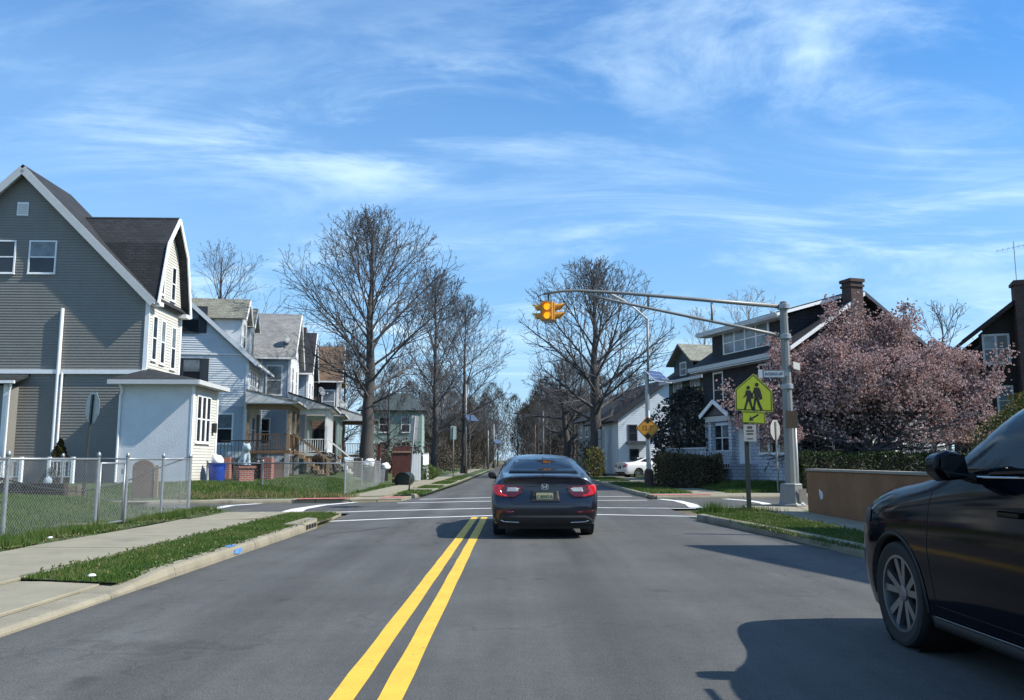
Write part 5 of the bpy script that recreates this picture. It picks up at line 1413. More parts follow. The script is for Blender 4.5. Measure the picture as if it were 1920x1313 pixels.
# ---------------------------------------------------------------- school crossing sign
sc = thing('school_crossing_sign', 'yellow green pentagon school crossing sign with arrow plate on a dark post', 'sign', (5.50, 19.95, .10), R_(2))
MB().box(-.035, .035, .0, .05, 0, 3.0).box(-.055, -.035, .0, .012, 0, 3.0).box(.035, .055, .0, .012, 0, 3.0).build('post', M['darkmetal'], sc)
TL = Matrix.Rotation(R_(-2.5), 4, 'Y')
pg = thing('sign_panel', None, None); pg.parent = None
bpy.data.objects.remove(pg)
pent = [(-.45, 2.42), (.45, 2.38), (.455, 2.88), (.02, 3.30), (-.44, 2.92)]
pent = [(x + .20, z) for x, z in pent]
pp = plate('panel', pent, M['signgreen'], sc, y=-.012)
rim_plate('border', pent, .018, .018, M['signblack'], pp, -.0125)
fig = MB()
def sil(poly, ox, oz, s=1.0):
    fig.prism([(ox + x * s, -.0125, oz + z * s) for x, z in poly], (0, -.0015, 0))
def circle(cx_, cz_, r): return [(cx_ + r * math.cos(k * .524), cz_ + r * math.sin(k * .524)) for k in range(12)]
# taller walker on the right
sil(circle(.02, .565, .048), .27, 2.47)
sil([(-.05, .50), (.06, .50), (.10, .44), (.135, .30), (.145, .22), (.07, .20), (.06, .27), (.05, .20), (-.05, .20), (-.05, .36), (-.06, .44)], .27, 2.47)
sil([(-.05, .47), (-.09, .37), (-.155, .33), (-.15, .30), (-.08, .32), (-.045, .38)], .27, 2.47)
sil([(-.055, .22), (.0, .22), (-.035, .05), (-.04, -.06), (-.105, -.06), (-.085, .05)], .27, 2.47)
sil([(-.01, .22), (.055, .22), (.09, .10), (.15, -.05), (.09, -.06), (.035, .06)], .27, 2.47)
# shorter walker on the left
sil(circle(0, .50, .045), .08, 2.46)
sil([(-.055, .44), (.045, .44), (.09, .36), (.12, .29), (.125, .24), (.06, .24), (.06, .17), (-.06, .17), (-.045, .30), (-.055, .36)], .08, 2.46)
sil([(-.055, .43), (-.085, .33), (-.125, .28), (-.12, .25), (-.06, .30), (-.04, .36)], .08, 2.46)
sil([(-.06, .19), (.0, .19), (-.05, .06), (-.075, -.03), (-.125, -.03), (-.10, .06)], .08, 2.46)
sil([(.0, .19), (.06, .19), (.08, .08), (.115, -.03), (.07, -.04), (.035, .06)], .08, 2.46)
fig.build('walking_figures', M['signblack'], pp)
ar = [(-.10, 2.12), (.47, 2.09), (.465, 2.37), (-.095, 2.40)]
ap = plate('arrow_plate', ar, M['signgreen'], sc, y=-.016)
rim_plate('border', ar, .012, .012, M['signblack'], ap, -.0165)
MB().prism([(x + .18, -.0165, z + 2.25) for x, z in ((-.115, -.075), (.0, -.075), (-.03, -.045), (.135, .055), (.11, .085), (-.055, -.01), (-.07, .03))], (0, -.0015, 0)).build('arrow', M['signblack'], ap)
fs_ = thing('small_sign', 'faded pale rectangular sign under the arrow plate on the same post', 'sign', (5.56, 19.93, 1.78), R_(2))
plate('panel', [(-.13, 0), (.17, 0), (.17, .40), (-.13, .40)], M['signback'], fs_)
mk = MB()
for (x0, x1, z0, z1) in ((-.04, .08, .30, .36), (-.07, .11, .23, .265), (-.06, .10, .16, .195), (-.05, .09, .05, .075)): mk.box(x0, x1, -.002, 0, z0, z1)
mk.build('faded_marks', M['brownsign'], fs_)
# ---------------------------------------------------------------- stop signs seen from behind
def stop_back(label, loc, rz, hgt, lean, r=.41, post=None):
    o = thing('stop_sign', label, 'sign', loc, rz); o.rotation_euler = (0, lean, rz)
    poly = [(r * math.cos(R_(22.5 + 45 * k)), hgt - r * .92 + r * math.sin(R_(22.5 + 45 * k))) for k in range(8)]
    plate('panel', poly, M['signback'], o, y=.03)
    MB().box(-.04, .04, -.015, .028, 0, hgt - .06).build('post', post or M['galv'], o)
    return o
stop_back('back of a stop sign on a pale post across the cross street right', (10.05, 32.3, .12), R_(46), 2.75, 0, post=M['polegrey'])
stop_back('back of a leaning stop sign on a dark post before the tan house', (-10.5, 20.4, .25), R_(-40), 2.75, R_(4), post=M['darkmetal'])
# ---------------------------------------------------------------- solar powered light pole with clearance sign
so = thing('solar_light_pole', 'solar light pole carrying the amber clearance sign on the far right corner', 'light pole', (5.85, 37.0, .10))
MB().lathe([(.20, 0), (.20, .75), (.15, .80), (.13, .85)], 10).build('base', M['darkbrick'], so, smooth=True, sharp=40)
MB().lathe([(.105, .8), (.10, 3.0), (.095, 5.15), (.0, 5.16)], 10).build('pole', M['galv'], so, smooth=True, sharp=50)
MB().tube([(.06, 0, 5.1), (.09, 0, 7.55)], .055, 8).build('upper_pole', M['polegrey'], so, smooth=True)
MB().tube([(.09, 0, 7.5), (-.5, -.2, 7.98), (-.95, -.35, 8.25)], [.05, .045, .04], 8).build('lamp_arm', M['ledwhite'], so, smooth=True)
MB().prism([(-.9, -.45, 8.22), (-.9, -.22, 8.22), (-1.75, -.5, 8.58), (-1.72, -.72, 8.58)], (0, 0, .07)).build('lamp_head', M['ledwhite'], so)
e1_ = Vector((.669, .743, 0)); n_ = Vector((.5, -.45, .74)).normalized(); e2_ = e1_.cross(n_) * 1.0
if e2_.z > 0: e2_ = -e2_
A_ = Vector((-.15, -.1, 5.25))
pnl = MB(); pnl.prism([A_, A_ + e1_ * 1.35, A_ + e1_ * 1.35 + e2_ * .85, A_ + e2_ * .85], n_ * -.04); pa = pnl.build('solar_panel', M['ledwhite'], so)
cells = MB()
for i in range(4):
    for j in range(3):
        q0 = A_ + e1_ * (.035 + i * .325) + e2_ * (.03 + j * .27) + n_ * .003
        cells.add([q0, q0 + e1_ * .31, q0 + e1_ * .31 + e2_ * .255, q0 + e2_ * .255], [(0, 1, 2, 3)])
cells.build('cells', M['solar'], pa)
MB().bar((0, 0, 4.75), (1.2, 0, 4.74), .06, .06).build('bracket', M['galv'], so)
MB().bar((.0, 0, 5.05), (.9, 0, 4.74), .04, .04).build('brace', M['galv'], so)
cs = thing('clearance_sign', 'amber diamond clearance sign reading 12-7 below the solar panel', 'sign', (5.82, 36.84, 2.72), R_(1))
dm = [(0, -.54), (.52, 0), (0, .54), (-.52, 0)]
pl = plate('panel', dm, M['signorange'], cs)
rim_plate('border', dm, .02, .02, M['signblack'], cs, -.001)
text_mesh('12-7"', .30, 'lettering', M['signblack'], cs, Matrix.Translation((.0, -.004, .0)) @ FACE, sx=.80)
for s_ in (1, -1):
    MB().prism([(x, -.001, s_ * z) for x, z in ((-.17, .29), (-.06, .29), (-.06, .22), (.06, .22), (.06, .29), (.17, .29), (0, .475))], (0, -.002, 0)).build('arrow', M['signblack'], cs)
MB().tube([(.07, .05, -2.0), (.07, .05, .78)], .03, 8).build('sign_post', M['whitevinyl'], cs, smooth=True)
# ---------------------------------------------------------------- far solar poles, sign posts, utility poles
def far_solar(label, loc, hgt, s=1.0):
    o = thing('solar_light_pole', label, 'light pole', loc)
    MB().lathe([(.2, 0), (.2, .7), (.1, .75)], 8).build('base', M['stem'], o)
    MB().tube([(0, 0, .7), (0, 0, hgt)], .085, 8).build('pole', M['polegrey'], o, smooth=True)
    A2 = Vector((-.2, -.1, hgt * .66)); MB().prism([A2, A2 + e1_ * 1.35, A2 + e1_ * 1.35 + e2_ * .85, A2 + e2_ * .85], n_ * -.04).build('solar_panel', M['solar'], o)
    return o
far_solar('solar light pole with blue panel beside the left tree trunk', (-4.5, 75, .1), 8.0)
far_solar('farther solar light pole above the sedan on the left', (-1.9 - 1.2, 118, .1), 6.2)
def signpost(label, loc, h_, w, ph, rz, lean=0, m=None, two=None):
    o = thing('sign_post', label, 'sign', loc, rz); o.rotation_euler = (0, lean, rz)
    MB().tube([(0, 0, 0), (0, 0, h_)], .032, 6).build('post', M['polegrey'], o, smooth=True)
    plate('panel', [(-w / 2, h_ - ph), (w / 2, h_ - ph), (w / 2, h_ + .02), (-w / 2, h_ + .02)], m or M['signback'], o, y=.035)
    if two: plate('panel', [(-w / 2, h_ - ph - two), (w / 2, h_ - ph - two), (w / 2, h_ - ph - .05), (-w / 2, h_ - ph - .05)], m or M['signback'], o, y=.035)
    return o
signpost('tall leaning sign post with long grey sign back on the left corner verge', (-4.15, 32.7, .1), 2.95, .28, .45, R_(10), R_(4), two=.5)
signpost('thin sign post with pale green sign back farther along the left verge', (-4.05, 54.4, .1), 3.4, .38, .85, R_(10), m=M['mint'])
signpost('sign post with two stacked grey signs on the right sidewalk', (6.45, 63, .1), 3.5, .50, .7, R_(5), two=.75)
def utility(label, loc, h_, r=.14, lamp=None, arm_=True, m=None):
    o = thing('utility_pole', label, 'utility pole', loc)
    MB().tube([(0, 0, -.3), (0, 0, h_)], [r, r * .7], 8).build('pole', m or M['wood'], o, smooth=True)
    if arm_: MB().box(-1.1, 1.1, -.05, .05, h_ - .7, h_ - .58).build('crossarm', M['wood'], o)
    if lamp:
        MB().tube([(0, 0, h_ * .82), (lamp * .5, 0, h_ * .90), (lamp, 0, h_ * .92)], .045, 6).build('lamp_arm', M['galv'], o, smooth=True)
        MB().box(min(lamp, lamp * 1.35), max(lamp, lamp * 1.35), -.15, .15, h_ * .905, h_ * .93).build('lamp_head', M['ledwhite'], o)
    return o
utility('utility pole in shade beside the kerb house on the right', (13.0, 13.85, 0), 9.35, .10, arm_=False)
utility('pale utility pole beyond the sedan roof on the left', (-3.7, 112, 0), 5.2, .13, arm_=False, m=M['polegrey'])
utility('distant pole with small street lamp right of the sky gap', (4.6, 140, 0), 9.5, .16, lamp=-2.2, arm_=False, m=M['polegrey'])
utility('distant dark pole right of the vanishing point', (3.5, 150, 0), 7.5, .14, arm_=False)
# ---------------------------------------------------------------- orange garden wall
ow = thing('garden_wall', 'low orange stucco wall with pale coping along the right sidewalk', 'wall', (6.97, 20.2, .08))
MB().box(0, .26, -14, 0, 0, 1.0).build('wall', M['orangewall'], ow, bevel=.015)
for i in range(7):
    MB().box(-.035, .30, -14 + i * 2 + .006, -12 + i * 2 - .006, 1.0, 1.055).build('coping_stone', M['coping'], ow, bevel=.01)
mk = MB(); mk.prism([(-.002, y, z) for y, z in ((-1.0, .40), (-.87, .36), (-.82, .44), (-.78, .56), (-.83, .61), (-.91, .55), (-.98, .56), (-1.03, .48))], (.001, 0, 0)); mk.build('pale_patch', M['signwhite'], ow)
# ---------------------------------------------------------------- chain link fences
def chain_fence(name, label, pts, z, h_, cell=.055, wire=.0017, rails=True, post_r=.030, gate=None, brace=None, postlist=None):
    root = thing(name, label, 'fence', (pts[0][0], pts[0][1], z))
    o_ = Vector((pts[0][0], pts[0][1], 0))
    P_ = [Vector((x, y, 0)) - o_ for x, y in pts]
    for i in range(len(P_) - 1):
        a, b = P_[i], P_[i + 1]; d = b - a; L_ = d.length; t = d / L_
        mb = MB(); n = int(L_ / cell); sl_ = h_ - .06
        nrm = Vector((-t.y, t.x, 0)) * .004
        def pt(s_, zz, k): return a + t * s_ + UZ * zz + nrm * k
        for sgn in (1, -1):
            s0 = -sl_
            while s0 < L_:
                u0, u1 = s0, s0 + sl_
                z0, z1 = (.03, .03 + sl_) if sgn > 0 else (.03 + sl_, .03)
                c0, c1 = max(u0, 0), min(u1, L_)
                if c1 - c0 > .02:
                    f0, f1 = (c0 - u0) / sl_, (c1 - u0) / sl_
                    mb.tube([pt(c0, z0 + (z1 - z0) * f0, sgn), pt(c1, z0 + (z1 - z0) * f1, sgn)], wire, 3, caps=False)
                s0 += cell * 1.3
        w = mb.build('chain_link_mesh', M['galv'], root, recalc=False); w['kind'] = 'stuff'
        if rails:
            MB().tube([a + UZ * h_, b + UZ * h_], .021, 8).build('top_rail', M['galv'], root, smooth=True)
        for p in ([a] if i else []) + ([] if i else [a]) + ([b] if i == len(P_) - 2 else []):
            pb = MB(); pb.tube([p - UZ * .1, p + UZ * (h_ + .06)], post_r, 10); po = pb.build('post', M['galv'], root, smooth=True, sharp=50)
            cp = MB(); cp.lathe([(post_r * 1.25, h_ + .04), (post_r * 1.25, h_ + .08), (post_r * .8, h_ + .12), (0, h_ + .135)], 10, p); cp.build('cap', M['galv'], po, smooth=True)
            bd = MB()
            for zz in (.25, .65, h_ - .08): bd.lathe([(post_r * 1.2, zz - .012), (post_r * 1.2, zz + .012)], 10, p)
            bd.build('band', M['galv'], po)
    return root
chain_fence('chain_link_fence', 'near chain link fence left of the gate along the left sidewalk', [(-7.68, 6.5), (-7.68, 9.6), (-7.70, 12.7), (-7.66, 15.38)], .10, 1.26)
chain_fence('chain_link_fence', 'near chain link fence running from the gate to the street corner', [(-7.62, 16.45), (-7.78, 18.5), (-7.93, 20.4)], .10, 1.26)
chain_fence('chain_link_fence', 'chain link fence along the cross street behind the stop sign', [(-7.95, 20.5), (-10.9, 20.15), (-14, 19.6), (-19, 18.6)], .22, 1.15, cell=.07)
gt = thing('chain_link_gate', 'narrow chain link gate between two posts in the near fence', 'gate', (-7.66, 15.47, .12))
gm = MB()
for p, q in (((0, 0, .05), (0, 0, 1.16)), ((.03, .9, .05), (.03, .9, 1.16)), ((0, 0, 1.16), (.03, .9, 1.16)), ((0, 0, .05), (.03, .9, .05))): gm.tube([p, q], .02, 8)
gm.build('gate_frame', M['galv'], gt, smooth=True)
gw = MB()
for sgn in (1, -1):
    s0 = -1.1
    while s0 < .9:
        c0, c1 = max(s0, 0), min(s0 + 1.1, .9)
        if c1 - c0 > .02:
            f0, f1 = (c0 - s0) / 1.1, (c1 - s0) / 1.1
            if sgn < 0: f0, f1 = 1 - f0, 1 - f1
            gw.tube([(.003 * sgn + .033 * c0, c0, .05 + 1.1 * f0), (.003 * sgn + .033 * c1, c1, .05 + 1.1 * f1)], .0017, 3, caps=False)
        s0 += .0715
g_ = gw.build('chain_link_mesh', M['galv'], gt, recalc=False); g_['kind'] = 'stuff'
MB().box(-.03, .03, .88, .95, .95, 1.05).build('latch', M['galv'], gt)
rp = MB(); rp.tube([(-7.78, 12.4, 1.12), (-7.80, 13.6, .92), (-7.80, 15.0, .78), (-7.78, 16.4, .86), (-7.85, 18.4, 1.16), (-7.97, 20.35, 1.40)], .014, 6)
tag(rp.build('cable', M['black'], smooth=True), 'dark sagging cable strung along the inside of the near fence', 'cable')
chain_fence('chain_link_fence', 'low chain link fence round the lawn on the far left corner', [(-11.4, 31.0), (-9.1, 30.2), (-5.95, 29.25)], .12, 1.10, cell=.10, wire=.0018)
chain_fence('chain_link_fence', 'chain link fence along the far left sidewalk from corner to red fence', [(-5.95, 29.3), (-6.05, 33), (-6.2, 37.0), (-6.4, 39.6)], .12, 1.15, cell=.12, wire=.0019)
# red board fence, each board its own piece
rb = thing('board_fence', 'dark red board fence standing at the left sidewalk under the big tree', 'fence', (-6.35, 43.2, .1), R_(8))
for i in range(6):
    x = i * .155; hh_ = 1.95 + RND.uniform(-.03, .03)
    MB().prism([(x, 0, 0), (x + .145, 0, 0), (x + .145, 0, hh_ - .06), (x + .115, 0, hh_), (x + .03, 0, hh_), (x, 0, hh_ - .06)], (0, .03, 0)).build('board', M['redwood'], rb)
for z in (.25, 1.6): MB().box(-.02, .95, -.05, -.005, z, z + .09).build('rail', M['wood'], rb)
rb2 = thing('board_fence', 'dark brown board fence receding behind the red boards', 'fence', (-8.6, 44.5, .1), R_(20))
for i in range(12):
    x = i * .155; MB().box(x, x + .145, 0, .03, 0, 1.35 + RND.uniform(-.06, .06)).build('board', M['stem'], rb2)
MB().box(0, 1.9, .035, .07, 1.0, 1.1).build('rail', M['redwood'], rb2)
gp_ = tag(MB().box(-6.62, -6.48, 40.2, 40.34, 0, 2.05).box(-6.64, -6.46, 40.18, 40.36, 2.05, 2.10).build('gate_post', M['redwood'], bevel=.01), 'square red brown gate post at the end of the chain link', 'post')
for (x, y, n_, lb, rz) in ((-6.3, 50.5, 4, 'white wooden plank panel leaning at the left sidewalk edge', 8), (-5.75, 52.0, 3, 'second white plank panel, farther along the left sidewalk', 40)):
    wp = thing('plank_panel', lb, 'fence panel', (x, y, .1), R_(rz))
    for i in range(n_): MB().prism([(i * .15, 0, 0), (i * .15 + .14, 0, 0), (i * .15 + .14, 0, 1.55), (i * .15 + .07, 0, 1.65 + .02 * i), (i * .15, 0, 1.52)], (0, .025, 0)).build('plank', M['whitevinyl'], wp)
    MB().box(0, n_ * .15, .026, .06, .3, .38).build('rail', M['whitevinyl'], wp)
# ---------------------------------------------------------------- bins and clutter by the fences
M['blueplastic'] = mat('blue_plastic', (0.012, 0.055, 0.34), .4, .1, 4)
M['darkplastic'] = mat('dark_green_plastic', (0.018, 0.030, 0.028), .45, .15, 5)
M['greyplastic'] = mat('grey_plastic', (0.14, 0.16, 0.17), .5, .15, 5)
M['bag'] = mat('white_bag', (.75, .75, .74), .5, .08, 5)
def barrel(name, label, loc, r, h_, m, lid=True, tilt=0, rz=0):
    o = thing(name, label, 'bin', loc); o.rotation_euler = (tilt, 0, rz)
    MB().lathe([(r * .82, 0), (r * .86, .03), (r * .98, h_ * .93), (r * 1.08, h_ * .94), (r * 1.08, h_), (r * .98, h_), (r * .9, h_ * .9)], 20).build('barrel', m, o, smooth=True, sharp=35)
    for s in (-1, 1): MB().box(s * r * 1.02 - .03, s * r * 1.02 + .03, -.09, .09, h_ * .78, h_ * .86).build('handle', m, o, bevel=.008)
    return o
barrel('recycling_bin', 'bright blue round recycling bin at the foot of the stucco wall', (-12.0, 33.7, .42), .34, .78, M['blueplastic'])
barrel('wheeled_bin', 'dark round bin standing next to the blue bin', (-11.1, 34.2, .42), .40, .95, M['darkplastic'])
barrel('wheeled_bin', 'black bin with white bag behind the red gate post', (-7.3, 41.3, .1), .33, 1.0, M['darkplastic'])
barrel('overturned_bin', 'black bin lying on its side below the red fence', (-5.35, 41.9, .42), .40, .85, M['darkplastic'], tilt=R_(97), rz=R_(-12))
cr = thing('grey_crate', 'grey plastic crate leaning before the red fence', 'crate', (-7.1, 42.6, .1), R_(15)); cr.rotation_euler = (R_(-10), R_(6), R_(15))
MB().box(0, .42, 0, .3, 0, .85).build('body', M['greyplastic'], cr, bevel=.03); MB().box(-.02, .44, -.02, .32, .85, .90).build('lid', M['greyplastic'], cr, bevel=.01)
# ---------------------------------------------------------------- satellite dishes
def dish(label, loc, rz, tilt, r, h_):
    o = thing('satellite_dish', label, 'satellite dish', loc, rz)
    MB().tube([(0, .25, 0), (0, .12, h_ * .7), (0, 0, h_)], .025, 6).build('mast', M['galv'], o, smooth=True)
    prof = [(0, 0), (r * .4, -.015), (r * .75, -.055), (r, -.11), (r * 1.0, -.10), (r * .75, -.04), (0, .015)]
    d = MB().lathe(prof, 20, (0, 0, 0), 'Y').build('reflector', M['greyplastic'], o, smooth=True); d.location = (0, -.05, h_); d.rotation_euler = (tilt, 0, 0)
    MB().tube([(0, -.05, h_ - r * .9), (0, -.55, h_ - .1)], .014, 5).build('feed_arm', M['galv'], o); MB().box(-.04, .04, -.62, -.52, h_ - .15, h_ - .05).build('feed_horn', M['ledwhite'], o)
    return o
dish('satellite dish on the slope of the grey shingle roof', (-14.75, 52.6, 8.2), R_(62), R_(-25), .33, .75)
dish('satellite dish at the edge of the blue grey porch roof', (-12.4, 52.6, 5.0), R_(62), R_(-20), .30, .6)
dish('pale satellite dish on the brown porch roof corner', (-13.8, 65.5, 5.0), R_(55), R_(-20), .36, .65)
# ---------------------------------------------------------------- stone lion on its pedestal
def remeshed(name, blobs, voxel, m, parent, loc):
    bm = bmesh.new()
    for (c_, rad_) in blobs:
        mtx = Matrix.Translation(c_) @ Matrix.Diagonal((*rad_, 1)); bmesh.ops.create_icosphere(bm, subdivisions=3, radius=1, matrix=mtx)
    me = bpy.data.meshes.new(name); bm.to_mesh(me); bm.free(); me.materials.append(m)
    o = bpy.data.objects.new(name, me); col.objects.link(o); o.parent = parent; o.location = loc
    md = o.modifiers.new('remesh', 'REMESH'); md.mode = 'VOXEL'; md.voxel_size = voxel; md.use_smooth_shade = True
    s = o.modifiers.new('smooth', 'SMOOTH'); s.iterations = 3
    return o
M['statue'] = mat('blue_grey_stone', (0.33, 0.40, 0.44), .8, .2, 6, bump=.01, bscale=30)
li = thing('lion_statue', 'blue grey seated lion statue on a brick pedestal before the porch', 'statue', (-10.65, 33.0, .40), R_(35))
MB().box(-.28, .28, -.28, .28, 0, .62).box(-.34, .34, -.34, .34, .62, .70).build('pedestal', M['brick'], li)
remeshed('lion_body', [((0, .12, .28), (.16, .20, .20)), ((0, .0, .42), (.14, .15, .28)), ((0, -.10, .70), (.17, .16, .18)), ((0, -.2, .72), (.10, .14, .11)), ((0, -.28, .67), (.07, .09, .07)), ((-.1, -.08, .86), (.045, .03, .05)), ((.1, -.08, .86), (.045, .03, .05)),
                       ((-.09, -.14, .28), (.055, .06, .26)), ((.09, -.14, .28), (.055, .06, .26)), ((-.09, -.2, .06), (.06, .10, .05)), ((.09, -.2, .06), (.06, .10, .05)), ((-.16, .12, .14), (.08, .19, .13)), ((.16, .12, .14), (.08, .19, .13)), ((.05, .33, .1), (.05, .15, .05)), ((0, .05, .06), (.18, .28, .06))], .022, M['statue'], li, (0, 0, .70))
def rubbish(label, loc, s, seed):
    r = random.Random(seed)
    o = remeshed('rubbish_bag', [((r.uniform(-.5, .5) * s, r.uniform(-.4, .4) * s, r.uniform(-.3, .5) * s), (s * r.uniform(.45, .75), s * r.uniform(.45, .7), s * r.uniform(.4, .8))) for _ in range(7)], .03, M['bag'], None, loc)
    return tag(o, label, 'bag')
rubbish('white bags heaped on top of the blue bin', (-12.0, 33.7, 1.28), .26, 3)
rubbish('white bag bulging on the black bin left of the gate post', (-7.2, 41.2, 1.15), .27, 4)
rubbish('small white bag showing right of the gate post', (-6.45, 41.6, 1.0), .2, 5)
# ---------------------------------------------------------------- yard things seen through the near fence
ps_ = thing('arched_board', 'dark brown arch topped board standing behind the fence before the stucco wall', 'board', (-11.55, 26.0, .18), R_(5))
ar_ = [(-.32, 0), (-.32, .95)] + [(.32 * math.cos(R_(180 - k * 20)), .95 + .2 * math.sin(R_(k * 20))) for k in range(1, 9)] + [(.32, .95), (.32, 0)]
pb_ = MB().prism([(x, 0, z) for x, z in ar_], (0, .08, 0)).build('panel', M['brownwood'], ps_, bevel=.01)
MB().box(.36, .46, -.02, .08, 0, 1.0).build('post', M['wood'], ps_)
pl_ = thing('garden_planter', 'long dark timber planter on the fenced lawn', 'planter', (-14.6, 20.2, .42), R_(-4))
for i in range(2): MB().box(0, 3.9, 0, .16, i * .19, i * .19 + .18).build('timber', M['stem'], pl_, bevel=.01)
MB().box(0, 3.9, .17, .9, .0, .30).build('soil', M['dirt'], pl_)
wo = thing('garden_ornament', 'small white stone ornament beside the timber planter', 'ornament', (-11.7, 21.0, .45))
wo.scale = (.6, .6, .62)
MB().lathe([(.16, 0), (.16, .08), (.07, .14), (.06, .40), (.15, .50), (.17, .62), (.12, .72), (.0, .78)], 14).build('urn', M['statue'], wo, smooth=True, sharp=40)
for (x, y, lb) in ((-19.1, 31.6, 'white porch rail section left of the cone shaped yew'), (-17.2, 31.7, 'white porch rail section right of the cone shaped yew')):
    q = thing('porch_rail', lb, 'railing', (x, y, .35))
    for xx in (-.45, .45): MB().box(xx - .06, xx + .06, -.06, .06, 0, 1.1).build('post', M['white'], q, bevel=.01)
    railing(q, (-.45, 0, 0), (.45, 0, 0), .3, .95, M['white'], 'balustrade')
# path inside the fence and stones
structure(sheet('garden_path', [(-12, 14.0), (-7.9, 15.5), (-7.7, 16.3), (-12, 15.0)], .30, M['concrete'])).location = (0, 0, -.15)
# ---------------------------------------------------------------- storm drain at the left kerb end, paint mark
sd = thing('storm_drain', 'concrete storm drain head with four slots at the left kerb end', 'storm drain', (XL, 15.92, 0))
MB().prism([(-.02, 0, -.05), (-.02, 1.0, -.05), (-.14, 1.5, -.05), (-.42, 1.7, -.05), (-.42, 0, -.05)], (0, 0, .21)).build('head', M['curb'], sd, bevel=.03, seg=2)
for k in range(4): MB().box(-.03, -.005, .12 + k * .21, .25 + k * .21, .035, .115).build('slot', M['black'], sd, bevel=.006)
pmk = MB(); pmk.prism([(-.002, 0, .045), (-.002, .22, .02), (-.002, .34, .05), (-.002, .30, .10), (-.002, .06, .10)], (.008, 0, 0)); pmk.add([(-.05, .0, .137), (-.17, .05, .139), (-.17, .32, .139), (-.06, .30, .138)], [(0, 1, 2, 3)])
M['bluespray'] = mat('blue_spray_paint', (0.10, 0.26, 0.55), .7, .3, 12)
pm = pmk.build('kerb_paint_mark', M['bluespray']); pm.location = (XL + .006, 11.9, 0); tag(pm, 'blue spray paint mark on the left kerb', 'paint mark')
for (x, y, lb) in ((-4.45, 8.95, 'scrap of white paper at the corner of the left grass strip'), (-7.25, 13.2, 'pale stone lying in the weeds by the near fence')):
    q = MB().lathe([(.03, 0), (.045, .012), (.03, .03), (0, .035)], 7).build('litter', M['bag']); q.location = (x, y, .13); tag(q, lb, 'litter')
# ------------------------------------------------------------------ vehicles
def paint(name, c, rough=.28, metal=.5, coat=1.0):
    m = mat(name, c, rough, .04, 3, metal=metal, coat=coat)
    return m
M['carnavy'] = paint('dark_blue_grey_car_paint', (0.017, 0.020, 0.032), .28, .5, .8)
M['carblack'] = mat('black_car_paint', (0.002, 0.003, 0.006), .08, .03, 3, spec=.16)
M['carwhite'] = paint('white_car_paint', (.72, .73, .74), .3, 0)
M['carglass'] = mat('tinted_car_glass', (0.006, 0.010, 0.014), .05, .3, .8, spec=.25)
M['redlens'] = mat('red_lens', (0.45, 0.008, 0.010), .15, .12, 30, spec=.6, coat=.6)
_b = M['redlens'].node_tree.nodes['Principled BSDF']; _b.inputs['Emission Color'].default_value = (1, .01, .01, 1); _b.inputs['Emission Strength'].default_value = .09
M['darkred'] = mat('dark_red_lens', (0.10, 0.006, 0.008), .15, .2, 30, coat=.6)
M['clearlens'] = mat('clear_lens', (.42, .44, .45), .2, .2, 30, coat=.5)
M['chrome'] = mat('chrome', (.75, .76, .78), .12, .05, metal=1.0)
M['alloy'] = mat('alloy_wheel', (.22, .23, .24), .35, .06, metal=.8)
M['trimblack'] = mat('black_plastic_trim', (.014, .014, .015), .6, .15, 9)
M['seam'] = mat('panel_gap', (.002, .002, .002), .8, 0)
M['plate'] = mat('licence_plate', (.50, .47, .27), .5, .08, 8)
def loft_body(name, rings, m, parent, subdiv=2, arches=(), creases=None):
    """rings: half sections (x>=0) of equal length, last point on the centre line; mirrored and welded"""
    bm = bmesh.new(); n = len(rings[0])
    for s in (1, -1):
        g = [[bm.verts.new((s * p[0], p[1], p[2])) for p in r] for r in rings]
        for i in range(len(rings) - 1):
            for k in range(n - 1):
                f = (g[i][k], g[i + 1][k], g[i + 1][k + 1], g[i][k + 1])
                try: bm.faces.new(f if s > 0 else f[::-1])
                except ValueError: pass
    bmesh.ops.remove_doubles(bm, verts=bm.verts, dist=1e-4)
    bmesh.ops.dissolve_degenerate(bm, edges=bm.edges, dist=1e-5)
    bmesh.ops.recalc_face_normals(bm, faces=bm.faces)
    cl_ = bm.edges.layers.float.new('crease_edge')
    if creases:
        for e in bm.edges:
            for test, w in creases:
                if test(e.verts[0].co) and test(e.verts[1].co): e[cl_] = w
    me = bpy.data.meshes.new(name); bm.to_mesh(me); bm.free()
    o = bpy.data.objects.new(name, me); col.objects.link(o)
    md = o.modifiers.new('sub', 'SUBSURF'); md.levels = subdiv; md.render_levels = subdiv
    so_ = o.modifiers.new('solid', 'SOLIDIFY'); so_.thickness = .02; so_.offset = -1
    cut = []
    for (yc, zc, r, w) in arches:
        for s in (1, -1):
            c = MB().lathe([(r, -w / 2), (r, w / 2)], 40, (0, 0, 0), 'X').build('cut', m); c.location = (s * .93, yc, zc)
            bmod = o.modifiers.new('arch', 'BOOLEAN'); bmod.operation = 'DIFFERENCE'; bmod.object = c; bmod.solver = 'EXACT'
            cut.append(c)
    bpy.context.view_layer.update()
    dg = bpy.context.evaluated_depsgraph_get()
    me2 = bpy.data.meshes.new_from_object(o.evaluated_get(dg))
    o.modifiers.clear(); o.data = me2
    for c in cut: bpy.data.objects.remove(c)
    me2.materials.clear(); me2.materials.append(m)
    me2.polygons.foreach_set('use_smooth', [True] * len(me2.polygons)); me2.set_sharp_from_angle(angle=R_(38))
    me2.name = name
    o.parent = parent
    bm = bmesh.new(); bm.from_mesh(me2); bv = BVHTree.FromBMesh(bm); bm.free()
    return o, bv
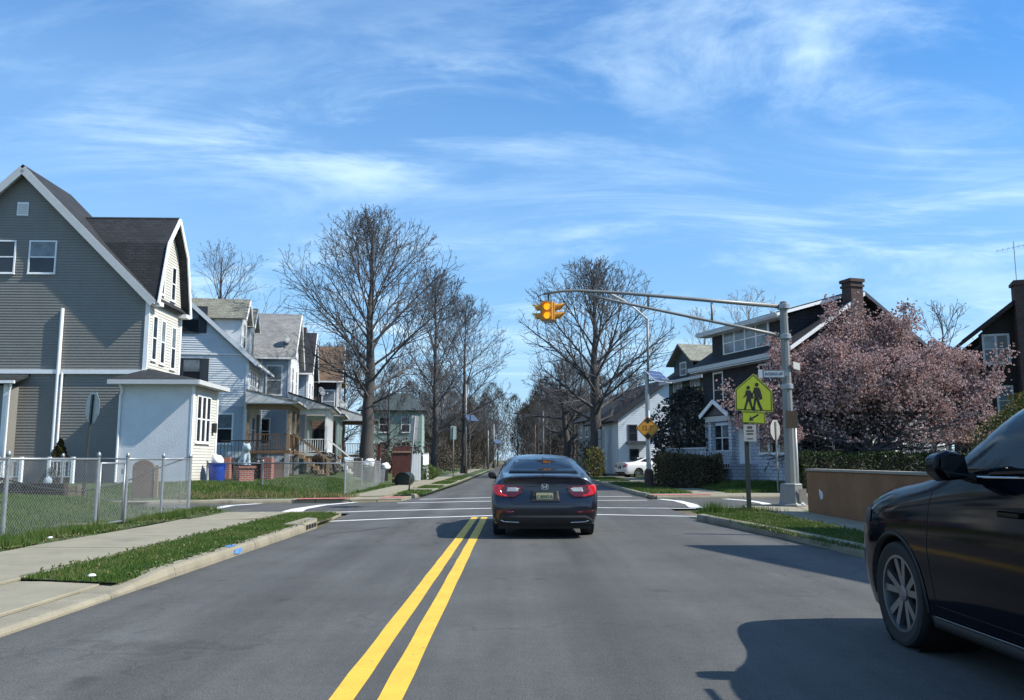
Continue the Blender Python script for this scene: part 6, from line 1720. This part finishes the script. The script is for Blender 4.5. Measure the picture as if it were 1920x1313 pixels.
def conform(name, poly, bv, axis, sgn, off, m, parent, grid=.05, thick=.004):
    """lay a flat outline onto the body: axis 'Y' looks along y (poly = x,z), 'X' looks along x (poly = y,z), 'Z' from above (x,y)"""
    bm = bmesh.new()
    def mk(a, b):
        return {'Y': (a, 0, b), 'X': (0, a, b), 'Z': (a, b, 0)}[axis]
    f = bm.faces.new([bm.verts.new(mk(a, b)) for a, b in poly])
    ia, ib = {'Y': (0, 2), 'X': (1, 2), 'Z': (0, 1)}[axis]
    for idx in (ia, ib):
        lo = min(v.co[idx] for v in bm.verts); hi = max(v.co[idx] for v in bm.verts)
        k = math.floor(lo / grid) + 1
        while k * grid < hi:
            co = Vector((0, 0, 0)); co[idx] = k * grid; no = Vector((0, 0, 0)); no[idx] = 1
            bmesh.ops.bisect_plane(bm, geom=bm.verts[:] + bm.edges[:] + bm.faces[:], plane_co=co, plane_no=no); k += 1
    d = Vector((0, 0, 0)); wi = 'XYZ'.index(axis); d[wi] = -sgn
    last = None; miss = []
    for v in bm.verts:
        o_ = v.co.copy(); o_[wi] = sgn * 6
        hit = bv.ray_cast(o_, d)
        if hit[0] is None: miss.append(v); continue
        nn = hit[1]
        if nn.dot(d) > 0: nn = -nn
        v.co = hit[0] + nn * off; last = v.co.copy()
    for v in miss:
        good = [w for w in bm.verts if w not in miss]
        if good:
            w = min(good, key=lambda q: (q.co[ia] - v.co[ia]) ** 2 + (q.co[ib] - v.co[ib]) ** 2); v.co[wi] = w.co[wi]
    bmesh.ops.recalc_face_normals(bm, faces=bm.faces)
    me = bpy.data.meshes.new(name); bm.to_mesh(me); bm.free(); me.materials.append(m)
    me.polygons.foreach_set('use_smooth', [True] * len(me.polygons))
    o = bpy.data.objects.new(name, me); col.objects.link(o); o.parent = parent
    s = o.modifiers.new('solid', 'SOLIDIFY'); s.thickness = thick; s.offset = 0
    return o
def seam_line(name, pts, bv, axis, sgn, m, parent, w=.007, off=.0015):
    """a panel gap: thin ribbon lying on the body along a polyline"""
    wi = 'XYZ'.index(axis); ia, ib = {'Y': (0, 2), 'X': (1, 2), 'Z': (0, 1)}[axis]
    d = Vector((0, 0, 0)); d[wi] = -sgn
    P_ = []
    for i in range(len(pts) - 1):
        a, b = Vector(pts[i]), Vector(pts[i + 1]); n = max(1, int((b - a).length / .04))
        for k in range(n): P_.append(a.lerp(b, k / n))
    P_.append(Vector(pts[-1]))
    vs, fs = [], []
    for i, p in enumerate(P_):
        t = (P_[min(i + 1, len(P_) - 1)] - P_[max(i - 1, 0)]).normalized(); s = Vector((-t.y, t.x)) * w / 2
        for q in (p + s, p - s):
            o_ = Vector((0, 0, 0)); o_[ia], o_[ib] = q.x, q.y; o_[wi] = sgn * 6
            hit = bv.ray_cast(o_, d)
            if hit[0] is None: return None
            nn = hit[1] if hit[1].dot(d) < 0 else -hit[1]
            vs.append(hit[0] + nn * off)
    fs = [(2 * i, 2 * i + 1, 2 * i + 3, 2 * i + 2) for i in range(len(P_) - 1)]
    return MB().add(vs, fs).build(name, m, parent)
def mirror2(poly): return [(-a, b) for a, b in poly][::-1]
def wheel(parent, x, y, r, w, side, spokes=5, rimr=None):
    """side: +1 the outer face looks to +x"""
    rimr = rimr or r * .68
    o = bpy.data.objects.new('wheel', None); col.objects.link(o); o.parent = parent; o.location = (x, y, r)
    T = MB(); T.lathe([(rimr, -w * .42), (r * .90, -w * .5), (r * .975, -w * .46), (r, -w * .34), (r, w * .34), (r * .975, w * .46), (r * .90, w * .5), (rimr, w * .42), (rimr * .96, 0)], 40, (0, 0, 0), 'X', caps=False)
    T.build('tyre', M['rubber'], o, smooth=True, sharp=30)
    Rm = MB(); s = side
    Rm.lathe([(rimr * .99, -w * .4 * s), (rimr * .99, w * .40 * s), (rimr * 1.01, w * .43 * s), (rimr * .94, w * .43 * s), (rimr * .92, w * .30 * s), (rimr * .90, -w * .3 * s)], 40, (0, 0, 0), 'X')
    for k in range(spokes):
        for dd_ in (-.13, .13):
            a = 2 * math.pi * k / spokes + .3
            c1, c2 = a + dd_ * .6, a + dd_ * 1.9
            p0, p1 = Vector((w * .30 * s, math.cos(c1) * rimr * .16, math.sin(c1) * rimr * .16)), Vector((w * .38 * s, math.cos(c2) * rimr * .95, math.sin(c2) * rimr * .95))
            tt = (p1 - p0).normalized(); sd_ = tt.cross(Vector((1, 0, 0))).normalized()
            Rm.prism([p0 + sd_ * .022, p1 + sd_ * .026, p1 - sd_ * .026, p0 - sd_ * .022], (-.035 * s, 0, 0))
    Rm.lathe([(rimr * .22, w * .2 * s), (rimr * .22, w * .33 * s), (rimr * .12, w * .36 * s), (0, w * .365 * s)], 20, (0, 0, 0), 'X')
    Rm.build('rim', M['alloy'], o, smooth=True, sharp=35)
    B_ = MB(); B_.lathe([(rimr * .9, -.02 * s), (rimr * .9, .0), (0, .001 * s)], 24, (0, 0, 0), 'X'); B_.build('brake_disc', M['seam'], o)
    return o
# ---------------------------------------------------------------- dark sedan ahead (local: +y forward)
def sedan():
    car = thing('parked_sedan', 'dark blue grey sedan seen from behind, waiting at the crossing', 'car', (.50, 16.95, 0))
    car.name = 'sedan'
    rk = .26
    def ring_(y, w, zb, zsh, zdeck, wdeck, roof=None, wroof=.0, bulge=0.0):
        """points: rocker, lower, mid, shoulder, belt, pillar-mid, roof edge, roof mid, centre"""
        if roof is None:
            return [(w * .93, y, rk), (w * .99, y, rk + .16), (w, y, zb), (w * .985, y, zsh), (wdeck, y, zdeck), (wdeck * .82, y, zdeck + .012), (wdeck * .6, y, zdeck + .02), (wdeck * .3, y, zdeck + .026), (0, y, zdeck + .028)]
        zm = zdeck + (roof - zdeck) * .55
        return [(w * .93, y, rk), (w * .99, y, rk + .16), (w, y, zb), (w * .985, y, zsh), (wdeck, y, zdeck), ((wdeck + wroof) / 2 + .035, y, zm), (wroof, y, roof - .045), (wroof * .55, y, roof - .008), (0, y, roof)]
    R = []
    # rear face rows close on the centre line first
    face = [(.80, -2.36, rk + .0), (.88, -2.41, .42), (.885, -2.43, .58), (.90, -2.34, .78), (.815, -2.34, .985), (.66, -2.395, 1.035), (.48, -2.42, 1.05), (.24, -2.435, 1.058), (0, -2.44, 1.06)]
    for sx, by in ((0, -.05), (.45, -.045), (.82, -.022)):
        R.append([(p[0] * sx, p[1] + by * (1 if k < 4 else .3), p[2] if k < 4 else p[2] + (1.0 - sx) * 0) for k, p in enumerate(face[:5])] + [(face[5][0] * sx, face[5][1], face[5][2]), (face[6][0] * sx, face[6][1], face[6][2]), (face[7][0] * sx, face[7][1], face[7][2]), face[8]])
    # deck lip: make inner rings' upper rows follow the lip
    for r_ in R:
        sx = r_[0][0] / .80 if r_[0][0] else 0
        r_[4] = (r_[4][0], -2.40 + .06 * sx, 1.03 - .035 * sx)
        for k in (5, 6, 7): r_[k] = (r_[k][0], -2.425 + .03 * sx * (1 - (k - 5) / 3), 1.055 - .012 * sx)
    R.append(face)
    R.append(ring_(-2.20, .915, .60, .86, 1.02, .80))
    R.append(ring_(-1.85, .925, .62, .90, 1.055, .80))
    R.append(ring_(-1.60, .93, .62, .92, 1.075, .79, 1.12, .66))
    R.append(ring_(-1.25, .93, .62, .93, 1.07, .80, 1.24, .63))
    R.append(ring_(-.75, .93, .62, .93, 1.05, .82, 1.375, .59))
    R.append(ring_(-.30, .93, .62, .93, 1.03, .83, 1.435, .585))
    R.append(ring_(.25, .93, .62, .92, 1.01, .83, 1.45, .59))
    R.append(ring_(.75, .93, .62, .91, .99, .83, 1.40, .61))
    R.append(ring_(1.15, .93, .62, .90, .97, .82, 1.20, .66))
    R.append(ring_(1.45, .925, .62, .88, .96, .80, 1.00, .70))
    R.append(ring_(1.80, .92, .60, .85, .90, .76))
    R.append(ring_(2.15, .88, .58, .78, .82, .70))
    fr = [(.72, 2.30, rk), (.80, 2.36, .42), (.80, 2.38, .56), (.76, 2.34, .68), (.68, 2.30, .76), (.55, 2.31, .775), (.4, 2.32, .78), (.2, 2.33, .785), (0, 2.34, .79)]
    R.append(fr)
    for sx, by in ((.7, .06), (0, .10)):
        R.append([(p[0] * sx, p[1] + by, p[2]) for p in fr[:8]] + [(0, fr[8][1] + by, fr[8][2])])
    body, bv = loft_body('body', R, M['carnavy'], car, 2, [(-1.42, .33, .375, .55), (1.41, .33, .375, .55)])
    MB().box(-.80, .80, -2.2, 2.1, .16, .30).build('underbody', M['trimblack'], car)
    G_ = M['carglass']
    conform('rear_window', [(-.63, 1.105), (.63, 1.105), (.585, 1.22), (.50, 1.345), (.38, 1.375), (-.38, 1.375), (-.50, 1.345), (-.585, 1.22)], bv, 'Y', -1, .004, G_, car)
    conform('windscreen', [(-.66, 1.03), (.66, 1.03), (.54, 1.36), (-.54, 1.36)], bv, 'Y', 1, .004, G_, car)
    for s in (1, -1):
        conform('side_window', [(-1.25, 1.10), (-.35, 1.07), (-.35, 1.35), (-.85, 1.28)], bv, 'X', s, .004, G_, car)
        conform('side_window', [(-.28, 1.07), (.95, 1.03), (.55, 1.33), (.1, 1.375), (-.28, 1.36)], bv, 'X', s, .004, G_, car)
        for pl in ([(-.32, .34), (-.32, 1.05)], [(.92, .34), (.95, 1.0)], [(-1.1, .62), (-1.25, .98)]):
            seam_line('panel_gap', pl, bv, 'X', s, M['seam'], car)
        for yy in (-.55, .45): MB().obox((s * .935, yy, .86), (.015, 0, 0), (0, .11, 0), (0, 0, .018)).build('door_handle', M['carnavy'], car, bevel=.008)
        # door mirrors
        mm = MB(); mm.prism([(s * .90, .95, .94), (s * 1.06, .93, .96), (s * 1.10, .92, 1.04), (s * 1.06, .92, 1.10), (s * .94, .94, 1.09)], (0, .16, -.01)); mm.build('door_mirror', M['black'], car, bevel=.03, seg=3)
        # tail lamps
        P = [(.375, .875), (.50, .90), (.70, .918), (.84, .925), (.885, .90), (.88, .80), (.85, .745), (.78, .72), (.66, .705), (.52, .70), (.42, .76), (.40, .82)]
        P = P if s > 0 else mirror2(P)
        lamp = conform('tail_lamp', P, bv, 'Y', -1, .010, M['darkred'], car, .03, .014)
        C1 = [(.70, .905), (.84, .915), (.882, .895), (.878, .80), (.845, .752), (.77, .728), (.655, .715), (.66, .74), (.74, .765), (.755, .83)]
        conform('running_light', C1 if s > 0 else mirror2(C1), bv, 'Y', -1, .019, M['redlens'], lamp, .03)
        C2 = [(.44, .855), (.50, .872), (.64, .872), (.66, .80), (.47, .80)]
        conform('reversing_lens', C2 if s > 0 else mirror2(C2), bv, 'Y', -1, .019, M['clearlens'], lamp, .03)
        C3 = [(.40, .79), (.66, .785), (.655, .72), (.52, .706), (.43, .755)]
        conform('brake_lens', C3 if s > 0 else mirror2(C3), bv, 'Y', -1, .0185, M['darkred'], lamp, .03)
        # reflector, exhaust finisher
        C4 = [(.55, .475), (.84, .49), (.835, .45), (.56, .44)]
        conform('bumper_reflector', C4 if s > 0 else mirror2(C4), bv, 'Y', -1, .004, M['darkred'], car, .03)
        C5 = [(.44, .278), (.70, .288), (.76, .315), (.75, .325), (.69, .301), (.44, .290)]
        conform('exhaust_trim', C5 if s > 0 else mirror2(C5), bv, 'Y', -1, .006, M['chrome'], car, .03)
    conform('lower_valance', [(-.80, .265), (.80, .265), (.82, .33), (.70, .40), (-.70, .40), (-.82, .33)], bv, 'Y', -1, .003, M['trimblack'], car)
    seam_line('trunk_gap', [(-.60, .70), (-.545, .595), (.545, .595), (.60, .70)], bv, 'Y', -1, M['seam'], car, .010)
    seam_line('trunk_gap', [(-.36, .89), (.36, .89)], bv, 'Y', -1, M['seam'], car, .006)
    conform('plate_recess', [(-.26, .625), (.26, .625), (.23, .815), (-.23, .815)], bv, 'Y', -1, .002, M['trimblack'], car)
    hit = bv.ray_cast(Vector((0, -6, .72)), Vector((0, 1, 0)))
    yp = hit[0].y - .018
    lp = plate('licence_plate', [(-.153, .640), (.153, .640), (.153, .796), (-.153, .796)], M['plate'], car, y=yp)
    rim_plate('frame', [(-.160, .633), (.160, .633), (.160, .803), (-.160, .803)], 0, .012, M['black'], lp, yp - .001)
    text_mesh('C45HYA', .085, 'lettering', M['signblack'], lp, Matrix.Translation((0, yp - .003, .718)) @ FACE, sx=.86)
    hit = bv.ray_cast(Vector((0, -6, .885)), Vector((0, 1, 0))); ye = hit[0].y - .004
    em = MB()
    def st(poly): em.prism([(x, ye, z + .885) for x, z in poly], (0, -.008, 0))
    st([(-.045, .036), (-.030, .036), (-.020, -.0), (-.024, -.036), (-.036, -.036), (-.036, -.01)])
    st([(.030, .036), (.045, .036), (.036, -.01), (.036, -.036), (.024, -.036), (.020, 0)])
    st([(-.022, .006), (.022, .006), (.022, -.010), (-.022, -.010)])
    oc = [(.062 * math.copysign(abs(math.cos(a)) ** .5, math.cos(a)), .048 * math.copysign(abs(math.sin(a)) ** .5, math.sin(a))) for a in [k * .3142 for k in range(20)]]
    for i in range(20):
        j = (i + 1) % 20; st([oc[i], oc[j], (oc[j][0] * .90, oc[j][1] * .88), (oc[i][0] * .90, oc[i][1] * .88)])
    em.build('emblem', M['chrome'], car)
    ft = MB(); ft.prism([(0, -1.05, 1.30), (0, -.80, 1.345), (0, -.92, 1.40), (0, -1.03, 1.395)], (.02, 0, 0)); ft.build('antenna_fin', M['carnavy'], car, bevel=.008)
    for (x, y) in ((.80, -1.42), (-.80, -1.42), (.80, 1.41), (-.80, 1.41)):
        wheel(car, x, y, .335, .225, 1 if x > 0 else -1)
    return car
sed = sedan()
# ---------------------------------------------------------------- black sport utility vehicle close by on the right
def suv():
    car = thing('suv', 'black sport utility vehicle cut off by the right edge of the picture', 'car', (3.74, 4.92, 0))
    rk = .22
    def ring_(y, w, zb, zsh, zdeck, wdeck, roof=None, wroof=.0):
        if roof is None:
            return [(w * .94, y, rk), (w * .99, y, rk + .18), (w, y, zb), (w * .99, y, zsh), (wdeck, y, zdeck), (wdeck * .84, y, zdeck + .03), (wdeck * .6, y, zdeck + .04), (wdeck * .3, y, zdeck + .045), (0, y, zdeck + .048)]
        zm = zdeck + (roof - zdeck) * .55
        return [(w * .94, y, rk), (w * .99, y, rk + .18), (w, y, zb), (w * .985, y, zsh), (wdeck, y, zdeck), ((wdeck + wroof) / 2 + .035, y, zm), (wroof, y, roof - .06), (wroof * .55, y, roof - .01), (0, y, roof)]
    R = []
    re = [(.82, -2.25, rk), (.88, -2.30, .5), (.90, -2.30, .75), (.89, -2.24, 1.05), (.85, -2.20, 1.25), (.76, -2.10, 1.49), (.66, -1.98, 1.70), (.35, -1.95, 1.74), (0, -1.94, 1.75)]
    for sx, by in ((0, -.05), (.7, -.03)):
        R.append([(p[0] * sx, p[1] + by, p[2]) for p in re[:8]] + [(0, re[8][1] + by, re[8][2])])
    R.append(re)
    R.append(ring_(-1.9, .93, .75, 1.06, 1.25, .86, 1.77, .64))
    R.append(ring_(-1.3, .94, .75, 1.09, 1.26, .87, 1.81, .66))
    R.append(ring_(-.6, .94, .75, 1.09, 1.255, .875, 1.82, .665))
    R.append(ring_(-.08, .94, .75, 1.085, 1.245, .875, 1.80, .665))
    R.append(ring_(.24, .94, .75, 1.08, 1.24, .87, 1.72, .68))
    R.append(ring_(.54, .94, .75, 1.075, 1.23, .865, 1.50, .715))
    R.append(ring_(.84, .94, .75, 1.07, 1.215, .86, 1.27, .76))
    R.append(ring_(1.25, .945, .74, 1.06, 1.175, .84))
    R.append(ring_(1.60, .945, .72, 1.03, 1.145, .82))
    R.append(ring_(1.95, .925, .70, .98, 1.085, .78))
    R.append([(.82, 2.08, rk + .02), (.87, 2.14, .48), (.87, 2.16, .68), (.84, 2.13, .90), (.74, 2.10, 1.03), (.60, 2.12, 1.05), (.42, 2.14, 1.06), (.2, 2.16, 1.065), (0, 2.17, 1.065)])
    f2_ = [(.66, 2.22, rk + .04), (.70, 2.29, .48), (.70, 2.31, .68), (.68, 2.27, .87), (.60, 2.20, .99), (.48, 2.21, 1.005), (.33, 2.22, 1.01), (.16, 2.23, 1.015), (0, 2.235, 1.015)]
    R.append(f2_)
    R.append([(0, p[1] + .07, p[2]) for p in f2_])
    FA = 1.40
    body, bv = loft_body('body', R, M['carblack'], car, 2, [(FA, .375, .425, .62), (-1.32, .375, .425, .62)])
    MB().box(-.82, .82, -2.1, 2.0, .2, .34).build('underbody', M['trimblack'], car)
    G_ = M['carglass']
    conform('windscreen', [(-.72, 1.27), (.72, 1.27), (.62, 1.70), (-.62, 1.70)], bv, 'Y', 1, .004, G_, car)
    conform('rear_window', [(-.68, 1.32), (.68, 1.32), (.58, 1.66), (-.58, 1.66)], bv, 'Y', -1, .004, G_, car)
    for s in (1, -1):
        conform('side_window', [(-.25, 1.27), (.66, 1.25), (.39, 1.51), (.10, 1.685), (-.12, 1.725), (-.25, 1.73)], bv, 'X', s, .004, G_, car)
        conform('side_window', [(-1.30, 1.285), (-.33, 1.275), (-.33, 1.73), (-1.0, 1.72), (-1.25, 1.57)], bv, 'X', s, .004, G_, car)
        conform('window_trim', [(-1.3, 1.253), (.72, 1.231), (.70, 1.240), (-1.3, 1.264)], bv, 'X', s, .006, M['chrome'], car)
        for pl in ([(-.29, .38), (-.29, 1.16)], [(.84, .38), (.90, .75), (.86, 1.13)], [(-.29, .38), (.84, .38)], [(-1.1, .8), (-1.25, 1.15)]):
            seam_line('panel_gap', pl, bv, 'X', s, M['seam'], car, .008)
        # moulded arch lips and sill trim in black plastic
        lip = MB(); n = 26
        pts = [(FA + .445 * math.cos(R_(-8 + 196 * k / n)), .375 + .445 * math.sin(R_(-8 + 196 * k / n))) for k in range(n + 1)]
        pin = [(FA + .415 * math.cos(R_(-8 + 196 * k / n)), .375 + .415 * math.sin(R_(-8 + 196 * k / n))) for k in range(n + 1)]
        for yo in (0, -1.32 - FA):
            vs, fs = [], []
            for (a, b), (c, d_) in zip(pts, pin):
                hit = bv.ray_cast(Vector((s * 6, a + yo + (a - FA) * .02, b)), Vector((-s, 0, 0)))
                xx = abs(hit[0].x) if hit[0] else .9
                xx = max(min(xx, .96), .80)
                vs += [(s * (xx + .004), a + yo, b), (s * (xx + .014), (a + c) / 2 + yo, (b + d_) / 2), (s * (xx - .03), c + yo, d_)]
            for i in range(n):
                fs += [(3 * i, 3 * i + 1, 3 * i + 4, 3 * i + 3), (3 * i + 1, 3 * i + 2, 3 * i + 5, 3 * i + 4)]
            MB().add(vs, fs).build('arch_lip', M['trimblack'], car, smooth=True)
            # inner arch liner
        for yc in (FA, -1.32):
            ln = MB(); ln.lathe([(.424, -.0), (.424, -.40), (0, -.41)], 30, (0, 0, 0), 'X', caps=False); lo_ = ln.build('arch_liner', M['seam'], car)
            lo_.location = (s * .90, yc, .375); lo_.scale = (s, 1, 1)
        conform('sill_trim', [(-.85, .225), (.93, .225), (.93, .30), (-.85, .30)], bv, 'X', s, .006, M['trimblack'], car)
        conform('sill_moulding', [(-.85, .308), (.90, .300), (.90, .309), (-.85, .319)], bv, 'X', s, .012, M['alloy'], car)
        conform('head_lamp', [(1.82, .86), (2.10, .84), (2.18, .92), (2.08, .97), (1.84, .96)] , bv, 'X', s, .006, M['darkplastic'], car)
        for yy in (-.12, -1.05): MB().obox((s * .945, yy, 1.04), (.018, 0, 0), (0, .11, 0), (0, 0, .018)).build('door_handle', M['carblack'], car, bevel=.008)
        mm = MB()
        mm.prism([(s * .945, 0.260, 1.235), (s * 1.11, 0.240, 1.220), (s * 1.175, 0.230, 1.290), (s * 1.16, 0.230, 1.380), (s * 1.08, 0.240, 1.410), (s * .985, 0.250, 1.395)], (0, .17, -.01))
        mr_ = mm.build('door_mirror', M['carblack'], car, bevel=.035, seg=3)
        MB().prism([(s * .88, 0.300, 1.205), (s * .98, 0.300, 1.245), (s * .98, 0.400, 1.245), (s * .88, 0.420, 1.205)], (0, 0, .05)).build('mirror_arm', M['trimblack'], mr_, bevel=.01)
        MB().prism([(s * .975, 0.225, 1.250), (s * 1.10, 0.218, 1.240), (s * 1.15, 0.213, 1.295), (s * 1.14, 0.214, 1.370), (s * 1.0, 0.220, 1.380)], (0, -.004, 0)).build('mirror_glass', M['carglass'], mr_)
        MB().tube([(s * .62, -1.5, 1.86), (s * .62, -.1, 1.875)], .02, 8).build('roof_rail', M['alloy'], car, smooth=True)
    for (x, y) in ((.815, FA), (-.815, FA), (.815, -1.32), (-.815, -1.32)):
        wheel(car, x, y, .375, .235, 1 if x > 0 else -1, 5, .272)
    return car
sv = suv()
# ---------------------------------------------------------------- white car in the far driveway
wc = copy_tree(sed, None, 'white car parked in the driveway beside the right hedge')
wc.name = 'parked_car'
wc.location = (9.6, 60.0, .10); wc.rotation_euler = (0, 0, R_(-70))
for ch in wc.children_recursive:
    if ch.type == 'MESH' and ch.data.materials and ch.data.materials[0] == M['carnavy']:
        ch.material_slots[0].link = 'OBJECT'; ch.material_slots[0].material = M['carwhite']
